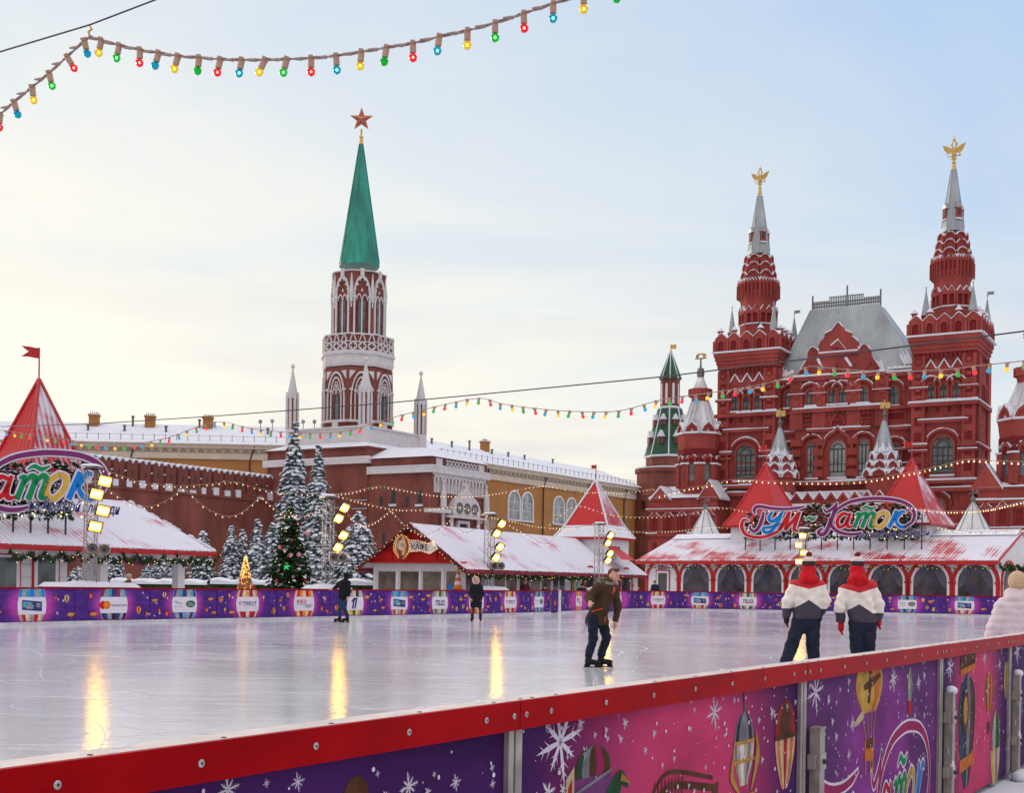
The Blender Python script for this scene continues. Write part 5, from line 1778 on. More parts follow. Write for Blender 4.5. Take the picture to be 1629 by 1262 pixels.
def sponsor(mb,kind,cx,y=-0.012):
 _,ct_,cb_=LOGOS[kind]
 W_=0.54
 gores(mb,cx,0.46,W_*0.98,0.86,0.74,y,ct_,9,0.32,0.60)
 for k in range(9):
  pass
 gores(mb,cx,0.46,W_*0.98,0.86,0.74,y,cb_,9,-0.58,-0.30)
 sdp=[(W_*0.97*math.sqrt(1-(0.42*t)**2*0.9),0.48+t*0.255)for t in(-1,-.6,-.2,.2,.6,1)]
 pts=[(cx+a,y-.002,b)for a,b in sdp]+[(cx-a,y-.002,b)for a,b in sdp[::-1]]
 mb.poly(pts,WH)
 yy=y-.005
 if kind=='card':
  card_logo(mb,cx,0.49,0.72,yy)
 elif kind=='circles':
  disc(mb,cx-0.40,0.48,0.13,0.13,yy,RD);disc(mb,cx-0.25,0.48,0.13,0.13,yy-.001,OR)
  add_text(mb,'mastercard',cx+0.20,0.48,yy,BK,w=0.58)
 elif kind=='oval':
  stroke(mb,[(cx-0.44,0.56),(cx-0.36,0.58),(cx-0.27,0.53),(cx-0.18,0.53),(cx-0.1,0.49)],[0.01,0.05,0.035,0.05,0.01],yy,GY)
  stroke(mb,[(cx-0.33,0.55),(cx-0.29,0.5),(cx-0.24,0.48)],0.02,yy,GY)
  add_text(mb,'JAGUAR',cx-0.26,0.41,yy,BK,w=0.34,h=0.035)
  disc(mb,cx+0.25,0.50,0.205,0.125,yy,GY);disc(mb,cx+0.25,0.50,0.185,0.108,yy-.001,DG)
  add_text(mb,'LAND',cx+0.22,0.525,yy-.002,WH,w=0.2,h=0.045);add_text(mb,'ROVER',cx+0.28,0.465,yy-.002,WH,w=0.24,h=0.045)
 elif kind=='watch':
  mb.quad((cx-.39,yy,.46),(cx-.28,yy,.46),(cx-.28,yy,.57),(cx-.39,yy,.57),RD)
  mb.quad((cx-.37,yy-.001,.50),(cx-.30,yy-.001,.50),(cx-.30,yy-.001,.53),(cx-.37,yy-.001,.53),WH)
  mb.quad((cx-.35,yy-.001,.48),(cx-.32,yy-.001,.48),(cx-.32,yy-.001,.55),(cx-.35,yy-.001,.55),WH)
  add_text(mb,'TISSOT',cx+0.09,0.515,yy,BK,w=0.66,h=0.12,bold=0.02)
  mb.quad((cx-.26,yy,.405),(cx+.40,yy,.405),(cx+.40,yy,.42),(cx-.26,yy,.42),GY)
 elif kind=='redword':
  add_text(mb,'BOSCO',cx-0.12,0.56,yy,RD,w=0.5,h=0.15,bold=0.03)
  add_text(mb,'fresh',cx+0.2,0.40,yy,BK,w=0.32,h=0.14,shear=0.4)
  mb.quad((cx-.42,yy,.435),(cx+.48,yy,.43),(cx+.48,yy,.442),(cx-.42,yy,.447),BK)
 elif kind=='one':
  for dx in(0.0,0.13):
   mb.add([(cx-.14+dx,yy,.28),(cx-.05+dx,yy,.28),(cx+.05+dx,yy,.70),(cx-.04+dx,yy,.70)],[(0,1,2,3)],NV)
  mb.add([(cx-.17,yy,.56),(cx-.12,yy,.53),(cx+.19,yy,.70),(cx-.04,yy,.70)],[(0,1,2,3)],NV)
 elif kind=='tele':
  add_text(mb,'TELE2',cx,0.485,yy,BK,w=0.62,h=0.22,shear=0.12,bold=0.025)
KICK=mat('scuffed_kick_plate',(0.60,0.57,0.60),0.6,0.14,3)
PANEL=panel_mat('violet_balloon_print')
SEC=[(-190,-85,'none',None),(-85,119-142,'redword','a red word, beyond the left picture edge'),(-23,119,'card','blue card on its balloon at the left end'),(119,239,'circles','two overlapping red and orange circles'),(239,345,'oval','leaping cat and green oval, left of the golden tree'),(345,440,'watch','red square and watch lettering, below the golden lit tree'),(440,525,'redword','red word on its balloon, right of the golden tree'),(525,600,'one','dark numeral, behind the skater in black'),(600,668.5,'card','blue card, below the cafe gable'),(668.5,729.5,'tele','bold black lettering, left of the skater in the dark coat'),(729.5,785,'redword','balloon hidden by the skater in the dark coat'),(785,837.5,'watch','small lettering, right of the skater in the dark coat'),(837.5,876,'oval','green oval, just left of the rink gate'),(892,947,'redword','red lettering, left of the skater in the brown parka'),(947,1016,'one','dark numeral, just right of the skater in the brown parka'),(1016,1077,'watch','watch lettering, below the corner of the arched pavilion'),(1077,1150,'card','blue card, below the first arched window'),(1150,1230,'tele','bold black lettering, below the second arched window'),(1230,1308,'circles','circles logo, behind the first skater in red and white'),(1308,1398,'none','plain balloon, between the two skaters in red and white'),(1398,1490,'oval','green oval, right of the two skaters in red and white'),(1490,1580,'card','blue card, left of the woman in the pink jacket'),(1580,1690,'watch','watch lettering, behind the woman in the pink jacket')]
gate_a=None
for i,(xa,xb,kind,desc)in enumerate(SEC):
 pa_,pb_=far_pt(xa),far_pt(xb)
 dx,dy=pb_[0]-pa_[0],pb_[1]-pa_[1]
 Ls=math.hypot(dx,dy)
 yaw=math.atan2(dy,dx)
 if desc is None:
  continue
 ob=empty('rink_board',(pa_[0],pa_[1],0),yaw,'violet rink board with '+desc,'rink board','printed boards round the far side of the rink')
 mb=MB()
 mb.quad((0.012,0,.10),(Ls-.012,0,.10),(Ls-.012,0,1.08),(.012,0,1.08),0,[(0,0),(1,0),(1,1),(0,1)])
 mb.quad((Ls-.012,.03,.10),(.012,.03,.10),(.012,.03,1.08),(Ls-.012,.03,1.08),0,[(0,0),(1,0),(1,1),(0,1)])
 mb.T=Matrix.Translation((0,0,0.10))
 if kind:
  sponsor(mb,kind,Ls/2)
 rnd=random.Random(i*7+3)
 spots=[(0.06,.62),(0.13,.3),(0.20,.78),(0.24,.2),(0.77,.72),(0.84,.3),(0.90,.66),(0.95,.2)]
 for q,(fx,fz)in enumerate(spots):
  if rnd.random()<.66:
   small_art(mb,Ls*fx,fz,0.11+0.05*rnd.random(),-0.010,rnd.randrange(1000))
 for q in range(9):
  fx=rnd.random()
  if abs(fx-.5)>.24:
   snowflake(mb,Ls*fx,0.08+.85*rnd.random(),0.035+.03*rnd.random(),-0.008,WH,6,2.4)
 mb.T=None
 mb.build('printed_panel',[PANEL]+DMATS,ob)
 mb=MB()
 mb.box(0.004,Ls-.004,-.02,.06,1.08,1.125)
 mb.build('top_rail',RED_RAIL,ob)
 mb=MB()
 mb.box(0.004,Ls-.004,-.03,-.003,0.0,.10)
 mb.build('kick_plate',KICK,ob)
 for xa_,xb_ in((0,.035),(Ls-.035,Ls)):
  mb=MB();mb.box(xa_,xb_,.03,.1,0,1.1);mb.build('support_post',STEEL,ob)
pa_,pb_=far_pt(876),far_pt(892)
yaw=math.atan2(pb_[1]-pa_[1],pb_[0]-pa_[0]);Ls=math.hypot(pb_[0]-pa_[0],pb_[1]-pa_[1])
ob=empty('rink_gate',(pa_[0],pa_[1],0),yaw,'narrow violet gate with two pale posts in the rink boards','rink gate')
mb=MB()
mb.quad((.05,0,.1),(Ls-.3,0,.1),(Ls-.3,0,1.08),(.05,0,1.08),0,[(0,.1),(.2,.1),(.2,.9),(0,.9)])
small_art(mb,Ls*.42,.55,.3,-.01,3)
mb.build('gate_leaf',[PANEL]+DMATS,ob)
mb=MB();mb.box(.0,Ls,-.02,.06,1.08,1.125);mb.build('top_rail',RED_RAIL,ob)
for q in(Ls-.29,Ls-.12):
 mb=MB();mb.box(q,q+.1,-.03,.06,0,1.15);mb.build('gate_post',WHITE_PL,ob)
 # --- lettering of the rink's sign, drawn as brush strokes in design units
LOGO=[(PL_,[6,26,24,22,20,20,6],[(198,232),(190,200),(222,172),(330,188),(430,192),(520,184),(580,170)]),(PL_,[14,26,26,24,20,8],[(262,212),(250,270),(228,325),(196,362),(163,348),(158,318)]),(RD,[8,22,26,24,22,20,20,16],[(150,282),(112,276),(94,320),(122,382),(200,408),(290,400),(370,362),(410,300)]),(BL,[14,26,26,22,18],[(330,212),(302,255),(322,288),(366,262),(396,226)]),(BL,[14,26,26,24,22,20,8],[(408,210),(372,290),(318,362),(268,368),(262,338),(310,330),(392,306)]),(RD,[12,26,22],[(452,214),(410,305),(384,352)]),(RD,[14,26,24],[(462,214),(440,300),(426,352)]),(RD,[20,24,14],[(428,352),(478,290),(528,218)]),(RD,[14,28,26,10],[(540,214),(506,300),(494,350),(526,362)]),(GN,[6,20,22,6],[(580,276),(612,258),(634,274),(662,254)]),(PL_,[10,28,32,30,28,26,10],[(822,146),(800,215),(770,295),(735,370),(700,390),(680,366),(712,336)]),(PL_,[8,20,22,8],[(716,184),(742,214),(790,186),(824,148)]),(PL_,[10,22,24,26,26,26,26,26,22,16],[(800,226),(846,178),(930,136),(1040,116),(1150,112),(1280,126),(1372,166),(1410,228),(1394,290),(1330,334)]),(PL_,[14,24,26,24,22,12],[(764,262),(782,320),(826,364),(900,384),(960,384),(1010,372)]),(RD,[16,26,26,26,24,16],[(912,240),(868,228),(826,272),(832,328),(872,318),(910,262)]),(RD,[18,28,26,10],[(926,222),(900,290),(908,328),(948,322)]),(GN,[10,26,28],[(962,232),(990,232),(952,336)]),(GN,[18,26,30,30],[(986,262),(1024,224),(1046,240),(1010,336)]),(GN,[18,26,30,28,10],[(1044,262),(1082,222),(1104,240),(1074,322),(1112,326)]),(GN,[6,20,22,8],[(1006,192),(1042,176),(1078,190),(1122,176)]),(YE,[26,28,28,28,28,28,26],[(1172,214),(1118,250),(1104,306),(1142,332),(1192,290),(1206,232),(1172,214)]),(BL,[28,30,30],[(1278,204),(1248,270),(1218,334)]),(BL,[18,26,26,12],[(1340,216),(1312,214),(1274,262),(1254,272)]),(BL,[16,28,28,14],[(1262,266),(1290,318),(1332,330),(1366,312)]),]
def sign_letters(parent,f,scale,sub=True,thick=0.1,xmin=-1e9,name='sign_letter',y=0.0,subslope=0.0):
 """the coloured letters, each on a white backing with a thin plum edge; f maps design units to local x, z"""
 edge,back,col=MB(),MB(),MB()
 for c,w,pts in LOGO:
  if max(p[0]for p in pts)<xmin:
   continue
  stroke(edge,pts,w,y+thick*.5,0,f,17,thick*.5)
  stroke(back,pts,w,y+thick*.2,0,f,14,thick*.29)
  stroke(col,pts,[q*.96 for q in w],y,c-1,f,0,thick*.19)
 edge.build('letter_edge',P_PLUM,parent)
 back.build('letter_backing',P_WHITE,parent)
 col.build('coloured_letters',DMATS,parent)
 if sub:
  s0,s1=f((965,392)),f((1530,380))
  cxm,czm=(s0[0]+s1[0])/2,(s0[1]+s1[1])/2
  m2=MB()
  hh=abs(f((0,0))[1]-f((0,52))[1])
  add_text(m2,'на Красной площади',cxm,czm,y+thick*.2,0,w=abs(s1[0]-s0[0]),h=hh,shear=0.35,bold=0.03,slope=subslope)
  add_text(m2,'на Красной площади',cxm,czm,y,1,w=abs(s1[0]-s0[0]),h=hh,shear=0.35,bold=0.008,slope=subslope)
  m2.build('subtitle_letters',[P_WHITE,P_NAVY],parent)
  # --- near boards, seen from outside
JX=[828,1285,1503,1612]
JT=[]
for x in JX:
 p=near_pt(x)
 JT.append((p[0]-_n0[0])*NDIR[0]+(p[1]-_n0[1])*NDIR[1])
JT=[-5.1,-2.6]+JT+[JT[-1]+2.3,JT[-1]+4.7,JT[-1]+7.1]
nyaw=math.atan2(NDIR[1],NDIR[0])
RT,RBOT=EYE-.36,EYE-.36-.088
N_DARK=dict(base=(0.048,0.011,0.085),pink=(0.50,0.042,0.125))
NP=[None,panel_mat('violet_film',rx=.01,rz=.01,dots=26,aspect=2.4,**N_DARK),panel_mat('pink_lit_film',rx=.50,rz=2.0,dots=30,aspect=2.4,edge=.80,dark=.22,**N_DARK),panel_mat('plum_film',base=(0.11,0.026,0.13),pink=(.2,.03,.2),rx=.3,rz=.6,dots=30,aspect=2.4),panel_mat('pink_film',rx=.46,rz=2.2,dots=28,aspect=2.0,edge=.75,dark=.18,**N_DARK)]
NDESC=['near rink board outside the picture','near violet rink board with small snowflakes under the red rail at bottom left','near rink board with a pink glow, big white snowflake and striped balloon','near plum rink board with golden balloon and colourful brush lettering','near pink rink board with a dark tall balloon, second from the right edge','near violet rink board cut off by the right picture edge','near violet rink board beyond the right picture edge','near violet rink board farthest along the rail']
NMATS=[mat('darker_'+m_.name,[c*k_ for c in c_],.6,v_*.55,11,spec=.05)for m_,c_,k_,v_ in zip(DMATS,((.74,.66,.76),(.03,.028,.04),(.55,.025,.03),(.72,.20,.03),(.62,.34,.07),(.16,.06,.03),(.10,.34,.46),(.03,.26,.66),(.035,.05,.2),(.01,.26,.085),(.03,.13,.06),(.66,.40,.08),(.21,.055,.2),(.33,.02,.1),(.34,.33,.36),(.70,.52,.33)),(.82,1,.6,.62,.62,.55,.5,.62,.8,.7,.55,.66,.7,.85,.5,.62),(.08,.2,.35,.4,.45,.5,.35,.2,.3,.2,.4,.35,.25,.2,.45,.35))]  # darker, more mottled copies of the print colours for the near boards
WH_RAIL=mat('frosted_white_plastic',(0.60,0.52,0.48),0.4,0.12,6,spec=0.4)
SCREW=mat('zinc_screw',(0.42,0.40,0.38),0.35,0.2,30,metal=0.8)
for i in range(1,len(JT)-1):
 ta,tb=JT[i],JT[i+1]
 if ta>9.5:
  continue
 Ls=tb-ta
 o=nl(ta)
 ob=empty('rink_board',(o[0],o[1],0),nyaw,NDESC[min(i,7)],'rink board','printed boards on the near side of the rink')
 pm=NP[i]if i<len(NP)else NP[1]
 mb=MB()
 zt_=RBOT+.03
 mb.quad((.045,.035,.0),(Ls-.035,.035,.0),(Ls-.035,.035,zt_),(.045,.035,zt_),0,[(0,0),(1,0),(1,1),(0,1)])
 mb.quad((Ls-.035,.06,.0),(.045,.06,.0),(.045,.06,zt_),(Ls-.035,.06,zt_),1)
 yb=.0335
 def loc(px,py):
  """photo pixel -> along-the-board x and height on this panel's face"""
  pl=Pl(o[0]-NDIR[1]*.035,o[1]+NDIR[0]*.035,nyaw)
  return pl.hit(px,py)
 if i==1:
  for px,py,r in((473,1245,.028),(650,1252,.045),(724,1246,.03),(782,1222,.016),(362,1257,.04),(423,1247,.014),(690,1233,.012),(600,1232,.012),(783,1248,.018)):
   x,z=loc(px,py);snowflake(mb,x,z,r,yb,WH,8)
  x,z=loc(566,1266);disc(mb,x,z,.05,.05,yb,BR)
 if i==2:
  x,z=loc(891,1181);snowflake(mb,x,z,.155,yb,WH,8,.9)
  x,z=loc(1136,1134);snowflake(mb,x,z,.085,yb,WH,8,.8)
  for px,py,r in((923,1152,.03),(870,1156,.022),(931,1198,.03),(994,1151,.028),(1040,1168,.022),(1168,1115,.022),(1228,1135,.04),(1252,1126,.025),(1207,1147,.022),(1212,1210,.024),(946,1170,.016),(1026,1195,.02),(1104,1130,.016),(1122,1222,.014),(1265,1118,.02),(871,1262,.05),(895,1257,.03),(966,1176,.016),(987,1177,.02),(1072,1208,.018),(1098,1160,.014)):
   x,z=loc(px,py);snowflake(mb,x,z,r,yb,WH,6,1.6)
  x,z=loc(1249,1172)
  zt2,zb2=loc(1250,1113)[1],loc(1250,1262)[1]
  gores(mb,x,z,.135,zt2-z,(z-zb2)*1.0,yb,(BR,RD,BR,BR),7,0.0,1.0)
  gores(mb,x,z,.135,zt2-z,(z-zb2)*.92,yb,(RD,CM,OR,CM),9,-1.0,0.0,.04)
  mb.quad((x-.135,yb-.002,z-.012),(x+.135,yb-.002,z-.012),(x+.135,yb-.002,z+.012),(x-.135,yb-.002,z+.012),BR)
  x,z=loc(1183,1188)
  gores(mb,x,z,.11,.15,.17,yb,(GY,BK,GY),6,.12,1)
  gores(mb,x,z,.11,.15,.17,yb,(CM,GY,CM,WH),8,-1,.12,.4)
  for q in(.02,-.06):
   mb.quad((x-.115,yb-.002,z+q-.01),(x+.115,yb-.002,z+q-.01),(x+.115,yb-.002,z+q+.006),(x-.115,yb-.002,z+q+.006),GD)
  stroke(mb,[(x+.13,z+.06),(x+.15,z-.06),(x+.08,z-.2)],[.005,.05,.01],yb-.003,GD)
  stroke(mb,[(x-.12,z-.02),(x-.13,z-.12),(x-.05,z-.2)],[.005,.04,.01],yb-.003,GD)
  stroke(mb,[(x,z+.15),(x-.01,z+.22),(x+.02,z+.27)],.014,yb,DG)
  mb.add([(x+.02,yb,z+.24),(x+.1,yb,z+.27),(x+.04,yb,z+.29)],[(0,1,2)],CR)
  for q in range(4):
   mb.quad((x-.12+.01*q,yb-.001,z-.26-.05*q),(x+.12-.012*q,yb-.001,z-.26-.05*q),(x+.13-.012*q,yb-.001,z-.21-.05*q),(x-.13+.01*q,yb-.001,z-.21-.05*q),(GD,OR,BR,GD)[q])
  x,z=loc(943,1222)
  gores(mb,x,z-.01,.125,.09,.05,yb,(BR,DG,GY,BR,CR),7,-.4,1.0,.6)
  mb.quad((x-.12,yb,z-.16),(x+.12,yb,z-.16),(x+.14,yb,z-.03),(x-.13,yb,z-.03),PL_)
  stroke(mb,[(x-.12,z-.075),(x+.13,z-.02)],.012,yb-.003,GY)
  mb.quad((x-.185,yb-.001,z-.15),(x-.13,yb-.001,z-.15),(x-.13,yb-.001,z+.02),(x-.185,yb-.001,z-.02),CM)
  mb.quad((x-.17,yb-.002,z-.11),(x-.145,yb-.002,z-.11),(x-.145,yb-.002,z-.02),(x-.17,yb-.002,z-.05),RD)
  stroke(mb,[(x+.06,z-.2),(x+.14,z-.12),(x+.2,z-.06),(x+.26,z-.1)],[.09,.1,.06,.01],yb-.001,DG)
  stroke(mb,[(x+.2,z-.055),(x+.27,z-.085)],[.03,.005],yb-.003,GD)
  mb.quad((x-.1,yb-.002,z-.3),(x+.1,yb-.002,z-.3),(x+.1,yb-.002,z-.16),(x-.1,yb-.002,z-.16),CR)
  xa_,za_=loc(1040,1262);xb_,zb_=loc(1133,1258)
  stroke(mb,[(xa_-.06,za_-.05),(xa_+.06,za_+.045),(xa_+.2,za_+.055),(xb_,za_-.01)],.018,yb,BR)
  stroke(mb,[(xa_-.06,za_-.09),(xa_+.08,za_-.005),(xa_+.22,za_-.0),(xb_,za_-.05)],.03,yb,BR)
  for q in range(9):
   mb.quad((xa_+.03*q,yb-.001,za_-.05),(xa_+.03*q+.008,yb-.001,za_-.05),(xa_+.03*q+.008,yb-.001,za_+.04),(xa_+.03*q,yb-.001,za_+.03),BR)
  mb.quad((xb_-.03,yb,zb_-.2),(xb_+.05,yb,zb_-.2),(xb_+.06,yb,zb_+.03),(xb_+.0,yb,zb_+.02),BR)
 if i==3:
  x,z=loc(1297,1102);snowflake(mb,x,z,.13,yb,WH,8,.8)
  for px,py,r in((1421,1081,.09),(1461,1087,.06),(1356,1153,.055),(1350,1202,.04)):
   x,z=loc(px,py);snowflake(mb,x,z,r,yb,WH,8,1.0)
  for px,py,r in((1350,1085,.03),(1317,1115,.028),(1336,1098,.02),(1324,1149,.03),(1330,1173,.034),(1392,1129,.02),(1455,1140,.03),(1470,1139,.03),(1428,1117,.02),(1443,1140,.02),(1470,1076,.04),(1416,1095,.02)):
   x,z=loc(px,py);snowflake(mb,x,z,r,yb,WH,6,1.6)
  x,z=loc(1383,1087)
  zt2=loc(1383,1056)[1]
  gores(mb,x,z,.245,zt2-z+.04,.2,yb,(OR,GD,YE,GD,OR,OR),9,-.82,1.0,.35)
  disc(mb,x-.05,z-.05,.14,.11,yb-.001,YE)
  stroke(mb,[(x-.1,z-.02),(x+.03,z),(x+.19,z+.035)],[.03,.05,.02],yb-.004,BR)
  mb.quad((x-.035,yb-.005,z-.11),(x+.0,yb-.005,z-.11),(x+.03,yb-.005,z+.12),(x+.005,yb-.005,z+.12),BR)
  stroke(mb,[(x-.1,z-.16),(x-.22,z-.2),(x-.27,z-.22)],[.05,.04,.005],yb-.001,CM)
  for q in(-.13,-.03,.05,.12):
   stroke(mb,[(x+q,z-.17),(x+.02+q*.45,z-.32)],.008,yb,GD)
  mb.quad((x-.07,yb-.001,z-.43),(x+.09,yb-.001,z-.43),(x+.1,yb-.001,z-.31),(x-.08,yb-.001,z-.31),OR)
  mb.quad((x-.05,yb-.002,z-.36),(x+.07,yb-.002,z-.36),(x+.08,yb-.002,z-.31),(x-.06,yb-.002,z-.31),BR)
  for q in(-.06,.03,.07):
   mb.quad((x+q,yb-.001,z-.5),(x+q+.012,yb-.001,z-.5),(x+q+.012,yb-.001,z-.42),(x+q,yb-.001,z-.42),GD)
  x,z=loc(1447,1092);gores(mb,x,z,.07,.11,.12,yb,(GY,DG,CM,GY),6);mb.quad((x-.04,yb-.001,z-.17),(x+.04,yb-.001,z-.17),(x+.04,yb-.001,z-.09),(x-.04,yb-.001,z-.09),RD)
  p0,p1=loc(1316,1215),loc(1478,1150)
  kx=(loc(1479,1215)[0]-loc(1352,1215)[0])/(1415-500)
  xr=loc(1479,1200)[0];zt3=loc(1455,1150)[1]
  g=lambda p:(xr-(1415-p[0])*kx,zt3-(p[1]-108)*kx*1.5)
  for c,w,pts in LOGO:
   stroke(mb,pts,[q*.8 for q in w],yb+.0005,WH,g,11)
  for q,(c,w,pts)in enumerate(LOGO):
   stroke(mb,pts,[q*.8 for q in w],yb-.001,{PL_:CR}.get(c,c),g,0)
  add_text(mb,'на Красной площади',xr-.55,zt3-1.5*kx*320,yb-.002,CM,w=1.0,shear=.3)
 if i==4:
  for px,py,r in((1511,1062,.12),(1566,1047,.075),(1590,1058,.06)):
   x,z=loc(px,py);snowflake(mb,x,z,r,yb,WH,8,.8)
  x,z=loc(1538,1130)
  zt2,zb2=loc(1541,1069)[1],loc(1543,1251)[1]
  gores(mb,x,z,.25,zt2-z,z-zb2,yb,(BK,DG,NV,BK,GY,BR,BK),8,-1,1,.02)
  for q,c in((.30,OR),(-.38,OR),(.34,BR)):
   mb.quad((x-.24*(1-abs(q)*.3),yb-.003,z+q-.05),(x+.24*(1-abs(q)*.3),yb-.003,z+q-.02),(x+.24*(1-abs(q)*.3),yb-.003,z+q+.07),(x-.24*(1-abs(q)*.3),yb-.003,z+q+.04),c)
  disc(mb,x-.06,z,.1,.16,yb-.004,BR);disc(mb,x-.06,z,.06,.1,yb-.005,GD)
  x,z=loc(1573,1100);gores(mb,x,z,.14,.15,.17,yb,(OR,BR,GD,RD),6,-.9,1,.3);mb.quad((x-.05,yb,z-.32),(x+.05,yb,z-.32),(x+.06,yb,z-.23),(x-.06,yb,z-.23),BR)
  x,z=loc(1583,1195);gores(mb,x,z,.16,.32,.24,yb,(DG,GY,CM,DG),6,0.05,1);gores(mb,x,z,.16,.3,.3,yb,(CM,YE,CM,GY),6,-.85,.05,.4)
  x,z=loc(1600,1080);gores(mb,x,z,.07,.14,.16,yb,(GD,CM,DG),5)
 if i==5:
  x,z=loc(1618,1036);snowflake(mb,x,z,.14,yb,WH,8,.8)
  disc(mb,Ls*.2,.5,.1,.18,yb,BL);stroke(mb,[(Ls*.12,.72),(Ls*.3,.78),(Ls*.5,.74)],.05,yb,CR)
 rf_=random.Random(i)
 for k in range(90 if i>1 else 30):
  x,z=rf_.uniform(.1,Ls-.1),rf_.uniform(.3,zt_-.02)
  if rf_.random()<.6:
   q=rf_.uniform(.003,.008);disc(mb,x,z,q,q*1.3,yb-.0075,WH,6)
  else:
   snowflake(mb,x,z,rf_.uniform(.008,.02),yb-.0075,WH,6,1.8)
 mb.build('printed_panel',[pm]+NMATS,ob)
 mb=MB()
 mb.box(.002,Ls-.002,0.0,.012,RBOT,RT,0)
 mb.box(.002,Ls-.002,.012,.018,RT-.012,RT,0)
 mb.box(.002,Ls-.002,.018,.125,RT-.016,RT-.004,1)
 mb.box(.002,Ls-.002,.012,.03,RBOT,RBOT+.01,0)
 mb.build('top_rail',[RED_RAIL,WH_RAIL],ob)
 fr=MB()
 for k in range(int(Ls*9)):
  fr.ball((random.random()*Ls,.03+.09*random.random()**.5,RT-.004),.004+.008*random.random()**3,6,0,(2.2,1.2,.5))
 fr.build('rail_frost',SNOW,ob)
 sc=MB()
 n=max(6,int(Ls/.36))
 xs=[.035]+[Ls*(k+.5)/n for k in range(n)]+[Ls-.035]
 for x in xs:
  z=RBOT+.044
  sc=MB()
  sc.T=Matrix.Translation((x,0,z))@Matrix.Rotation(R(90),4,'X')
  sc.lathe([(.0095,-.001),(.0095,.002),(.007,.0035)],10,(0,0),0,0)
  sc.lathe([(.0035,.0036),(.0035,.0042)],6,(0,0),0,1)
  sc.T=None;sc.build('rail_screw',[SCREW,DARK],ob)
  sc=MB();sc.T=Matrix.Translation((x+.12,.055,RT-.004))
  sc.lathe([(.007,0),(.006,.002)],8,(0,0),0,1)
  sc.T=None;sc.build('strip_screw',[SCREW,DARK],ob)
 for xa_,xb_ in((.006,.042),(Ls-.034,Ls-.006)):
  mb=MB();mb.box(xa_,xb_,.018,.05,0,RBOT+.01);mb.build('edge_profile',STEEL,ob)
 if i>=2:
  if i==2:
   pass
  else:
   mb=MB()
   zp_=.78
   x0=.09
   mb.box(x0,x0+.07,-.035,.016,0,zp_)
   mb.box(x0-.004,x0+.074,-.039,.016,zp_-.004,zp_+.006)
   for zz in(zp_-.16,.26):
    mb.box(x0-.03,x0+.0,-.02,.016,zz-.035,zz+.035)
    mb.box(x0-.006,x0+.076,-.041,-.03,zz-.04,zz+.04)
   mb.build('support_post',STEEL,ob)
   mb=MB()
   for zz in(zp_-.16,.26):
    mb.T=Matrix.Translation((x0+.036,-.041,zz))@Matrix.Rotation(R(90),4,'X')
    mb.lathe([(.014,0),(.014,.012),(.007,.014),(.007,.026)],6)
   mb.T=None
   mb.build('bolt',DARK,ob)
   mb=MB()
   if i!=3:
    mb.ball((x0+.04,-.015,zp_+.015),.05,10,0,(1.0,.8,.65))
    mb.ball((x0+.02,-.03,.30),.035,8,0,(.7,.5,1.2))
    mb.ball((x0+.01,-.01,.4),.02,8,0,(.6,.5,2.8))
   for k in range(12):
    mb.ball((x0+random.uniform(-.1,.2),-.02-random.random()*.12,-.02),.035+random.random()*.05,8,0,(1.5,1.2,.8))
   mb.build('clinging_snow',SNOW,ob)
   # --- festive pavilions round the rink
ROOF_A=snow_roof('snowy_red_roof',(0.42,0.02,0.024),0.44,grad=0.30)
ROOF_B=snow_roof('deep_snow_red_roof',(0.46,0.10,0.16),0.66,grad=0.05)
ROOF_C=snow_roof('wind_swept_red_roof',(0.42,0.02,0.024),0.52,grad=0.20)
ROOF_D=snow_roof('bare_red_roof',(0.50,0.020,0.022),-0.35,grad=0.0)
ROOF_E=snow_roof('frosted_red_roof',(0.42,0.025,0.03),0.45,grad=-0.05)
def uvq(mb,a,b,c,d,mi=0):
 a,b,c,d=map(Vector,(a,b,c,d))
 U=(b-a).normalized()
 nrm=(b-a).cross(d-a)if(d-a).length>1e-6 else(b-a).cross(c-a)
 Vv=nrm.normalized().cross(U)
 uv=[((p-a).dot(U),(p-a).dot(Vv))for p in(a,b,c,d)]
 if(c-d).length<1e-6:
  mb.poly([a,b,c],mi,uv[:3])
 else:
  mb.quad(a,b,c,d,mi,uv)
def fir_tuft(mb,p,r,mi=0,snow=None,rnd=random):
 """a small spray of needles: jagged star, sometimes with a cap of snow"""
 p=Vector(p)
 n=7
 a0=rnd.random()*6.28
 ax=Vector((rnd.uniform(-1,1),rnd.uniform(-1.2,.2),rnd.uniform(-.6,.8))).normalized()
 t=ax.orthogonal().normalized();b=ax.cross(t)
 vs=[p+ax*r*0.35]
 for k in range(2*n):
  q=a0+math.pi*k/n
  rr=r*(1.0 if k%2==0 else.45)*rnd.uniform(.75,1.15)
  vs.append(p+t*rr*math.cos(q)+b*rr*math.sin(q))
 mb.add(vs,[(0,1+k,1+(k+1)%(2*n))for k in range(2*n)],mi)
 if snow is not None:
  vs=[p+Vector((0,0,r*.62))]+[p+Vector((math.cos(k*1.05+a0)*r*rnd.uniform(.5,.85),math.sin(k*1.05+a0)*r*.6,r*rnd.uniform(.05,.3)))for k in range(6)]
  mb.add(vs,[(0,1+k,1+(k+1)%6)for k in range(6)],snow)
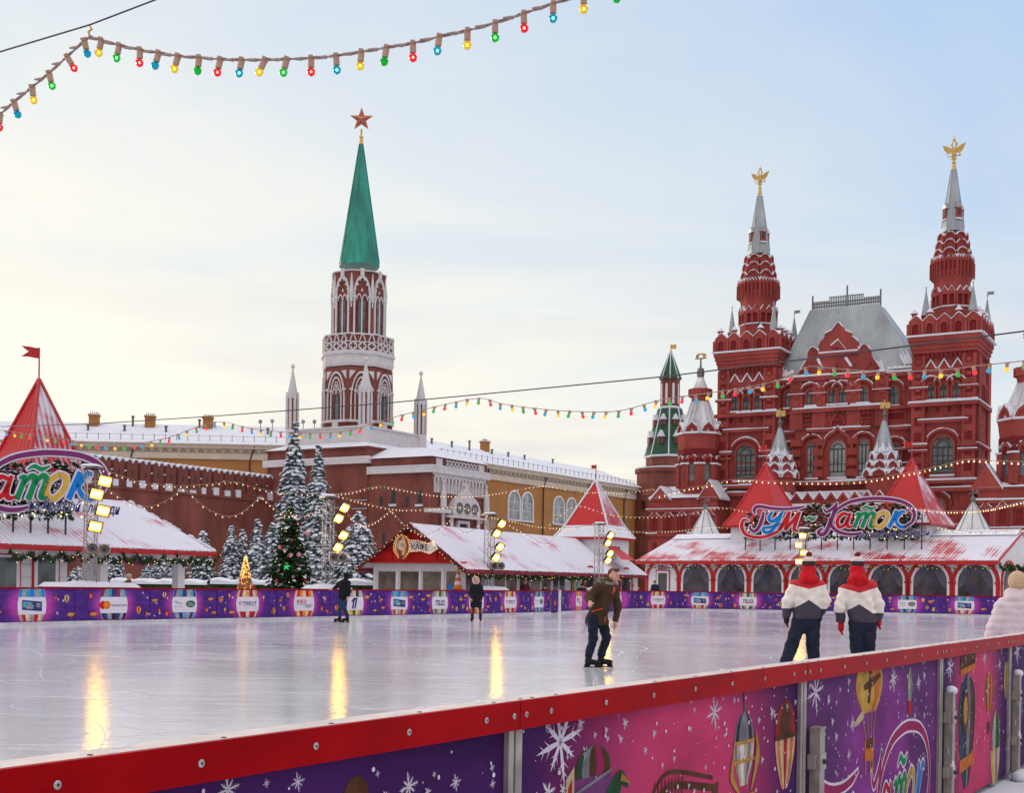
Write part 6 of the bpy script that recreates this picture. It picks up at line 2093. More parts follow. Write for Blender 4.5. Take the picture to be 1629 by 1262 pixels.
def fir_garland(label,group,M_,pts,r,n_swag,sag,lights=True,ltm=None,density=9):
 """fir rope hung in swags along a line of local points, with fairy lights; a thing of its own"""
 o=empty('fir_garland',M_.translation,0,label,'garland',group)
 o.matrix_world=M_
 mb=MB();lm=MB()
 rnd=random.Random(len(label))
 for(p,q)in zip(pts,pts[1:]):
  p,q=Vector(p),Vector(q)
  L_=(q-p).length
  n=int(L_*density)
  for i in range(n+1):
   t=i/max(1,n)
   ph=(t*n_swag)%1.0
   c=p.lerp(q,t)+Vector((0,0,-sag*4*ph*(1-ph)))
   for _ in range(2):
    fir_tuft(mb,c+Vector((rnd.uniform(-1,1),rnd.uniform(-1,1),rnd.uniform(-1,1)))*r*.4,r,0,None,rnd)
   if lights and i%2==0:
    lm.ball(c+Vector((rnd.uniform(-1,1)*r,-r*.9,rnd.uniform(-1,1)*r)),.013,5,1 if rnd.random()<.18 else 0)
 mb.build('fir_rope',PINE,o)
 if lights:
  lm.build('fairy_lights',[FAIRY,FAIRY_G],o)
 return o
def arch_facade_window(parent,c,z0_,r_out,r_mid,r_in,zs,glass_mat,door=False,face=None):
 """red arch with white reveal and glass, spring line zs"""
 w=empty('arched_window',(0,0,0),0,parent=parent)
 def arc(r,n=14):
  return[(c-r,z0_)]+[(c+r*math.cos(math.pi-math.pi*i/n),zs+r*math.sin(math.pi*i/n))for i in range(n+1)]+[(c+r,z0_)]
 mb=MB();mb.T=face
 mb.ring(arc(r_out),arc(r_mid),-.07,0)
 for sx in(-1,1):
  mb.box(c+sx*(r_mid+.1)-.16,c+sx*(r_mid+.1)+.16,-.11,-.072,zs-.1,zs+.02)
 mb.build('red_arch',RED_P,w)
 if not door:
  mb=MB();mb.T=face
  mb.ring(arc(r_mid),arc(r_in),-.045,0)
  mb.build('white_reveal',WHITE_PL,w)
  mb=MB();mb.T=face
  mb.poly([(x,-.012,z)for x,z in arc(r_in)[::-1]])
  mb.build('pane',glass_mat,w)
  for q in(-1,1):
   mb=MB();mb.T=face
   P_=[(c,-.016,zs+r_in*.97),(c+q*r_in*.3,-.016,zs+r_in*.45),(c+q*r_in*.72,-.016,zs-.25),(c+q*r_in*.97,-.016,zs-.35),(c+q*r_in*.97,-.016,zs+.05),(c+q*r_in*.74,-.016,zs+r_in*.66),(c+q*r_in*.4,-.016,zs+r_in*.9)]
   mb.poly(P_ if q<0 else P_[::-1]);mb.build('curtain',DRAPE,w)
 return w
def interior_glass():
 """dark pane with dim coloured shapes of the lit room behind it"""
 m,n,p=_new('pavilion_glass')
 N=n.nodes.new;K=n.links.new
 tcn=N('ShaderNodeTexCoord')
 z=N('ShaderNodeTexNoise');z.inputs['Scale'].default_value=1.3;z.inputs['Detail'].default_value=4
 K(tcn.outputs['Object'],z.inputs['Vector'])
 r=N('ShaderNodeValToRGB')
 e=r.color_ramp.elements
 cols=[(.30,(.020,.016,.016)),(.44,(.055,.04,.04)),(.52,(.045,.055,.10)),(.60,(.10,.06,.05)),(.70,(.06,.08,.10)),(.8,(.16,.12,.13))]
 while len(e)<len(cols):e.new(.5)
 for q,(a,c)in zip(e,cols):q.position=a;q.color=(*c,1)
 K(z.outputs['Fac'],r.inputs[0]);K(r.outputs[0],p.inputs['Base Color'])
 p.inputs['Roughness'].default_value=.12
 p.inputs['Specular IOR Level'].default_value=.45
 return m
PANE=interior_glass()
DRAPE=mat('violet_grey_curtain',(.10,.095,.125),.8,.35,5,stretch=(3,1,.6))
ROOMW=mat('warm_window_glass',(0.17,0.135,0.11),.12,.5,.9,spec=.5)
def pyramid(parent,c,d,zb_,za,half,flare,yaw=0.0,mats=(0,1),snow_skirt=True,name='pyramid_roof',seams=True):
 """steep red four-sided tent over a flared snowy skirt"""
 mb=MB();mb.T=Matrix.Translation((c,d,0))@Matrix.Rotation(yaw,4,'Z')
 zk=zb_+(za-zb_)*.20
 hk=half*.74
 A=[(-hk,-hk,zk),(hk,-hk,zk),(hk,hk,zk),(-hk,hk,zk)]
 B=[(-half,-half,zb_),(half,-half,zb_),(half,half,zb_),(-half,half,zb_)]
 top=(0,0,za)
 for k in range(4):
  a,b=A[k],A[(k+1)%4]
  uvq(mb,a,b,top,top,mats[k%len(mats)])
  uvq(mb,B[k],B[(k+1)%4],b,a,2 if snow_skirt else mats[k%len(mats)])
  mb.quad(B[(k+1)%4],B[k],(B[k][0]*.98,B[k][1]*.98,zb_-.16),(B[(k+1)%4][0]*.98,B[(k+1)%4][1]*.98,zb_-.16),3)
  mb.bar(A[k],top,.10,4 if snow_skirt else 3)
  mb.bar(B[k],A[k],.10,4 if snow_skirt else 3)
 mb.T=None
 return mb
def pennant(parent,c,d,z,h,L_=.62,dirx=-1):
 f=empty('flag',(c,d,z),0,parent=parent)
 mb=MB();mb.tube([(0,0,-.3),(0,0,h)],.03,6);mb.build('flag_pole',RED_P,f)
 mb=MB()
 hh_=L_*.52
 n=6
 top=[(dirx*L_*i/n,.05*math.sin(i*1.3),h-.02-.03*i/n)for i in range(n+1)]
 for i in range(n):
  a,b=top[i],top[i+1]
  lo=lambda p,k:(p[0],p[1],p[2]-hh_)
  if i<n-2:
   mb.quad(a,b,lo(b,0),lo(a,0))
  else:
   f0,f1=(i-(n-2))/2,(i+1-(n-2))/2
   mb.quad(a,b,(b[0],b[1],b[2]-hh_*.5*(1-f1)-.01),(a[0],a[1],a[2]-hh_*.5*(1-f0)-(.0 if f0 else 0)))if False else None
   ma=(a[0],a[1],a[2]-hh_/2);mbb=(b[0],b[1],b[2]-hh_/2)
   mb.quad(a,b,(b[0],b[1],b[2]-hh_/2*(1-f1)),(a[0],a[1],a[2]-hh_/2*(1-f0))if f0 else ma)
   mb.quad((a[0],a[1],a[2]-hh_/2*(1+f0))if f0 else ma,(b[0],b[1],b[2]-hh_/2*(1+f1)),lo(b,0),lo(a,0))
 mb.build('pennant_cloth',RED_P,f)
 # ---- cafe with the gabled front
CAY=R(-27)
cafe=empty('cafe_pavilion',(-2.18,57,0),CAY,'long cafe pavilion with red gable, snowy roof and one red pyramid tower','pavilion')
CF=Pl(-2.18,57,CAY)
CS=Pl(-2.18,57,R(63))
W_,HW,HR,LS=4.85,2.30,4.02,21.6
mb=MB()
mb.box(-W_,0,0.0,LS,0,HW)
for x in(-W_+.06,-W_+1.3,-W_+2.55,-W_+3.75,-.1):
 mb.box(x-.07,x+.07,-.05,0,0,HW)
mb.box(-W_,0,-.04,0,HW-.28,HW)
mb.build('wall',WHITE_PL,cafe)
mb=MB()
mb.plate([(-W_-.1,HW),(-W_/2,HR-.1),(.1,HW)],-.42,.2)
mb.box(-W_-.15,.15,-.5,0,HW,HW+.09)
for k in(-1,1):
 mb.bar((-W_/2+k*1.2,-.46,HW+.1),(-W_/2+k*1.2,-.46,HW+.6),.08)
mb.box(-W_+.8,-.8,-.5,-.42,HW+.5,HW+.56)
mb.build('gable',mat('bright_red_board',(.56,.012,.010),.5,.08,3),cafe)
mb=MB()
of,oe=.75,.5
sl=(HR-HW)/(W_/2)
ze_=HW-sl*oe+.12
for sx in(-1,1):
 e=-W_/2+sx*(W_/2+oe)
 if sx>0:
  uvq(mb,(e,-of,ze_),(e,LS+.4,ze_),(-W_/2,LS+.4,HR+.12),(-W_/2,-of,HR+.12),0)
 else:
  uvq(mb,(e,LS+.4,ze_),(e,-of,ze_),(-W_/2,-of,HR+.12),(-W_/2,LS+.4,HR+.12),0)
mb.build('roof',ROOF_B,cafe)
mb=MB()
for sx in(-1,1):
 e=-W_/2+sx*(W_/2+oe)
 mb.box(min(e,e-sx*.06),max(e,e-sx*.06),-of,LS+.4,ze_-.20,ze_-.005)
 mb.add([(e,-of-.05,ze_-.2),(-W_/2,-of-.05,HR-.08),(-W_/2,-of-.05,HR+.1),(e,-of-.05,ze_-.01),(e,-of,ze_-.2),(-W_/2,-of,HR-.08),(-W_/2,-of,HR+.1),(e,-of,ze_-.01)],[(0,1,2,3),(7,6,5,4),(0,4,5,1)])
mb.build('fascia',mat('dark_red_fascia',(0.25,.012,.03),.45,.12,3),cafe)
WCOL=[(602.7,634),(637.8,668.8),(673.4,705.7),(710.5,725.7)]
for i,(xa,xb)in enumerate(WCOL):
 a,b=CF.s(xa,920),CF.s(xb,920)
 zt_=CF.z(xa,909.6)
 w=MB();w.box(a-.05,b+.05,-.03,0,.25,zt_+.05);wf=w.build('window',WHITE_PL,cafe)
 w=MB();w.box(a,b,-.045,-.031,.3,zt_)
 if i==3:
  w.box(a+.12,b-.14,-.05,-.046,.95,1.35,1)
 w.build('pane',[ROOMW,P_BLUE],wf)
SIDE=Matrix.Rotation(R(90),4,'Z')
def side_box(mb,a,b,z0_,z1_,o0,o1,mi=0):
 mb.box(o0,o1,a,b,z0_,z1_,mi)
for i,(xa,xb)in enumerate([(740,765),(786,802),(804.6,821),(826,841),(843,857.7),(861,875),(879,887),(889,897)]):
 a,b=CS.s(xa,920),CS.s(xb,920)
 zt_=CS.z((xa+xb)/2,912 if i<6 else 914)
 w=MB();side_box(w,a-.08,b+.08,.2,zt_+.08,0,.04);wf=w.build('window',WHITE_PL,cafe)
 w=MB();side_box(w,a,b,.25,zt_,.041,.055);w.build('pane',[ROOMW if i<6 else GLASS_D],wf)
FS=Matrix(((0,-1,0,0),(1,0,0,0),(0,0,1,0),(0,0,0,1)))
for px in(938,995):
 arch_facade_window(cafe,CS.s(px,920),.2,1.05,.85,.72,1.45,PANE,face=FS)
mb=MB();c=CS.s(913,920);mb.T=FS
gores(mb,c,1.15,.42,.85,.85,-.1,(P:=(0,1,2,3,1)),9,-1,1,.02)
mb.T=None
mb.build('striped_oval_board',[P_TEAL,P_CREAM,P_DGREEN,P_GOLD],cafe)
mb=MB()
for a,b,z in((18.6,19.8,2.0),(20.0,21.5,2.0)):
 side_box(mb,a,b,z,z+.28,.05,.1)
 side_box(mb,a+.25,b-.25,z+.1,z+.17,.1,.104,1)
mb.build('blue_name_board',[P_NAVY,P_GREY],cafe)
tw_=empty('roof_tower',(0,0,0),0,parent=cafe)
tx,ty=-2.0,19.6
zap=at(955,765,76).z;zba=at(955,856,75).z
mb=MB();mb.box(tx-1.55,tx+1.55,ty-1.55,ty+1.55,2.6,zba-.1)
mb.box(tx+1.55,tx+1.58,ty-.1,ty+.1,3.2,3.7,1)
mb.build('tower_wall',[WHITE_PL,DARK],tw_)
pyramid(cafe,tx,ty,zba,zap,1.85,.3).build('pyramid_roof',[ROOF_D,ROOF_E,SNOW,RED_P,SNOW_D],tw_)
pennant(cafe,tx,ty,zap,at(955,741,76).z-zap,.42)
mb=MB()
uvq(mb,(.6,17.5,2.9),(.6,19.6,2.9),(-1.2,19.0,4.3),(-1.2,18.2,4.3),0)
mb.plate([(.6,2.5),(.6,2.9),(-.6,3.3)],17.5,19.6,1)if False else None
mb.build('dormer_roof',[ROOF_D,RED_P],cafe)
sg=empty('cafe_sign',(0,-.95,0),0,parent=cafe)
sgp=Pl(*CF.w(0,-.95,0)[:2],CAY)
mb=MB()
bc=sgp.hit(639,872);br=(sgp.s(651,872)-sgp.s(627,872))/2
zt_,zb_=sgp.z(639,851),sgp.z(639,889)
outl=[]
for i in range(25):
 t=-1+2*i/24
n=20
def env(t):return math.sqrt(max(0,1-t*t))if t>0 else max(.26,math.cos(t*1.3))
ts=[1-2*i/n for i in range(n+1)]
outl=[(bc[0]+br*1.06*env(t),bc[1]+(t*(zt_-bc[1])if t>0 else t*(bc[1]-zb_)))for t in ts]+[(bc[0]-br*1.06*env(t),bc[1]+(t*(zt_-bc[1])if t>0 else t*(bc[1]-zb_)))for t in ts[::-1]]
mb.plate(outl,0,.12,0)
gores(mb,bc[0],bc[1],br*.95,(zt_-bc[1])*.95,(bc[1]-zb_)*.92,-.004,(1,2,1,3),9,-1,1,.26)
disc(mb,bc[0],bc[1]+.12,br*.62,br*.62,-.010,4,16);disc(mb,bc[0],bc[1]+.12,br*.54,br*.54,-.014,5,16)
add_text(mb,'ГУМ',bc[0],bc[1]+.12,-.018,6,w=br*.8,h=br*.5)
mb.quad((bc[0]-.12,-.006,zb_-.02),(bc[0]+.12,-.006,zb_-.02),(bc[0]+.15,-.006,zb_+.14),(bc[0]-.15,-.006,zb_+.14),3)
rb=[sgp.hit(x,y)for x,y in((651,859.5),(665,860),(680,865),(691,861),(690,865),(695.5,874),(683,881.5),(668,877),(650,879))]
mb.plate(rb,.02,.12,7)
a,b=sgp.hit(654,870),sgp.hit(681,871)
add_text(mb,'КАФЕ',(a[0]+b[0])/2,(a[1]+b[1])/2-.0,.014,6,w=b[0]-a[0],h=.30,bold=.01,slope=-.04)
mb.build('balloon_board',[P_GOLD,mat('sign_copper',(.46,.09,.04),.4,.3,5),P_CREAM,P_BROWN,P_GREY,P_CREAM,P_BLACK,mat('sign_ribbon',(.50,.22,.18),.45,.5,1.3,tint=(.62,.5,.42))],sg)
lm=MB()
for q in range(0,len(outl),2):
 lm.ball((outl[q][0],-.03,outl[q][1]),.013,5)
for p,q in zip(rb,rb[1:]):
 for k in range(4):
  lm.ball((p[0]+(q[0]-p[0])*k/4,-.01,p[1]+(q[1]-p[1])*k/4),.011,5)
lm.build('sign_bulbs',FAIRY,sg)
MC=Matrix.Translation((-2.18,57,0))@Matrix.Rotation(CAY,4,'Z')
fir_garland('fir garland with fairy lights along the gable rake of the cafe','fir garlands on the pavilions',MC,[(-W_-.5,-of-.12,ze_-.1),(-W_/2,-of-.12,HR+.0),(.5,-of-.12,ze_-.1)],.07,7,.08)
fir_garland('fir garland in small swags under the long eave of the cafe','fir garlands on the pavilions',MC,[(oe-.02,-.4,ze_-.22),(oe-.02,19,ze_-.22)],.10,17,.16,density=8)
def eave_snow(parent,p,q,out,r=.07):
 """an uneven lip of snow hanging over an eave"""
 p,q,out=Vector(p),Vector(q),Vector(out)
 n=int((q-p).length/.22)
 mb=MB()
 rnd=random.Random(n)
 on=True
 for i in range(n):
  if rnd.random()<.22:on=not on
  if not on and rnd.random()<.6:continue
  a,b=p.lerp(q,i/n),p.lerp(q,(i+1.15)/n)
  k=r*rnd.uniform(.5,1.25)
  mb.tube([a,(a+b)/2+out*k*.3,b],[k*.7,k,k*.7],6)
 mb.build('eave_snow',SNOW,parent)
eave_snow(cafe,(oe,-.7,ze_+.0),(oe,LS,ze_+.0),(1,0,0),.05)
eave_snow(cafe,(oe,-of,ze_+.02),(-W_/2,-of,HR+.12),(0,-1,0),.06)
# ---- arched pavilion at the far end
RP=Pl(28.5,74.0,R(-39.7))
rp=empty('arched_pavilion',(28.5,74.0,0),RP.yaw,'long white pavilion with red arches and twin red pyramids before the museum','pavilion')
MR=Matrix.Translation((28.5,74.0,0))@Matrix.Rotation(RP.yaw,4,'Z')
xL,xR=RP.s(1026,930),RP.s(1587,930)
DEP=8.0
zE=RP.z(1300,892.5)
mb=MB()
mb.box(xL,xR,0,DEP,0,zE+.1)
zRg=RP.z(1330,849,4.0)
mb.T=Matrix(((0,-1,0,xR),(1,0,0,0),(0,0,1,0),(0,0,0,1)))
mb.plate([(-.0,zE+.1),(4,zRg-.1),(DEP,zE+.1)],0,.3)
mb.T=None
mb.build('wall',WHITE_PL,rp)
cs=[RP.s(x,930)for x in(1054,1110,1168.7,1228,1287.6,1350.5,1417,1484,1552)]
c0,c8=cs[0],cs[-1]
cs=[c0+(c8-c0)*i/8 for i in range(9)]
rO=(cs[1]-cs[0])/2+.07
zs_=RP.z(1110,922)
for i,c in enumerate(cs):
 arch_facade_window(rp,c,.05,rO,rO-.24,rO-.40,zs_,PANE,door=(i==0))
mb=MB()
mb.box(cs[0]-.55,cs[0]+.62,-.05,0,.1,zs_+.62,0);mb.box(cs[0]-.47,cs[0]+.54,-.07,-.05,.1,zs_+.55,1);mb.box(cs[0]-.33,cs[0]+.4,-.085,-.07,.35,zs_+.40,2)
mb.box(cs[0]-.33,cs[0]+.33,-.12,0,zs_+.66,zs_+.86,3);mb.box(cs[0]-.26,cs[0]+.26,-.124,-.12,zs_+.73,zs_+.79,4)
mb.build('door',[RED_P,WHITE_PL,GLASS_D,MAGENTA,P_GREY],rp)
FE=Matrix(((0,-1,0,xR),(1,0,0,0),(0,0,1,0),(0,0,0,1)))
for c in(1.9,5.4):
 arch_facade_window(rp,c,.05,1.35,1.12,.95,zs_,GLASS,face=FE)
mb=MB()
zf=zE
ov=.5
eL,eR=xL-ov,xR+.15
rl_=RP.s(1078,850,4.0)
uvq(mb,(eL,-ov,zf),(eR,-ov,zf),(eR,4,zRg),(rl_,4,zRg),0)
uvq(mb,(eL,DEP+ov,zf),(eL,-ov,zf),(rl_,4,zRg),(rl_,4,zRg),1)
uvq(mb,(eR,DEP+ov,zf),(eL,DEP+ov,zf),(rl_,4,zRg),(eR,4,zRg),0)
mb.build('roof',[ROOF_A,ROOF_B],rp)
mb=MB()
mb.add([(rl_,3.2,zRg-.28),(eR-.1,3.2,zRg-.28),(eR-.1,4,zRg+.1),(rl_,4,zRg+.1),(eR-.1,5,zRg-.3),(rl_,5,zRg-.3)],[(0,1,2,3),(3,2,4,5)])
mb.build('ridge_snow',SNOW,rp)
mb=MB()
mb.box(eL,eR,-ov-.05,-ov,zf-.26,zf-.004)
mb.box(eL-.05,eL,-ov,DEP,zf-.26,zf-.004)
mb.add([(eR,-ov,zf-.22),(eR,4,zRg-.2),(eR,4,zRg+.02),(eR,-ov,zf+.02)],[(0,1,2,3)])
mb.build('fascia',RED_P,rp)
eave_snow(rp,(eL,-ov,zf+.01),(eR,-ov,zf+.01),(0,-1,0),.06)
for apx,apy,bpx,by_,lp in((1218.9,737,1207,836,-1),(1450.6,730.4,1455,833,-1)):
 d_=4.4
 c,za_=RP.hit(apx,apy,d_)
 zb_=RP.z(bpx,by_,d_-1.5)
 tt_=empty('roof_tower',(0,0,0),0,parent=rp)
 mb=MB();mb.box(c-1.75,c+1.75,d_-1.75,d_+1.75,zE+.3,zb_-.14);mb.build('tower_wall',WHITE_PL,tt_)
 pyramid(rp,c,d_,zb_,za_,2.15,.3,snow_skirt=(apx>1300)).build('pyramid_roof',[ROOF_D,ROOF_E if apx>1300 else ROOF_D,ROOF_A if apx>1300 else ROOF_D,RED_P,RED_P],tt_)
 pennant(rp,c,d_,za_,RP.z(apx,708 if apx<1300 else 702,d_)-za_,.7)
fir_garland('thin fir garland in long swags under the eave of the arched pavilion','fir garlands on the pavilions',MR,[(xL+.3,-ov-.1,zf-.3),(xR,-ov-.1,zf-.3)],.085,17,.22,density=7)
fir_garland('bushy fir garland under the right gable eave of the arched pavilion','fir garlands on the pavilions',MR,[(xR+.2,-.2,zf-.2),(xR+.2,6.0,zf-.25)],.16,4,.25,density=8)
dS=.6
sn_=empty('pavilion_sign',(28.5,74.0,0),RP.yaw,'colourful brush lettered sign on the roof between the two red pyramids','sign')
SP=Pl(*RP.w(0,dS,0)[:2],RP.yaw)
fR=lambda p:SP.hit(1160+p[0]/4.791,770+p[1]/4.791)
sc_=empty('lettering',(0,dS,0),0,parent=sn_)
sign_letters(sc_,fR,1,True,.12,subslope=.02)
mb=MB()
rnd=random.Random(4)
for k in range(1500):
 u,v=rnd.uniform(95,1425),rnd.uniform(150,425)
 if v<190 and not 560<u<1340:continue
 if u<560 and v<215:continue
 if rnd.random()<.16:continue
 x,z=fR((u,v))
 fir_tuft(mb,(x,.3+rnd.random()*.25,z),rnd.uniform(.12,.22),0,1 if rnd.random()<.33 else None,rnd)
for k in range(60):
 x,z=fR((rnd.uniform(110,1400),rnd.uniform(200,420)))
 mb.ball((x,.22,z),.035,5,2)
a_,b_=fR((90,440)),fR((1440,300))
for k in range(12):
 x=a_[0]+(b_[0]-a_[0])*k/11
 mb.bar((x,.62,zE+.2),(x,.62,a_[1]+1.6),.06,3)
for z in(a_[1]+.25,a_[1]+1.3):
 mb.bar((a_[0],.62,z),(b_[0],.62,z),.06,3)
mb.build('fir_backing',[PINE,SNOW,FAIRY,DARK],sc_)
for k,(apx,ap,hb,rpx,desc)in enumerate(((1122,808,852,25,'the hipped end of the arched pavilion'),(1548,797,850,30,'the gabled right end of the arched pavilion'))):
 d_=15.0
 c,za_=RP.hit(apx,ap,d_)
 zb_=RP.z(apx,hb,d_)
 w_=RP.w(c,d_,0)
 t=empty('market_tent',w_,RP.yaw+.3,'pale grey conical tent top at '+desc,'tent','pale tents behind the arched pavilion')
 pm=w_.y/2000
 mb=MB()
 r_=rpx*pm
 mb.lathe([(r_,zb_),(.08,za_)],8)
 mb.lathe([(r_*.95,0),(r_*.95,zb_)],8)
 mb.build('tent_canvas',mat('pale_tent_canvas',(.58,.60,.62),.6,.14,.8),t)
 mb=MB()
 for q in range(8):
  a=q*math.pi/4
  mb.bar((r_*math.cos(a),r_*math.sin(a),zb_),(.08*math.cos(a),.08*math.sin(a),za_),.05)
 mb.build('tent_ribs',IRON,t)
 mb=MB()
 mb.lathe([(.1,za_-.1),(.2,za_+.15),(.06,za_+.3),(.05,za_+.8)],6)
 mb.bar((-.3,0,za_+.5),(.35,0,za_+.6),.09);mb.ball((.25,0,za_+.6),.12,6)
 mb.build('tent_finial',IRON,t)
NP_=Pl(33.6,79.0,R(-39.7))
nb=empty('side_pavilion',(33.6,79.0,0),NP_.yaw,'corner of a second white pavilion with red eave behind the woman in pink','pavilion')
mb=MB();mb.box(-1.0,9,0,6,0,3.05);mb.build('wall',WHITE_PL,nb)
mb=MB();uvq(mb,(-1.8,-.6,3.15),(9,-.6,3.15),(9,3,4.7),(-.4,3,4.7));uvq(mb,(-1.8,6,3.15),(-1.8,-.6,3.15),(-.4,3,4.7),(-.4,3,4.7));mb.build('roof',ROOF_B,nb)
mb=MB();mb.box(-1.8,9,-.65,-.6,2.85,3.15);mb.box(-1.85,-1.8,-.65,6,2.85,3.15);mb.build('fascia',RED_P,nb)
# ---- left pavilion with open porch
_p=at(312,872,50)
LP=Pl(_p.x,_p.y,R(57))
lp=empty('left_pavilion',(_p.x,_p.y,0),LP.yaw,'white pavilion with open porch, snowy hipped roof and red pyramid at the left edge','pavilion')
lp.name='porch_pavilion'
ML=Matrix.Translation((_p.x,_p.y,0))@Matrix.Rotation(LP.yaw,4,'Z')
x0=LP.s(-130,880);xw=LP.s(114,900);xe=0.35
zE=LP.z(200,873)
mb=MB();mb.box(x0,xw,.25,6,0,zE)
for z in(.5,.95,1.4,1.85,2.3):
 mb.box(x0,xw,.235,.25,z,z+.015,1)
mb.box(x0,xe-.3,.1,.32,zE-.32,zE,0)
mb.build('wall',[WHITE_PL,P_GREY],lp)
for px in(167,290):
 c=LP.s(px,920);mb=MB();mb.box(c-.17,c+.17,.05,.39,0,zE-.32);mb.build('porch_post',WHITE_PL,lp)
for c in(xw+1.0,-.6):
 mb=MB();mb.box(c-.17,c+.17,5.6,5.95,0,zE);mb.build('porch_post',WHITE_PL,lp)
for xa,xb,yt_,door in((-6,26,888,False),(56,88,887,True)):
 a,b=LP.s(xa,910,.25),LP.s(xb,910,.25)
 zt_=LP.z(xb,yt_,.25)
 w=MB()
 z0_=.05 if door else.5
 w.box(a-.14,b+.14,.19,.25,z0_,zt_+.16,0);w.box(a-.08,b+.08,.17,.19,z0_,zt_+.09,1)
 wf=w.build('door' if door else 'window',[RED_P,WHITE_PL],lp)
 w=MB();w.box(a+.06,b-.06,.155,.17,z0_+.15,zt_);w.build('pane',GLASS,wf)
mb=MB();c=LP.s(228,886);mb.box(c-.45,c+.45,.02,.09,zE-.62,zE-.30);mb.box(c-.36,c+.36,.015,.02,zE-.42,zE-.37,1)
mb.build('magenta_board',[MAGENTA,P_GREY],lp)
re_,zRg=LP.hit(207,798,3.6)
ov=.45
eR=xe+.25
mb=MB()
uvq(mb,(x0,-ov,zE),(eR,-ov,zE),(re_,3.6,zRg),(x0,3.6,zRg),0)
uvq(mb,(eR,-ov,zE),(eR,7.6,zE),(re_,3.6,zRg),(re_,3.6,zRg),1)
uvq(mb,(eR,7.6,zE),(x0,7.6,zE),(x0,3.6,zRg),(re_,3.6,zRg),0)
mb.build('roof',[ROOF_F:=snow_roof('thick_streaked_roof',(.42,.04,.07),.66,grad=.02),ROOF_B],lp)
mb=MB()
mb.box(x0,eR,-ov-.04,-ov,zE-.2,zE-.004);mb.box(eR,eR+.04,-ov-.04,7.6,zE-.2,zE-.004)
mb.build('fascia',RED_P,lp)
eave_snow(lp,(x0,-ov,zE+.01),(eR,-ov,zE+.01),(0,-1,0),.05)
eave_snow(lp,(eR,-ov,zE+.02),(re_,3.6,zRg),(1,0,0),.07)
d_=3.2
c,za_=LP.hit(62,603,d_)
zb_=LP.z(62,722,d_)
tt_=empty('roof_tower',(0,0,0),0,parent=lp)
half=(LP.s(124,716,d_)-LP.s(2,716,d_))/2*.62
mb=MB();mb.box(c-half*.8,c+half*.8,d_-half*.8,d_+half*.8,zE,zb_-.1);mb.build('tower_wall',WHITE_PL,tt_)
pyramid(lp,c,d_,zb_-.6,za_,half*1.25,.3,snow_skirt=False).build('pyramid_roof',[snow_roof('half_snowed_red_roof',(.45,.02,.03),.52,grad=0),ROOF_D]+[ROOF_D,RED_P,RED_P],tt_)
pennant(lp,c,d_,za_,LP.z(62,553,d_)-za_,.75)
fir_garland('thick fir garland with fairy lights under the eave of the left pavilion','fir garlands on the pavilions',ML,[(x0+3,-ov-.1,zE-.24),(eR,-ov-.1,zE-.24)],.15,14,.28,density=8)
ls_=empty('pavilion_sign',(_p.x,_p.y,0),LP.yaw,'large brush lettered sign with arched plum band, cut by the left picture edge','sign')
SL=Pl(*LP.w(0,-.1,0)[:2],LP.yaw)
fL=lambda p:SL.hit(104+(p[0]-1200)*.309,751.5+(p[1]-205)*.333)
sc_=empty('lettering',(0,-.1,0),0,parent=ls_)
sign_letters(sc_,fL,1,False,.1,xmin=700)
a,b=SL.hit(45,803),SL.hit(190,813)
m2=MB()
add_text(m2,'на Красной площади',(a[0]+b[0])/2,(a[1]+b[1])/2,-.02,0,w=b[0]-a[0],h=.52,shear=.35,bold=.028)
add_text(m2,'на Красной площади',(a[0]+b[0])/2,(a[1]+b[1])/2,-.04,1,w=b[0]-a[0],h=.52,shear=.35,bold=.008)
m2.build('subtitle_letters',[P_WHITE,P_NAVY],sc_)
mb=MB()
rnd=random.Random(8)
for k in range(700):
 u,v=rnd.uniform(760,1320),rnd.uniform(150,430)
 if rnd.random()<.14:continue
 x,z=fL((u,v))
 if u>1260 and v>330:continue
 fir_tuft(mb,(x,.25+rnd.random()*.2,z),rnd.uniform(.10,.18),0,1 if rnd.random()<.4 else None,rnd)
for k in range(26):
 x,z=fL((rnd.uniform(780,1310),rnd.uniform(330,420)))
 mb.ball((x,.1,z),.03,5,2)
for k in range(6):
 x=fL((800+90*k,300))[0]
 mb.bar((x,.5,zE),(x,.5,fL((1200,160))[1]),.05,3)
mb.build('fir_backing',[PINE,SNOW,FAIRY,DARK],sc_)
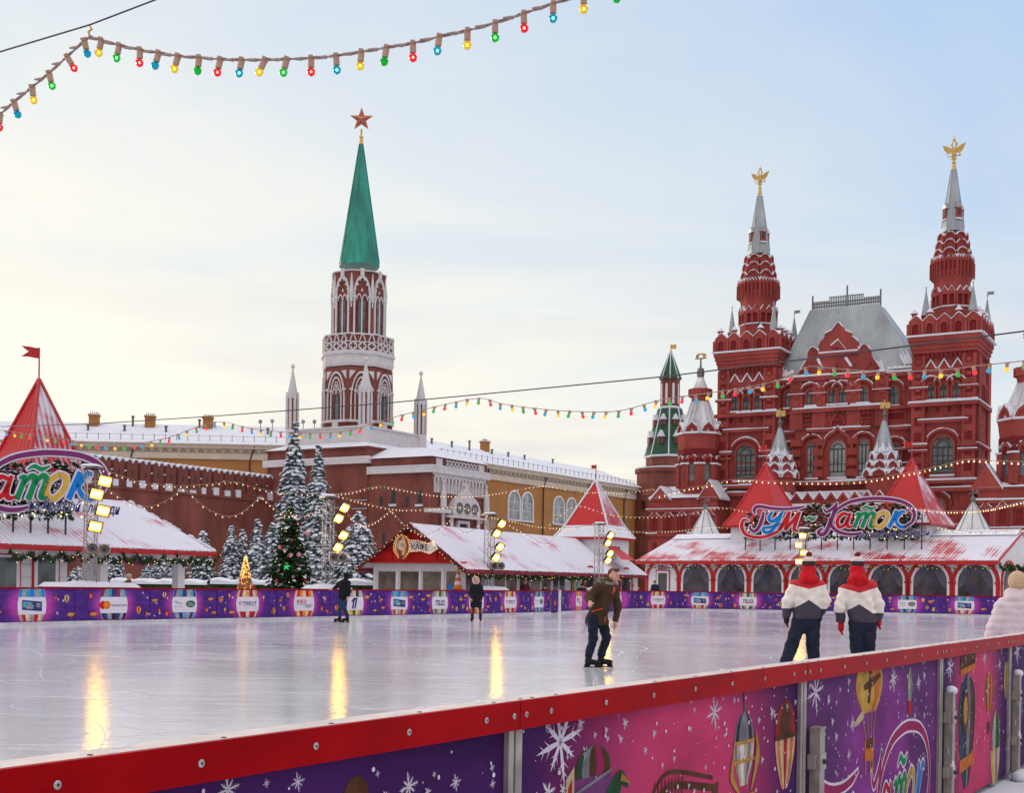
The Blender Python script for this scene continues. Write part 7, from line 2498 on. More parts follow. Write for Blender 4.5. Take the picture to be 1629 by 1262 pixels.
# --- floodlight towers
def lamp_glow():
 m,n,p=_new('floodlight_reflector')
 p.inputs['Base Color'].default_value=(.6,.4,.15,1)
 p.inputs['Emission Color'].default_value=(1.0,.36,.045,1)
 p.inputs['Emission Strength'].default_value=1.5
 return m
REFL=lamp_glow()
TUBE=glow('floodlight_tube',(1.0,.55,.06),26.0)
INNER=glow('floodlight_lens',(1.0,.52,.045),6.5)
INNER.cycles.emission_sampling='AUTO'
TUBE.cycles.emission_sampling='AUTO'
def floodlight(parent,p,yaw,pitch,roll,s=1.0):
 f=empty('floodlight',p,0,parent=parent)
 f.rotation_euler=(Matrix.Rotation(yaw,3,'Z')@Matrix.Rotation(pitch,3,'X')@Matrix.Rotation(roll,3,'Y')).to_euler()
 w,h=.23*s,.19*s
 mb=MB()
 mb.frustum(-w*.6,w*.6,.02,.16,-h*.6,-w*.6,w*.6,.02,.16,h*.6)
 for a in(((-w-.02,-w),(-h,h)),((w,w+.02),(-h,h)),((-w-.02,w+.02),(h,h+.02)),((-w-.02,w+.02),(-h-.02,-h))):
  mb.box(a[0][0],a[0][1],-.06,.03,a[1][0],a[1][1])
 mb.box(-w,w,.012,.03,-h,h)
 mb.box(-w-.05,-w-.02,.0,.03,-.03,.03);mb.box(w+.02,w+.05,.0,.03,-.03,.03)
 mb.build('lamp_housing',DARK,f)
 mb=MB();mb.box(-w+.005,w-.005,-.005,.011,-h+.005,h-.005);mb.build('reflector',REFL,f)
 mb=MB();mb.box(-w*.78,w*.78,-.012,-.006,-h*.72,h*.72);mb.build('lens',INNER,f)
 for z in(-.3,.3):
  mb=MB();mb.tube([(-w*.8,-.022,z*h),(w*.8,-.022,z*h)],.028*s,6);mb.build('lamp_tube',TUBE,f)
def horn(parent,p,yaw):
 h=empty('loudspeaker',p,yaw,parent=parent)
 mb=MB()
 mb.T=Matrix.Rotation(R(90),4,'X')
 mb.lathe([(.10,-.22),(.14,-.05),(.19,.12),(.17,.13),(.12,.02)],14,(0,0),0,0,caps=False)
 mb.lathe([(.07,.0),(.05,.09),(.0,.1)],10,(0,0),0,1)
 mb.T=None
 mb.box(-.16,.16,.05,.22,-.16,.16,0)
 mb.box(-.17,.17,-.1,.22,.162,.2,2)
 mb.build('horn_body',[ALU,DARK,SNOW],h)
def light_tower(px0,px1,ytop,Y,lamps,horns,label,yaw,pitch=R(28),roll=R(12),lampoff=-.35,s=1.0,base=True,bw=1.7):
 c=at((px0+px1)/2,930,Y)
 ztop=at(px0,ytop,Y).z
 t=empty('light_tower',(c.x,c.y,0),0,label,'light tower','floodlight towers round the rink')
 hw=.17
 mb=MB()
 rot=Matrix.Rotation(R(33),4,'Z')
 mb.T=rot
 zb_=1.15 if base else 0
 P_=[(-hw,-hw),(hw,-hw),(hw,hw),(-hw,hw)]
 for x,y in P_:
  mb.tube([(x,y,zb_),(x,y,ztop)],.019,6)
 n=int((ztop-zb_)/.34)
 for k in range(n):
  za,zb2=zb_+(ztop-zb_)*k/n,zb_+(ztop-zb_)*(k+1)/n
  for q in range(4):
   a,b=P_[q],P_[(q+1)%4]
   if k%2:a,b=b,a
   mb.tube([(a[0],a[1],za),(b[0],b[1],zb2)],.0105,4)
   if k%3==0:mb.tube([(a[0],a[1],za),(b[0],b[1],za)],.0105,4)
 for k in range(2):
  mb.box(-.28,.28,-.28,.28,ztop-.05+k*.0,ztop+.03)
 mb.T=None
 mb.build('lattice_mast',ALU,t)
 mb=MB()
 if base:
  mb.T=Matrix.Rotation(yaw,4,'Z')
  mb.box(-bw/2,bw/2,-.45,.45,0,1.12)
  mb.box(-.02,.02,-.452,-.45,0,1.1,1)
  mb.T=None
  mb.build('ballast_box',[VIOLET,MAGENTA],t)
  mb=MB();mb.T=Matrix.Rotation(yaw,4,'Z')
  mb.frustum(-bw/2-.05,bw/2+.05,-.5,.5,1.122,-bw/2+.12,bw/2-.12,-.35,.35,1.27)
  mb.ball((-.2,0,1.24),.3,10,0,(2.0,.9,.3));mb.ball((.4,.05,1.23),.25,10,0,(1.5,.9,.3))
  mb.T=None
  mb.build('box_snow',SNOW,t)
 mb=MB()
 mb.frustum(-.32,.32,-.32,.32,ztop+.032,-.2,.2,-.2,.2,ztop+.11)
 mb.build('mast_snow',SNOW,t)
 br=MB()
 for x,y in lamps:
  p=at(x,y,Y+lampoff)-Vector((c.x,c.y,0))
  floodlight(t,p,yaw,pitch,roll,s*.88)
  br.bar((0,0,p.z),(p.x,p.y+.1,p.z),.05)
 for x,y in horns:
  p=at(x,y,Y+lampoff)-Vector((c.x,c.y,0))
  horn(t,p,R(20))
  br.bar((0,0,p.z),(p.x,p.y+.1,p.z),.05)
 br.build('bracket',ALU,t)
 return t
light_tower(130,156,744,41.5,((166.8,766),(153.5,786.5),(163.7,813),(151.4,838)),((147,873),(166,875)),'lattice light tower with four glowing floodlights in front of the left pavilion',R(32),R(14),R(10),bw=3.0)
light_tower(511,531,791,49.5,((547.6,808),(538,825),(545.7,852),(537,871)),((531,887),(544,888)),'lattice light tower with four glowing floodlights between the decorated tree and the cafe',R(48),R(30),R(16),s=1.05)
light_tower(767,788,819,58.5,((797.9,833.6),(789.6,849),(794.8,870.4),(788.7,887)),((785.6,901),(796,901)),'lattice light tower with four glowing floodlights before the long side of the cafe',R(48),R(30),R(16),s=1.1)
light_tower(943,961,834,68,((971,852),(966.7,864),(970,881),(966.7,892)),(),'lattice light tower with four glowing floodlights before the red pyramid of the cafe',R(48),R(30),R(16),s=1.15)
light_tower(1270,1284,842,76.5,((1277,853),(1270.5,867.5),(1279,880),(1271,894)),(),'distant light tower whose four floodlights face the camera, before the arched pavilion',R(-20),R(6),R(0),s=1.0)
# --- strings of coloured bulbs
def tinted(name,col):
 m,n,p=_new(name)
 p.inputs['Base Color'].default_value=(*col,1)
 p.inputs['Transmission Weight'].default_value=.75
 p.inputs['Roughness'].default_value=.06
 p.inputs['IOR'].default_value=1.12
 p.inputs['Emission Color'].default_value=(*col,1)
 p.inputs['Emission Strength'].default_value=.10
 m.cycles.emission_sampling='NONE'
 return m
TINT={'red':tinted('red_lamp_glass',(.80,.02,.04)),'green':tinted('green_lamp_glass',(.01,.48,.05)),'blue':tinted('blue_lamp_glass',(.01,.33,.50)),'yellow':tinted('yellow_lamp_glass',(.80,.50,.02))}
def bulb_data(colour,r,ls,rs,lit=True,clear=False):
 """socket above, glass globe below; hangs along -z from the cable"""
 k=MB();k.lathe([(rs,-ls),(rs*1.02,-ls*.5),(rs,0),(rs*.8,ls*.06)],10)
 k.box(-rs*1.5,rs*1.5,-rs*.7,rs*.7,-ls*.14,ls*.1)
 g=MB();g.lathe([(rs*.7,-ls),(r*.92,-ls-r*.5),(r,-ls-r*.95),(r*.8,-ls-r*1.55),(r*.35,-ls-r*1.9),(0.0005,-ls-r*1.97)],12,smooth=True)
 if lit:
  g.ball((0,0,-ls-r*.9),r*.36,8,1)
 return k.data('socket',SOCK),g.data('bulb',[(TINT if clear else BULBC)[colour],FILAM])
def catenary(pts,Ys):
 return[at(x,y,Y)for(x,y),Y in zip(pts,Ys)]
cab=[(-60,220),(-28,200),(0,181),(22,161),(51,137.5),(78,115),(106.5,89),(134,63.6),(142.6,57),(161.5,62),(190,70.5),(222.7,77.5),(252.7,82.5),(283.6,87.6),(317,90),(350.6,92.8),(385,93.8),(422,93.5),(456.5,92.8),(495,91),(534.5,87.6),(575,81),(615,74.3),(657,67.5),(699,56.7),(743.7,47.3),(787.7,35),(833,20),(880,4),(928.7,-11),(985,-28),(1050,-50)]
glb=[None,None,(-1,197,'red'),(27,178,'blue'),(53,154.7,'yellow'),(81.5,131,'green'),(117,107,'red'),(138,81,'blue'),None,(157.5,81,'yellow'),(186,88.7,'green'),(222,96,'red'),(247.5,101,'blue'),(278.5,105,'yellow'),(314.5,110.7,'green'),(346.5,111.7,'red'),(381,113,'blue'),(413.5,111.7,'yellow'),(451.7,111.7,'green'),(495,112.4,'red'),(536,110,'blue'),(573,103.5,'yellow'),(611.6,95.4,'green'),(657,91,'red'),(696,79,'blue'),(743.4,70,'yellow'),(787.7,58,'green'),(834,44,'red'),(880,28,'blue'),(928.7,9,'yellow'),(981,-2,'green'),None]
cab_i=[c for c in cab]
Yn=lambda x:6.25-.95*max(0,min(1.1,x/1000))
g1=empty('bulb_string',at(142.6,57,Yn(142)),0,'large coloured bulbs on a twisted cable hanging overhead at the top of the picture','light string')
o1=g1.location.copy()
W=[at(x,y,Yn(x))for x,y in cab]
path=[]
for i,(p,q)in enumerate(zip(W,W[1:])):
 for k in range(5):
  path.append(p.lerp(q,k/5)+Vector((0,0,-.004*math.sin(math.pi*k/5)))-o1)
path.append(W[-1]-o1)
mb=MB()
for s_ in(-1,1):
 pp=[p+Vector((0,s_*.004*math.cos(i*.9),s_*.004*math.sin(i*.9)))for i,p in enumerate(path)]
 mb.tube(pp,.0042,5)
for i,p in enumerate(path):
 if i%5==3:
  mb.tube([p-Vector((.035,0,0))+(path[max(0,i-1)]-p)*.2,p,p+(path[min(len(path)-1,i+1)]-p)*.4],[.004,.009,.004],6)
mb.build('cable',WIRE,g1)
NB={c:bulb_data(c,.0205,.047,.0145,True,True)for c in BULBC}
NB2={c:bulb_data(c,.0205,.047,.0145,False,True)for c in BULBC}
for c,gl in zip(cab,glb):
 if gl is None:
  continue
 cx_=c[0]if gl[0]>60 or gl[0]<0 or True else c[0]
 p=at(c[0],c[1],Yn(gl[0]));q=at(gl[0],gl[1],Yn(gl[0]))
 d=(p-q).normalized()
 m_=d.to_track_quat('Z','Y').to_matrix().to_4x4()
 dd=(NB if random.random()<.72 else NB2)[gl[2]]
 o=bpy.data.objects.new('socket',dd[0]);COL.objects.link(o);o.parent=g1
 o.matrix_local=Matrix.Translation(p-o1)@m_
 b=bpy.data.objects.new('bulb',dd[1]);COL.objects.link(b);b.parent=o
mb=MB()
mb.tube([at(142,40,Yn(142))-o1,at(146,46,Yn(142))-o1,at(141,50,Yn(142))-o1,at(142.6,58,Yn(142))-o1],.006,6)
mb.build('hanging_hook',GOLD,g1)
def wire(label,pts,r,n=2):
 p0=pts[0]
 w=empty('suspension_wire',p0,0,label,'wire','suspension wires over the rink')
 mb=MB();mb.tube([p-p0 for p in pts],r,5);mb.build('wire_strand',DARK,w)
wire('thin dark wire holding the big bulbs at top left',[at(-60,102,6.3),at(0,82,6.25),at(143,39,6.1),at(245,0,6.0),at(330,-32,5.9)],.0042)
wire('long thin wire crossing the whole picture above the middle string',[at(-40,680,19),at(143,675,18),at(345,662,16.4),at(621,641,14.5),at(760,628,13.6),at(1060,599,12),at(1286,571,10.9),at(1629,527,9.5),at(1700,517,9.3)],.0065)
MB_={c:bulb_data(c,.021,.04,.016)for c in BULBC}
WB=MB();WB.lathe([(.012,-.06),(.02,-.02),(.012,0)],6,(0,0),0,1);WB.ball((0,0,-.085),.032,6,0,(1,1,1.2));WBd=WB.data('bulb',[WARM,SOCK])
WG=MB();WG.lathe([(.012,-.06),(.02,-.02),(.012,0)],6,(0,0),0,1);WG.ball((0,0,-.085),.032,6,0,(1,1,1.2))
WGd={c:WG.data('bulb',[BULBC[c],SOCK])for c in BULBC}
def string(label,pts,Ys,spacing,coloured,r=.006,group='strings of small bulbs between the light towers',size=1.0):
 P_=[]
 Lf=[at(x,y,Y)for(x,y),Y in zip(pts,Ys)]
 ext=[2*Lf[0]-Lf[1]]+Lf+[2*Lf[-1]-Lf[-2]]
 for i in range(1,len(ext)-2):
  a,b,c,d=ext[i-1:i+3]
  for k in range(6):
   t=k/6
   P_.append(.5*((2*b)+(c-a)*t+(2*a-5*b+4*c-d)*t*t+(3*b-a-3*c+d)*t**3))
 P_.append(Lf[-1])
 g=empty('bulb_string',P_[0],0,label,'light string',group)
 o0=P_[0]
 mb=MB();mb.tube([p-o0 for p in P_],r,4);mb.build('cable',WIRE,g)
 acc,nxt,k=0.0,spacing*.5,0
 seq=('green','red','blue','yellow')if coloured else('yellow',)
 for a,b in zip(P_,P_[1:]):
  l=(b-a).length
  while nxt<=acc+l:
   p=a.lerp(b,(nxt-acc)/l)-o0
   c=seq[k%len(seq)]
   rot=(random.uniform(-.25,.25),random.uniform(-.25,.25),random.random()*6)
   if coloured:
    o=bpy.data.objects.new('socket',MB_[c][0]);COL.objects.link(o);o.parent=g;o.location=p;o.rotation_euler=rot
    q=bpy.data.objects.new('bulb',MB_[c][1]);COL.objects.link(q);q.parent=o
   else:
    d_=WBd if random.random()<.80 else WGd[random.choice(('red','yellow','green'))]
    o=bpy.data.objects.new('bulb',d_);COL.objects.link(o);o.parent=g;o.location=p;o.rotation_euler=rot
    o.scale=(size,)*3
   nxt+=spacing;k+=1
  acc+=l
 return g
mid=[(-30,676),(0,684),(76,695),(163,707),(213,706),(266,697),(342,672),(400,682),(455,688),(510,689),(560,684),(620,666),(690,648),(760,634),(800,643),(860,651),(920,655),(985,654),(1054,636),(1145,623),(1228,608),(1270,590),(1290,583),(1324,586),(1394,591),(1448,591),(1506,588),(1564,581),(1622,575),(1690,566)]
string('long string of coloured bulbs crossing the picture over the tower base and the museum',mid,[19-8.5*max(0,x)/1700 for x,_ in mid],.165,True,.005,None)
STR=[('warm bulb string from the porch pavilion\'s light tower to the tall spruces',[(160,746),(195,758),(228,769),(260,772),(293,773),(335,770),(373,767),(410,777),(450,784),(490,786),(520,787)],42,50),('warm bulb string rising over the gate tower base towards the arsenal windows',[(524,787),(560,783),(603,774),(645,780),(685,787),(725,789),(764,788),(800,783),(850,774),(872,773),(928,783),(959,782),(990,784),(1040,778)],50,70),('warm bulb swag below the snowy ledge of the fortress wall',[(172,779),(200,797),(228,807),(260,799),(293,776)],42,44),('deepest warm bulb swag, left of the tall spruces',[(293,776),(325,806),(361,822),(390,812),(415,789)],44,46),('warm bulb swag draped across the two tall spruces',[(415,789),(435,808),(455,820),(485,821),(505,812),(522,800)],46,50),('warm bulb string from the second light tower past the icon case',[(530,786),(560,795),(587,802),(620,809),(647,811),(691,809),(730,806),(775,820)],50,58),('short warm bulb swag above the small spruce',[(548,812),(565,830),(580,836),(600,829),(622,812)],50,54),('short warm bulb swag falling on the cafe ridge',[(622,812),(640,832),(660,846),(678,852),(700,841),(716,828)],54,58),('short warm bulb swag between icon case and third light tower',[(716,828),(730,842),(745,848),(760,836),(772,824)],57,58),('warm bulb string over the long roof of the cafe',[(780,822),(820,830),(860,838),(905,840),(948,836)],58,66),('sagging warm bulb string along the cafe ridge',[(790,824),(830,846),(868,866),(890,848),(905,836)],59,64),('warm bulb string across the cafe pyramid roof',[(872,836),(915,805),(960,816),(1000,822),(1050,822),(1096,817),(1147,808),(1193,815)],64,70),('lower warm bulb string right of the cafe pyramid',[(962,838),(1000,845),(1045,846),(1085,844),(1125,838),(1160,840)],68,76),('bright bulb string sweeping over the big museum windows',[(1045,790),(1090,778),(1127,772),(1170,763),(1230,766),(1290,767),(1340,767),(1386,763),(1425,756),(1463,749),(1500,740),(1540,731),(1580,733),(1629,735),(1670,738)],60,42),('bulb string from the right red pyramid to the right picture edge',[(1440,806),(1498,813),(1535,813),(1571,810),(1600,804),(1640,794)],64,52),('lowest bulb string behind the right conical tent',[(1490,838),(1530,845),(1570,846),(1640,842)],72,66),]
for lab,pts,Ya,Yb in STR:
 n=len(pts)
 big=pts[0][0]>1040
 string(lab,pts,[Ya+(Yb-Ya)*i/(n-1)for i in range(n)],.27 if not big else.31,False,.010,size=.68 if not big else 1.0)
 # --- snow laden spruces
def spruce_green(name,c1,c2):
 return mat(name,c1,.9,.35,3.0,spec=.1,tint=c2)
SPR=spruce_green('blue_spruce_needles',(.070,.115,.125),(.115,.175,.185))
XMS=spruce_green('dark_fir_needles',(.014,.030,.013),(.03,.06,.022))
BARK=mat('spruce_bark',(.07,.045,.03),.9,.3,6)
def spruce(label,px,ytop,ybase,Y,hw,seed,snow=.75,needles=SPR,name='spruce',power=.8,size=1.0,group='snow laden spruces before the fortress wall',dens=1.0):
 rnd=random.Random(seed)
 b=at(px,ybase,Y)
 h=at(px,ytop,Y).z
 r0=hw*Y/2000
 t=empty(name,(b.x,b.y,0),rnd.random()*6,label,'tree',group)
 mb=MB();mb.tube([(0,0,-.05),(0,0,h*.5),(0,0,h*.97)],[max(.06,h*.014),h*.009,.01],7);mb.build('trunk',BARK,t)
 mb=MB();sn=MB()
 c0=(.30 if h>8 else.16)*size*(h/12 if h>8 else max(.8,h/4.5))*1.25
 lv=int(h/(c0*.82))+2
 for i in range(lv):
  f=i/(lv-1)
  z=h*(.03+.955*f)
  Rl=r0*((1-f)**power)*(.86+.28*rnd.random())+.04
  nb=max(4,int(2*math.pi*Rl/(c0*1.0)*dens*.62)+2)
  a0=rnd.random()*6.28
  for k in range(nb):
   a=a0+2*math.pi*(k+rnd.uniform(-.35,.35))/nb
   Rb=Rl*rnd.uniform(.70,1.16)
   droop=.30+.25*rnd.random()
   ca,sa_=math.cos(a),math.sin(a)
   m=max(1,int(Rb/(c0*.8)))
   for q in range(m):
    if q==0 and m>3:continue
    fr=(q+1)/m
    rr=Rb*fr
    zz=z-droop*rr*.55+rnd.uniform(-.15,.15)*c0+(.12*rr if fr>.8 else 0)
    s=c0*(1.05-.35*fr)*rnd.uniform(.75,1.25)
    cx_,cy_=rr*ca+rnd.uniform(-.3,.3)*c0,rr*sa_+rnd.uniform(-.3,.3)*c0
    n=9
    vs=[(cx_-ca*s*.5,cy_-sa_*s*.5,zz+s*.26)]
    for j in range(n):
     g=a+(j-(n-1)/2)*.40
     e=s*(1.05 if j%2==0 else.55)*rnd.uniform(.8,1.2)
     vs.append((cx_+math.cos(g)*e,cy_+math.sin(g)*e,zz-e*(.34+.22*rnd.random())))
    mb.add(vs,[(0,j,j+1)for j in range(1,n)])
    mb.add([vs[0],vs[1],(cx_,cy_,zz-s*.75),vs[n]],[(0,1,2),(0,2,3)])
    if rnd.random()<snow*(.70+.30*fr):
     n2=7
     e0=s*rnd.uniform(.78,1.28)
     zc_=zz+s*.40
     vs=[(cx_-ca*s*.15,cy_-sa_*s*.15,zc_+s*.10)]
     for j in range(n2):
      g=a+2*math.pi*j/n2
      e=e0*rnd.uniform(.55,1.15)
      k_=math.cos(g-a)
      vs.append((cx_+math.cos(g)*e,cy_+math.sin(g)*e,zc_-e*(.12+.95*max(0,k_)*rnd.uniform(.6,1.25))))
     sn.add(vs,[(0,1+j,1+(j+1)%n2)for j in range(n2)])
 cr=mb.build('crown',needles,t)
 sn.build('crown_snow',SNOW,cr)
 return t,h,r0
spruce('tallest snow laden blue spruce, left of the second light tower',465,671,930,122,44,1,1.0,power=.86,dens=1.35,size=.85)
spruce('slender tall snowy spruce beside the tallest one',504,706,930,119,36,2,.95,power=.86,dens=1.35,size=.85)
spruce('broad snowy spruce standing just left of the cafe gable',569,813,932,76,49,3,.85,power=.72,dens=1.3,size=.9)
spruce('snowy blue spruce left of the decorated tree, pointed top above its neighbours',408,826,932,112,21,4,.85,power=.7)
spruce('snowy blue spruce directly behind the golden lit tree',385,843,932,114,17,5,.85,power=.7)
spruce('snowy blue spruce left of the golden lit tree',367,837,932,113,22,6,.85,power=.7)
spruce('snowy blue spruce just right of the porch end post',322,845,932,113,25,7,.85,power=.62)
spruce('low snow covered spruce seen through the porch, right of its inner post',262,884,932,112,27,8,.9,power=.42)
spruce('small snow covered spruce seen through the porch beside the larger low one',238,887,932,114,17,9,.9,power=.42)
spruce('snow covered spruce seen through the porch behind its inner post',180,872,932,112,24,10,.85,power=.6)
spruce('small snow covered spruce behind the light tower in the porch',124,902,934,112,22,11,.85,power=.5)
spruce('bushy snowy spruce hugging the left side of the decorated tree',432,832,936,66,26,12,.78,power=.62)
xt,xh,xr=spruce('dark green decorated tree with red, pink and green ornaments',461,800,938,56,42,13,.16,XMS,'christmas_tree',.70,1.0,None,1.25)
rnd=random.Random(5)
OC=[mat('red_ornament',(.5,.02,.03),.3,.1,5),mat('pink_ornament',(.62,.25,.28),.4,.1,5),glow('green_star_light',(.05,.7,.2),.35),GOLD]
for(px,py,c,r)in((484,848,1,.12),(447,872,0,.10),(443,871,1,.09),(473,883,1,.11),(455,902,2,.12),(482,922,0,.10),(430,915,0,.07),(462,860,0,.07),(468,830,0,.07),(452,845,3,.06),(475,905,3,.06),(440,925,0,.08),(466,918,1,.07),(458,885,0,.06)):
 p=at(px,py,56-xr*.75)
 f=(p.z/xh)
 rr=xr*((1-f)**.7)*.98
 dx_=p.x-xt.location.x
 yy=-math.sqrt(max(.02,rr*rr-dx_*dx_))
 mb=MB()
 if c==2:
  mb.plate(starpts(r*1.5,r*.6),-.03,.03)
 else:
  mb.ball((0,0,0),r,10);mb.tube([(0,0,r*.9),(0,0,r*1.3)],.02,5)
 o=mb.build('ornament',OC[c],xt)
 o.matrix_parent_inverse=Matrix.Rotation(-xt.rotation_euler.z,4,'Z')
 o.location=(dx_,yy,p.z)
lm=MB()
for k in range(60):
 f=rnd.random()**1.2*.95
 a=rnd.random()*6.28
 rr=xr*((1-f)**.7)*rnd.uniform(.8,1.02)
 lm.ball((rr*math.cos(a),rr*math.sin(a),xh*f),.016,4)
lm.build('fairy_lights',FAIRY,xt)
gt=at(390,938,46);gh=at(390,885,46).z
t=empty('lit_cone_tree',(gt.x,gt.y,0),0,'golden cone tree made of glittering lights with a red lower half','tree')
mb=MB();mb.lathe([(.36,0),(.34,.9),(.03,gh-.05)],12);mb.build('cone_frame',mat('gold_tinsel',(.30,.13,.04),.45,.5,14),t)
a_,b_=MB(),MB()
for k in range(620):
 f=rnd.random()**1.3
 z=.5+(gh-.52)*f
 rr=.37*(1-f)+.03
 a=rnd.random()*6.28
 (b_ if z<1.5 and rnd.random()<.85 else a_).ball((rr*math.cos(a),rr*math.sin(a),z),.020+.012*rnd.random(),4)
a_.build('gold_lights',glow('gold_light',(1.0,.55,.16),.75),t)
b_.build('red_baubles',OC[0],t)
def hedge(label,pa,pb,Y,h,d=1.2,green=True):
 a,b=at(pa,930,Y),at(pb,930,Y)
 o=empty('clipped_hedge',(a.x,a.y,0),math.atan2(b.y-a.y,b.x-a.x),label,'hedge','snowed in hedges before the wall')
 L_=(b-a).length
 rnd=random.Random(int(pa))
 mb=MB();sn=MB()
 n=max(3,int(L_/.35))
 mb.box(0,L_,0,d,0,h)
 for k in range(int(L_*26)):
  fir_tuft(mb,(rnd.random()*L_,rnd.uniform(-.06,.1),rnd.random()*h),.13,0,None,rnd)
 mb.build('hedge_body',XMS,o)
 for i in range(n):
  x0_,x1_=L_*i/n,L_*(i+1)/n
  za,zb2=h+.16+.07*math.sin(i*1.7),h+.16+.07*math.sin((i+1)*1.7)
  P_=lambda x,z:[(x,-.12,h-.06),(x,-.1,z-.05),(x,.25,z+.06),(x,d*.7,z+.05),(x,d+.1,h)]
  A,B=P_(x0_,za),P_(x1_,zb2)
  for k in range(4):
   sn.add([A[k],B[k],B[k+1],A[k+1]],[(0,1,2,3)],0,None,True)
 sn.build('hedge_snow',SNOW,o)
hedge('snow topped low hedge behind the golden lit tree',335,432,62,1.25)
hedge('snow topped low hedge between second light tower and cafe',552,596,60,1.3)
hedge('snow topped hedge seen through the porch of the left pavilion',176,330,72,1.15,3.0)
# --- people: one smooth skin per body, clothes fitted over it
def _sd(prim,X,Y,Z):
 k=prim[0]
 if k=='c':
  p,q,r1,r2=np.array(prim[1],float),np.array(prim[2],float),prim[3],prim[4]
  sy=prim[5]if len(prim)>5 and not isinstance(prim[5],dict)else 1.0
  d=q-p
  px,py,pz=X-p[0],(Y-p[1])/sy,Z-p[2]
  d=np.array([d[0],d[1]/sy,d[2]])
  t=np.clip((px*d[0]+py*d[1]+pz*d[2])/max(1e-9,d@d),0,1)
  return np.sqrt((px-t*d[0])**2+(py-t*d[1])**2+(pz-t*d[2])**2)-(r1+(r2-r1)*t)
 c,r=prim[1],prim[2]
 q=np.sqrt(((X-c[0])/r[0])**2+((Y-c[1])/r[1])**2+((Z-c[2])/r[2])**2)
 return(q-1)*min(r)
def sdf_mesh(prims,h,k=.03,wrinkle=0.0,seed=0,cut=None,quilt=None):
 """smooth union of capsules ('c') and ellipsoids ('e'), polygonised with surface nets"""
 lo,hi=np.full(3,1e9),np.full(3,-1e9)
 for p in prims:
  if p[0]=='c':
   rr=max(p[3],p[4])
   for e in(p[1],p[2]):
    lo=np.minimum(lo,np.array(e)-rr);hi=np.maximum(hi,np.array(e)+rr)
  else:
   lo=np.minimum(lo,np.array(p[1])-np.array(p[2]));hi=np.maximum(hi,np.array(p[1])+np.array(p[2]))
 lo-=3*h;hi+=3*h
 n=np.ceil((hi-lo)/h).astype(int)+1
 ax=[lo[i]+h*np.arange(n[i])for i in range(3)]
 F=np.full(n,1.0)
 for p in prims:
  if p[0]=='c':
   rr=max(p[3],p[4])
   a=np.minimum(p[1],p[2])-rr-k-3*h;b=np.maximum(p[1],p[2])+rr+k+3*h
  else:
   a=np.array(p[1])-np.array(p[2])*1.3-k-3*h;b=np.array(p[1])+np.array(p[2])*1.3+k+3*h
  i0=np.maximum(0,np.floor((a-lo)/h).astype(int));i1=np.minimum(n,np.ceil((b-lo)/h).astype(int)+1)
  s=tuple(slice(i0[q],i1[q])for q in range(3))
  X,Y,Z=np.meshgrid(*[ax[q][s[q]]for q in range(3)],indexing='ij')
  d=_sd(p,X,Y,Z)
  kk=p[-1]['k']if isinstance(p[-1],dict)else k
  A=F[s]
  m=np.maximum(kk-np.abs(A-d),0)/kk
  F[s]=np.minimum(A,d)-m*m*kk/4
 if wrinkle:
  X,Y,Z=np.meshgrid(*ax,indexing='ij')
  F=F+wrinkle*(np.sin(Z*46+3*np.sin(X*17+seed))*.6+np.sin(X*31+Z*23+Y*19+seed)*.4)
 if quilt:
  X,Y,Z=np.meshgrid(*ax,indexing='ij')
  F=F-quilt[0]*np.sqrt(np.abs(np.sin(Z*math.pi/quilt[1]+.25*np.sin(X*9))))
 if cut is not None:
  X,Y,Z=np.meshgrid(*ax,indexing='ij')
  F=np.maximum(F,cut(X,Y,Z))
 ins=F<0
 c=np.zeros(np.array(F.shape)-1,int)
 cs_=[(i,j,l)for i in(0,1)for j in(0,1)for l in(0,1)]
 sh=np.array(F.shape)-1
 view=lambda A,o:A[o[0]:o[0]+sh[0],o[1]:o[1]+sh[1],o[2]:o[2]+sh[2]]
 for o in cs_:
  c+=view(ins,o)
 act=(c>0)&(c<8)
 acc=np.zeros(act.shape+(3,));cnt=np.zeros(act.shape)
 for o in cs_:
  for axn in range(3):
   if o[axn]:continue
   o2=list(o);o2[axn]=1
   fa,fb=view(F,o),view(F,o2)
   x=(fa<0)!=(fb<0)
   t=np.where(x,fa/np.where(x,fa-fb,1),0)
   for q in range(3):
    acc[...,q]+=np.where(x,o[q]+(t if q==axn else 0),0)
   cnt+=x
 idx=-np.ones(act.shape,int)
 ii=np.argwhere(act)
 idx[act]=np.arange(len(ii))
 V=(ii+acc[act]/cnt[act][:,None])*h+lo
 faces=[]
 for axn in range(3):
  a,b=[q for q in range(3)if q!=axn]
  s0=[slice(None)]*3;s1=[slice(None)]*3
  s0[axn]=slice(0,-1);s1[axn]=slice(1,None)
  x=ins[tuple(s0)]!=ins[tuple(s1)]
  for e in np.argwhere(x):
   e=list(e)
   if e[a]==0 or e[b]==0 or e[a]>=sh[a]or e[b]>=sh[b]:continue
   g=lambda da,db:idx[tuple(e[q]-(da if q==a else db if q==b else 0)for q in range(3))]
   f=[g(0,0),g(1,0),g(1,1),g(0,1)]
   flip=ins[tuple(e)]!=(axn==1)
   faces.append(f if flip else f[::-1])
 return V,faces
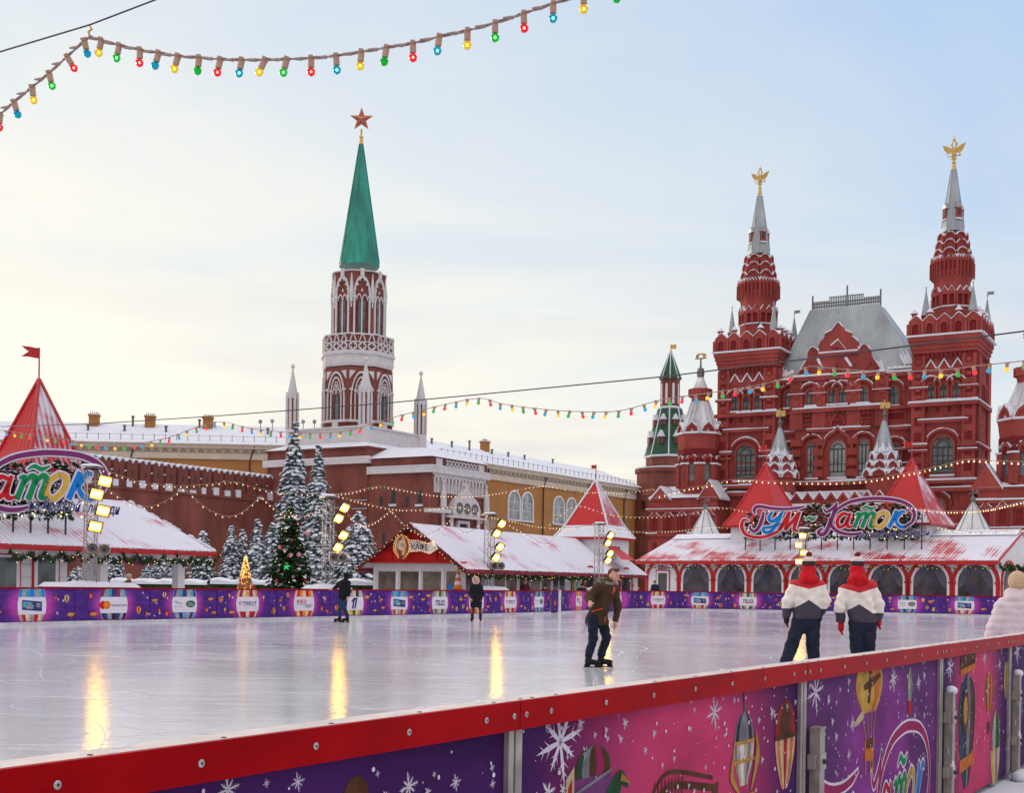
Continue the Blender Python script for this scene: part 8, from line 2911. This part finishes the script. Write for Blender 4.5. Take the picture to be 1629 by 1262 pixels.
def skin(name,prims,mats,parent,h=.018,k=.03,wrinkle=0.0,mi=None,seed=0,cut=None,quilt=None):
 V,Fc=sdf_mesh(prims,h,k,wrinkle,seed,cut,quilt)
 me=bpy.data.meshes.new(name)
 me.from_pydata([tuple(v)for v in V],[],Fc)
 for m in(mats if isinstance(mats,list)else[mats]):
  me.materials.append(m)
 me.polygons.foreach_set('use_smooth',[True]*len(me.polygons))
 if mi:
  me.polygons.foreach_set('material_index',[mi(p.center)for p in me.polygons])
 me.update()
 o=bpy.data.objects.new(name,me);COL.objects.link(o);o.parent=parent
 return o
C=lambda p,q,r1,r2,*a:('c',p,q,r1,r2,*a)
E=lambda c,r:('e',c,r)
SKINM=mat('fair_skin',(.56,.30,.22),.55,.08,8,spec=.3,tint=(.62,.30,.23))
def cloth(name,col,var=.12,sc=14,rough=.85):
 return mat(name,col,rough,var,sc,spec=.15,bump=.25)
BOOT=cloth('black_skate_leather',(.018,.017,.018),rough=.5)
BLADE=mat('steel_blade',(.5,.5,.52),.25,.1,10,metal=.9)
def hand(w,d,side,curl=.5,s=1.0,up=(0,-1,0)):
 """palm plus five bent fingers from wrist w along direction d; side = thumb direction"""
 w,d,sd_=Vector(w),Vector(d).normalized(),Vector(side)
 sd_=(sd_-d*sd_.dot(d)).normalized()
 nn=d.cross(sd_)
 P_=[C(tuple(w),tuple(w+d*.085*s),.026*s,.034*s)]
 for i,(o,l)in enumerate(((.030,.068),(.010,.076),(-.010,.070),(-.030,.056))):
  a=w+d*.095*s+sd_*o*s
  b=a+(d*(1-.35*curl)+nn*.6*curl)*l*.5*s
  c_=b+(d*(1-1.0*curl)+nn*1.0*curl)*l*.55*s
  P_+=[C(tuple(a-d*.03*s),tuple(b),.0105*s,.0095*s,{'k':.008}),C(tuple(b),tuple(c_),.0095*s,.008*s,{'k':.006})]
 a=w+d*.03*s+sd_*.03*s
 b=a+(sd_*.7+d*.6+nn*.2)*.045*s
 P_+=[C(tuple(a),tuple(b),.014*s,.011*s,{'k':.01}),C(tuple(b),tuple(b+(d*.9+nn*.3*curl)*.035*s),.011*s,.009*s,{'k':.006})]
 return P_
def head_prims(c,f,s=1.0,tilt=0.0):
 """skull, jaw, nose, ears, brow and chin facing f"""
 c,f=Vector(c),Vector(f).normalized()
 r=f.cross(Vector((0,0,1))).normalized();u=r.cross(f)
 at_=lambda a,b,d:tuple(c+f*a*s+r*b*s+u*d*s)
 P_=[E(at_(-.015,0,.03),(.080*s,.082*s,.095*s)),C(at_(.02,0,-.02),at_(.04,0,-.085),.066*s,.042*s),C(at_(.085,0,.015),at_(.104,0,-.022),.010*s,.017*s,{'k':.015}),C(at_(.066,.03,.033),at_(.066,-.03,.033),.018*s,.018*s),C(at_(.070,.018,-.062),at_(.070,-.018,-.062),.012*s,.012*s,{'k':.012}),C(at_(.06,.0,-.098),at_(.05,0,-.1),.022*s,.022*s)]
 for q in(-1,1):
  P_+=[C(at_(-.01,q*.078,.015),at_(-.012,q*.082,-.025),.015*s,.011*s,{'k':.008}),E(at_(.05,q*.045,-.02),(.03*s,.03*s,.03*s))]
 return P_,at_
def face_bits(parent,at_,s=1.0,lips=True):
 mb=MB()
 for q in(-1,1):
  mb.ball(at_(.072,q*.032,.010),.0125*s,8,0)
  mb.ball(at_(.0815,q*.032,.010),.0062*s,6,1)
  mb.tube([at_(.083,q*.016,.034),at_(.084,q*.034,.039),at_(.07,q*.052,.033)],.0055*s,5,2)
 if lips:
  mb.tube([at_(.074,-.022,-.060),at_(.084,0,-.057),at_(.074,.022,-.060)],.0062*s,5,3)
 mb.build('eyes_and_mouth',[P_WHITE,P_BLACK,mat('brow_hair',(.10,.055,.03),.8,.2,9),mat('lip',(.40,.13,.12),.5,.1,9)],parent)
def skate(parent,ankle,toe,name='skate'):
 """boot, sole and blade; ankle and toe are ground-plane positions with the foot's heading"""
 a,t=Vector(ankle),Vector(toe)
 d=Vector((t.x-a.x,t.y-a.y,0)).normalized()
 z0_=.075
 heel=Vector((a.x,a.y,0))-d*.06
 tip=heel+d*.285
 g=empty(name,(0,0,0),0,parent=parent)
 P_=[C((a.x,a.y,.29),(a.x,a.y,z0_+.06),.058,.052),C(tuple(heel+d*.05+Vector((0,0,z0_+.045))),tuple(tip-d*.05+Vector((0,0,z0_+.035))),.045,.036)]
 skin('boot',P_,BOOT,g,.014,.04)
 mb=MB()
 ang=math.atan2(d.y,d.x)
 mb.T=Matrix.Translation(heel)@Matrix.Rotation(ang,4,'Z')
 mb.box(-.0,.27,-.035,.035,z0_-.012,z0_+.004,0)
 mb.plate([(-.01,.02),(.0,z0_-.012),(.105,z0_-.012),(.085,.024)],-.012,.012,0)
 mb.plate([(.185,.024),(.165,z0_-.012),(.262,z0_-.012),(.275,.02)],-.012,.012,0)
 mb.plate([(-.02,.017),(.285,.017),(.275,.034),(-.02,.034)],-.009,.009,0)
 mb.plate([(-.02,.004),(.27,.003),(.295,.014),(.28,.026),(-.02,.024)],-.0025,.0025,1)
 mb.T=None
 mb.build('blade',[BOOT,BLADE],g)
def person(label,px,py,Y,group=None,yaw=0.0,z=None):
 a=ray(px,py)[0]
 o=empty('person',(a*Y,Y,0 if z is None else z),yaw,label,'person',group)
 return o
def jac(name,parts,mats,parent,h,k=.05,w=.006,mi=None,seed=0,cut=None,quilt=None):
 return skin(name,parts,mats,parent,h,k,w,mi,seed,cut,quilt)
 # ---- skater in the brown parka, gliding to the right with bent elbow
p=person('skater in a dark brown parka with orange zips and blue jeans, leaning forward',950,1063,21.9)
pel,chs,nk,hd=(-.03,.0,.88),(.13,-.0,1.33),(.195,-.01,1.47),(.262,-.03,1.60)
shn,shf=(-.015,-.13,1.405),(.275,.13,1.395)
eln,hnn=(-.175,-.17,1.225),(-.165,-.36,1.15)
elf,hnf=(.355,.13,1.07),(.315,.10,.81)
hipn,hipf,knn,knf,ann,anf=(-.10,-.09,.85),(.07,.08,.85),(-.085,-.16,.52),(.16,.05,.53),(-.165,-.12,.16),(.065,.07,.16)
fdir=(.80,-.58,-.16)
hp,hat_=head_prims(hd,fdir,1.04)
body=hp+[C(nk,(.245,-.02,1.53),.058,.055),C(pel,chs,.125,.14,.8),C(shn,shf,.07,.07),C(chs,nk,.1,.06),C(shn,eln,.048,.04),C(eln,hnn,.04,.028),C(shf,elf,.048,.04),C(elf,hnf,.04,.028),C(hipn,knn,.085,.06),C(knn,ann,.06,.042),C(hipf,knf,.085,.06),C(knf,anf,.06,.042),C(ann,(-.06,-.12,.10),.04,.03),C(anf,(.16,.05,.10),.04,.03)]
body+=hand(hnn,(.05,-.7,-.6),(.8,-.2,.2),.75)+hand(hnf,(-.10,-.05,-1),(.2,-1,0),.35)
skin('body',body,SKINM,p,.0125,.03)
face_bits(p,hat_,1.04)
HAIRB=cloth('brown_hair',(.10,.052,.028),.35,30)
up_=Vector(hd)
skin('hair',[E(hat_(-.038,0,.052),(.080,.083,.085)),C(hat_(.040,.03,.118),hat_(.045,-.03,.118),.030,.03),C(hat_(-.075,.0,.0),hat_(-.07,0,-.03),.05,.045)],HAIRB,p,.012,.03,.003)
PARKA=cloth('brown_parka_cloth',(.060,.035,.019));ORZ=mat('orange_zip',(.50,.06,.02),.6,.1,9)
PJ=[C((-.045,-.01,.84),(.03,-.01,1.05),.168,.162,.8),C((.03,-.01,1.05),(.125,.0,1.33),.162,.172,.82),C(shn,shf,.082,.08),C(shn,eln,.074,.066),C(eln,(-.165,-.32,1.165),.07,.056),C(shf,elf,.08,.07),C(elf,(.32,.105,.85),.066,.055),C((.13,0,1.40),(.20,-.02,1.50),.125,.085),C((-.07,-.01,.80),(.05,.0,.80),.15,.145,.8)]
jac('parka',PJ,PARKA,p,.015,.05,.005,cut=lambda X,Y,Z:.745-Z)
mb=MB()
mb.tube([(.25,-.20,1.42),(.265,-.20,1.36),(.215,-.205,1.30)],[.014,.022,.010],6);mb.tube([(-.115,-.155,.985),(-.02,-.195,1.015),(.075,-.180,1.045)],.011,6)
mb.tube([(.12,-.19,.90),(.105,-.183,.80)],.012,6)
mb.build('orange_zips',ORZ,p)
skin('scarf',[C((.14,-.07,1.465),(.27,-.09,1.475),.04,.035),C((.14,.05,1.48),(.14,-.07,1.47),.045,.045)],cloth('grey_scarf',(.22,.17,.17)),p,.014,.03,.004)
JEAN=cloth('dark_blue_jeans',(.014,.019,.036),.3,10)
skin('jeans',[C(pel,(-.02,0,.8),.13,.12),C(hipn,knn,.102,.078),C(knn,(-.155,-.122,.24),.078,.072),C(hipf,knf,.102,.078),C(knf,(.075,.068,.24),.078,.072)],JEAN,p,.015,.03,.007)
skate(p,ann,(.05,-.16,0));skate(p,anf,(.25,.03,0))
mb=MB();mb.tube([(-.19,-.1,.80),(-.25,-.1,.66),(-.30,-.1,.60)],.006,5);mb.tube([(-.19,-.1,.80),(-.22,-.12,.68),(-.27,-.12,.59)],.006,5);mb.build('dangling_cords',P_GREY,p)
# ---- two skaters in red, white and navy padded jackets, seen from behind
def chevron_cloth(name,xc,zred,zn,sr,sn_):
 m,n,pz=_new(name)
 N=n.nodes.new;K=n.links.new
 tcn=N('ShaderNodeTexCoord');sp=N('ShaderNodeSeparateXYZ');K(tcn.outputs['Object'],sp.inputs[0])
 def ma(op,a,b=0.0):
  q=N('ShaderNodeMath');q.operation=op
  for i,v in enumerate((a,b)):
   if isinstance(v,(int,float)):q.inputs[i].default_value=v
   else:K(v,q.inputs[i])
  return q.outputs[0]
 ax_=ma('ABSOLUTE',ma('SUBTRACT',sp.outputs[0],xc))
 red=ma('GREATER_THAN',sp.outputs[2],ma('ADD',ma('MULTIPLY',ax_,sr),zred))
 nav=ma('LESS_THAN',sp.outputs[2],ma('ADD',ma('MULTIPLY',ma('MINIMUM',ax_,.22),-sn_),zn))
 nz=N('ShaderNodeTexNoise');nz.inputs['Scale'].default_value=9;nz.inputs['Detail'].default_value=4;K(tcn.outputs['Object'],nz.inputs['Vector'])
 def mix(f,a,b):
  q=N('ShaderNodeMixRGB');K(f,q.inputs[0])
  for i,v in((1,a),(2,b)):
   if isinstance(v,tuple):q.inputs[i].default_value=v
   else:K(v,q.inputs[i])
  return q.outputs[0]
 c=mix(red,(.80,.72,.66,1),(.50,.010,.018,1))
 c=mix(nav,c,(.045,.035,.055,1))
 mm=N('ShaderNodeMixRGB');mm.blend_type='MULTIPLY';mm.inputs[0].default_value=1
 r=N('ShaderNodeMapRange');r.inputs['From Min'].default_value=.3;r.inputs['From Max'].default_value=.7;r.inputs['To Min'].default_value=.85;r.inputs['To Max'].default_value=1.1
 K(nz.outputs['Fac'],r.inputs['Value']);K(c,mm.inputs[1]);K(r.outputs[0],mm.inputs[2]);K(mm.outputs[0],pz.inputs['Base Color'])
 pz.inputs['Roughness'].default_value=.75
 b=N('ShaderNodeBump');b.inputs['Strength'].default_value=.4;b.inputs['Distance'].default_value=.02;K(nz.outputs['Fac'],b.inputs['Height']);K(b.outputs[0],pz.inputs['Normal'])
 return m
REDC=cloth('red_padded_hood',(.50,.010,.018));NAVY=cloth('navy_ski_trousers',(.018,.021,.040),.25,8);GLB=cloth('black_glove',(.02,.018,.02));GLR=cloth('red_glove',(.45,.012,.02))
HATW=cloth('white_knit_hat',(.66,.56,.50));HATB=cloth('dark_knit_band',(.05,.03,.035));POM=cloth('dark_red_pompom',(.17,.015,.022),.3,40)
def back_skater(label,px,Y,q):
 p=person(label,px,1083,Y,'two skaters in matching red, white and navy jackets')
 hd,sl,sr,el,er,wl,wr,hl,hr_,kl,kr,al,ar,hem=q['hd'],q['sl'],q['sr'],q['el'],q['er'],q['wl'],q['wr'],q['hl'],q['hr'],q['kl'],q['kr'],q['al'],q['ar'],q['hem']
 xm=(sl[0]+sr[0])/2;xh=(hl[0]+hr_[0])/2
 ch=(xm,0,(sl[2]+sr[2])/2-.12);pe=(xh,0,.98)
 hp,ha=head_prims(hd,q.get('f',(0,1,-.05)),1.05)
 body=hp+[C((xm,0,ch[2]+.1),(hd[0],hd[1],hd[2]-.1),.07,.06),C(pe,ch,.14,.15,.8),C(sl,sr,.07,.07),C(sl,el,.05,.042),C(el,wl,.042,.03),C(sr,er,.05,.042),C(er,wr,.042,.03),C(hl,kl,.088,.062),C(kl,al,.062,.045),C(hr_,kr,.088,.062),C(kr,ar,.062,.045),C(al,(al[0],.1,.1),.04,.03),C(ar,(ar[0],.1,.1),.04,.03)]
 body+=hand(wl,q['dl'],(.2,1,0),.4)+hand(wr,q['dr'],(-.2,1,0),.4)
 skin('body',body,SKINM,p,.016,.03)
 J=[C((xh,0,hem+.02),(xm,-.01,ch[2]+.05),.195,.20,.76),C((xh-.06,0,hem+.02),(xm-.06,-.01,ch[2]),.15,.155,.95),C((xh+.06,0,hem+.02),(xm+.06,-.01,ch[2]),.15,.155,.95),C(sl,sr,.090,.090),C(sl,el,.082,.080),C(el,(wl[0],wl[1],wl[2]+.02),.080,.064),C(sr,er,.082,.080),C(er,(wr[0],wr[1],wr[2]+.02),.080,.064)]
 jac('padded_jacket',J,chevron_cloth('red_white_navy_jacket',xm-.015,q['zred'],q['zn'],q['sred'],.62),p,.013,.022,.008,cut=lambda X,Y_,Z:hem-.055-Z,quilt=(.006,.13))
 hx=(hd[0]+xm)/2
 skin('hood',[E((hd[0],hd[1]-.02,hd[2]-.06),(.122,.12,.125)),C((hx-.05,-.10,hd[2]-.19),(hx+.05,-.10,hd[2]-.19),.085,.085),C((hx-.02,-.04,hd[2]-.16),(xm,-.02,ch[2]+.12),.12,.13),C((hx-.08,-.03,hd[2]-.21),(hx+.08,-.03,hd[2]-.21),.085,.085)],REDC,p,.014,.025,.008)
 skin('knit_hat',[E(ha(-.02,0,.075),(.108,.108,.10))],[HATW,HATB],p,.014,.03,.002,mi=lambda c:1 if c.z<hd[2]+.100 else 0)
 skin('pompom',[E(ha(-.03,0,.195),(.048,.048,.045))],POM,p,.012,.02,.006)
 skin('trousers',[C(pe,(xh,0,.9),.155,.15,.85),C(hl,kl,.118,.098),C(kl,(al[0],al[1],.20),.098,.09),C(hr_,kr,.118,.098),C(kr,(ar[0],ar[1],.20),.098,.09)],NAVY,p,.017,.035,.007)
 for w,d,m,s_ in((wl,q['dl'],q['gl'],1.32),(wr,q['dr'],q['gr'],1.32)):
  w2=Vector(w)-Vector(d).normalized()*.03
  skin('glove',hand(tuple(w2),d,(0,1,0),.3,s_)+[C(tuple(w2),tuple(w2+Vector(d).normalized()*.06),.045,.045)],m,p,.011,.015)
 skate(p,al,(al[0]+q.get('tl',-.05),al[1]+.3,0));skate(p,ar,(ar[0]+q.get('tr',.05),ar[1]+.3,0))
 return p
back_skater('left one of two skaters in matching red and white jackets, legs apart, seen from behind',1275,19.6,dict(hd=(.085,.02,1.77),sl=(-.12,0,1.49),sr=(.265,0,1.49),el=(-.245,-.03,1.24),er=(.345,-.02,1.25),wl=(-.235,.06,1.01),wr=(.285,.06,1.04),dl=(.03,.1,-1),dr=(-.12,.1,-1),hl=(-.045,0,.93),hr=(.165,0,.93),kl=(-.16,.02,.53),kr=(.175,.03,.53),al=(-.285,-.02,.16),ar=(.205,.0,.16),hem=1.02,zred=1.435,zn=1.265,sred=.27,gl=GLB,gr=GLB))
back_skater('right one of two skaters in matching red and white jackets, leaning, with red gloves',1367,19.6,dict(hd=(-.055,.03,1.78),sl=(-.25,0,1.42),sr=(.155,0,1.50),el=(-.335,-.03,1.16),er=(.285,-.02,1.22),wl=(-.285,.05,.90),wr=(.30,.06,.99),dl=(.03,.1,-1),dr=(.08,.1,-1),hl=(-.065,0,.90),hr=(.145,0,.90),kl=(-.035,.05,.52),kr=(.15,.05,.52),al=(-.02,0,.16),ar=(.16,.0,.16),hem=.975,zred=1.385,zn=1.21,sred=.30,gl=GLR,gr=GLR,f=(-.25,1,-.05)))
# ---- woman in the pink quilted jacket at the right edge, seen from behind
p=person('woman in a pale pink quilted jacket and beige beanie at the right edge',1613,1120,15.6)
PINKQ=mat('pink_quilted_fabric',(.66,.53,.57),.55,.05,22,spec=.3,bump=.5)
hp,ha=head_prims((.025,.03,1.53),(.05,1,0),1.0)
skin('body',hp+[C((0,0,1.30),(.02,.02,1.45),.06,.055),C((0,0,.9),(0,0,1.22),.13,.13,.8),C((-.16,0,1.28),(.16,0,1.28),.06,.06),C((-.16,0,1.28),(-.25,0,1.0),.045,.038),C((-.25,0,1.0),(-.28,.05,.78),.038,.028),C((.16,0,1.28),(.25,0,1.0),.045,.038),C((.25,0,1.0),(.27,.05,.78),.038,.028),C((-.09,0,.86),(-.09,.02,.48),.085,.06),C((-.09,.02,.48),(-.09,0,.14),.06,.04),C((.09,0,.86),(.09,.02,.48),.085,.06),C((.09,.02,.48),(.09,0,.14),.06,.04)]+hand((-.28,.05,.78),(0,.1,-1),(.3,1,0),.4)+hand((.27,.05,.78),(0,.1,-1),(-.3,1,0),.4),SKINM,p,.016,.03)
bands=[C((0,0,z),(0,0,z+.05),.185+.02*(z<.9),.185,.78)for z in(.78,.88,.98,.98,1.08,1.18)]
PJ=bands+[C((-.06,0,.80),(-.07,0,1.22),.15,.145,.95),C((.06,0,.80),(.07,0,1.22),.15,.145,.95),C((-.15,0,1.26),(.15,0,1.26),.09,.09),C((-.16,0,1.27),(-.265,-.02,1.0),.080,.078),C((-.265,-.02,1.0),(-.315,.03,.80),.078,.064),C((.16,0,1.27),(.265,-.02,1.0),.080,.078),C((.265,-.02,1.0),(.30,.03,.80),.078,.064)]
jac('quilted_jacket',PJ,PINKQ,p,.011,.02,.004,seed=2,quilt=(.016,.088))
skin('hood',[C((-.06,-.05,1.36),(.07,-.05,1.36),.085,.085),C((-.07,-.01,1.42),(.08,-.01,1.42),.075,.075)],PINKQ,p,.012,.02,.008)
skin('beanie',[E(ha(-.015,0,.05),(.108,.108,.125))],cloth('beige_beanie',(.55,.37,.24),.1,30),p,.013,.03,.002)
skin('trousers',[C((0,0,.9),(0,0,.84),.15,.15,.85),C((-.09,0,.86),(-.09,.02,.48),.11,.08),C((-.09,.02,.48),(-.09,0,.2),.08,.07),C((.09,0,.86),(.09,.02,.48),.11,.08),C((.09,.02,.48),(.09,0,.2),.08,.07)],NAVY,p,.018,.03,.005)
skate(p,(-.09,0,.1),(-.1,.3,0));skate(p,(.09,0,.1),(.12,.3,0))
# ---- two small skaters near the far boards
p=person('skater in black jacket and blue jeans stretching one arm to the rink board',545,992,43.3)
hp,ha=head_prims((.075,.03,1.60),(-.8,.6,-.1),1.0)
b2=[C((.07,0,1.42),(.075,.02,1.52),.06,.055),C((.02,0,.95),(.05,0,1.3),.13,.13,.85),C((-.08,.08,1.38),(.18,-.06,1.38),.06,.06),C((-.08,.08,1.38),(-.24,.10,1.24),.045,.04),C((-.24,.10,1.24),(-.36,.12,1.17),.038,.03),C((.18,-.06,1.38),(.22,-.08,1.1),.045,.04),C((.22,-.08,1.1),(.18,-.14,.9),.038,.03),C((-.05,0,.9),(-.09,-.03,.5),.08,.058),C((-.09,-.03,.5),(-.10,0,.15),.055,.04),C((.08,0,.9),(.06,-.04,.5),.08,.058),C((.06,-.04,.5),(.16,.02,.15),.055,.04)]
skin('body',hp+b2+hand((-.36,.12,1.17),(-1,.1,-.3),(0,0,1),.3)+hand((.18,-.14,.9),(-.1,0,-1),(0,-1,0),.5),SKINM,p,.02,.03)
BLK=cloth('black_jacket_cloth',(.012,.012,.014))
jac('jacket',[C((.02,0,.90),(.05,0,1.32),.18,.19,.8),C((-.08,.08,1.38),(.18,-.06,1.38),.09,.09),C((-.08,.08,1.38),(-.24,.10,1.24),.075,.065),C((-.24,.10,1.24),(-.34,.12,1.18),.062,.05),C((.18,-.06,1.38),(.22,-.08,1.1),.08,.07),C((.22,-.08,1.1),(.19,-.14,.95),.065,.055)],BLK,p,.022,.05,.004)
skin('dark_hair',[E(ha(-.03,0,.04),(.098,.098,.105)),C(ha(-.05,0,0),(.08,-.03,1.44),.075,.075)],cloth('black_hair',(.012,.010,.010)),p,.018,.03)
skin('jeans',[C((.02,0,.92),(.02,0,.86),.14,.13),C((-.05,0,.9),(-.09,-.03,.5),.098,.074),C((-.09,-.03,.5),(-.10,0,.22),.07,.062),C((.08,0,.9),(.06,-.04,.5),.098,.074),C((.06,-.04,.5),(.15,.02,.22),.07,.062)],cloth('blue_jeans',(.025,.045,.095),.3,10),p,.02,.03,.005)
skate(p,(-.10,0,.1),(-.4,.05,0));skate(p,(.16,.02,.1),(-.14,.1,0))
p=person('skater in a knee length black coat with pale fur hood, facing the camera',757,991,46.6)
hp,ha=head_prims((-.02,-.03,1.53),(.05,-1,-.05),1.0)
b2=[C((-.01,0,1.36),(-.02,-.01,1.46),.055,.05),C((0,0,.9),(0,0,1.25),.12,.12,.85),C((-.15,0,1.31),(.15,0,1.31),.055,.055),C((-.15,0,1.31),(-.22,.02,1.05),.045,.04),C((-.22,.02,1.05),(-.16,-.08,.88),.038,.03),C((.15,0,1.31),(.22,.02,1.05),.045,.04),C((.22,.02,1.05),(.17,-.06,.84),.038,.03),C((-.08,0,.86),(-.115,0,.48),.08,.055),C((-.115,0,.48),(-.135,0,.15),.052,.036),C((.08,0,.86),(.15,0,.48),.08,.055),C((.15,0,.48),(.165,0,.15),.052,.036)]
skin('body',hp+b2+hand((-.16,-.08,.88),(.1,0,-1),(.2,-1,0),.5)+hand((.17,-.06,.84),(-.1,0,-1),(-.2,-1,0),.5),SKINM,p,.02,.03)
face_bits(p,ha,1.1)
jac('coat',[C((0,.0,.60),(0,0,.9),.22,.21,.75),C((0,0,.9),(0,0,1.26),.19,.17,.8),C((-.14,0,1.30),(.14,0,1.30),.09,.09),C((-.15,0,1.30),(-.23,.02,1.05),.08,.072),C((-.23,.02,1.05),(-.17,-.08,.92),.068,.055),C((.15,0,1.30),(.23,.02,1.05),.08,.072),C((.23,.02,1.05),(.18,-.06,.88),.068,.055)],cloth('black_coat_cloth',(.014,.014,.022)),p,.022,.05,.004,cut=lambda X,Y_,Z:.52-Z)
ring_=[C((-.02+.105*math.cos(t*.52),-.055,1.535+.125*math.sin(t*.52)),(-.02+.105*math.cos((t+1)*.52),-.055,1.535+.125*math.sin((t+1)*.52)),.034,.034)for t in range(12)]
skin('fur_hood',ring_+[E((-.02,.045,1.54),(.125,.10,.145))],cloth('cream_fur',(.58,.44,.36),.2,30),p,.02,.02,.006)
skin('tights',[C((-.08,0,.80),(-.115,0,.48),.085,.06),C((-.115,0,.48),(-.135,0,.2),.058,.045),C((.08,0,.80),(.15,0,.48),.085,.06),C((.15,0,.48),(.165,0,.2),.058,.045)],cloth('brown_tights',(.10,.065,.055)),p,.02,.03)
skate(p,(-.135,0,.1),(-.2,-.3,0));skate(p,(.165,0,.1),(.2,-.3,0))
# ---- spectators behind the boards
def spectator(label,px,ytop,Y,coat,hat,yaw=0,h=1.7,f=(0,-1,0),hat_on=True,scarf=None):
 zt_=at(px,ytop,Y).z
 p=person(label,px,940,Y,'spectators behind the far boards',yaw,zt_-h)
 k=h/1.7
 hp,ha=head_prims((0,0,1.56*k),f,1.0)
 arms=[]
 for s in(-1,1):
  arms+=[C((s*.16,0,1.36*k),(s*.23,-.03,1.08*k),.05,.04),C((s*.23,-.03,1.08*k),(s*.15,-.18,.98*k),.04,.03)]
 legs=[]
 for s in(-1,1):
  legs+=[C((s*.09,0,.88*k),(s*.1,.01,.48*k),.085,.06),C((s*.1,.01,.48*k),(s*.1,0,.08),.06,.045),C((s*.1,0,.05),(s*.1,-.14,.04),.045,.04)]
 hands_=hand((-.15,-.18,.98*k),(.5,-.6,-.3),(.5,0,1),.5)+hand((.15,-.18,.98*k),(-.5,-.6,-.3),(-.5,0,1),.5)
 skin('body',hp+[C((0,0,1.38*k),(0,0,1.48*k),.06,.055),C((0,0,.9*k),(0,0,1.28*k),.13,.13,.85),C((-.15,0,1.36*k),(.15,0,1.36*k),.06,.06)]+arms+legs+hands_,SKINM,p,.026,.03)
 face_bits(p,ha,1.1)
 cp=[C((0,0,.76*k),(0,0,1.3*k),.19,.185,.82),C((-.14,0,1.36*k),(.14,0,1.36*k),.095,.095)]+[C(a[1],a[2],a[3]+.036,a[4]+.032)for a in arms]
 jac('coat',cp,coat,p,.028,.05,.004)
 if hat_on:
  skin('hat',[E(ha(-.015,0,.06),(.11,.11,.10))],hat,p,.022,.03)
 else:
  skin('hair',[E(ha(-.025,0,.045),(.094,.094,.10))],hat,p,.02,.03)
 skin('trousers',[C(a[1],a[2],a[3]+.02,a[4]+.02)for q,a in enumerate(legs)if q%3<2]+[C((0,0,.88*k),(0,0,.82*k),.14,.13)],NAVY,p,.028,.03)
 if scarf:
  skin('scarf',[C((-.05,-.07,1.42*k),(.05,-.07,1.42*k),.06,.06),C((.0,.05,1.43*k),(-.05,-.07,1.42*k),.06,.06),C((.0,.05,1.43*k),(.05,-.07,1.42*k),.06,.06)],scarf,p,.024,.03)
 return p
DKC=cloth('dark_coat',(.02,.02,.028));BRH=cloth('dark_brown_hair',(.04,.022,.015))
spectator('spectator in a white jacket and beige hat beside the porch post',205,914,44.5,cloth('white_down_jacket',(.55,.48,.52)),cloth('beige_hat',(.42,.32,.24)),0,1.66,(.7,-.7,0),True,cloth('yellow_black_scarf',(.10,.08,.02)))
spectator('spectator in a red jacket and white bobble hat before the cafe windows',835,923,62,cloth('dark_red_jacket',(.12,.025,.03)),cloth('white_red_hat',(.5,.33,.28)),0,1.64,(-.4,-1,0))
spectator('dark haired spectator in black before the cafe door',867,932,63,DKC,BRH,0,1.5,(-.6,-1,0),False)
spectator('short spectator with grey hood left of the striped oval board',896,937,65,cloth('grey_hooded_coat',(.08,.07,.07)),cloth('grey_hood',(.12,.10,.10)),0,1.42,(.3,-1,0))
spectator('spectator with dark cap left of the skater in the parka',926,929,66,DKC,cloth('black_cap',(.015,.015,.02)),0,1.62,(.3,-1,0))
spectator('fair haired spectator in black under the blue name boards',1015,934,77,DKC,cloth('fair_hair',(.28,.18,.09)),0,1.5,(.0,-1,0),False)
spectator('spectator in a dark jacket at the door of the arched pavilion',1042,924,79,cloth('navy_jacket',(.022,.028,.04)),BRH,0,1.75,(.6,-.8,0),False)
spectator('spectator with red hat between the golden tree and the decorated tree',402,934,46.5,cloth('crimson_coat',(.20,.02,.03)),cloth('crimson_hat',(.3,.03,.03)),0,1.25,(0,-1,0))
# ---- red and white striped cone beside the third light tower
c=at(728,930,57)
t=empty('striped_cone',(c.x,c.y,0),0,'small orange and white ringed cone beside the third light tower','cone')
zt_=at(728,903,57).z
mb=MB()
mb.box(-.22,.22,-.22,.22,zt_-1.0,zt_-.95)
for i in range(6):
 f0,f1=i/6,(i+1)/6
 mb.lathe([(.17*(1-f0)+.02,zt_-.95+.95*f0),(.17*(1-f1)+.02,zt_-.95+.95*f1)],12,(0,0),0,i%2,smooth=False)
mb.box(-.3,.3,-.3,.3,0,zt_-1.0,2)
mb.build('cone_shell',[P_ORANGE,P_WHITE,VIOLET],t)
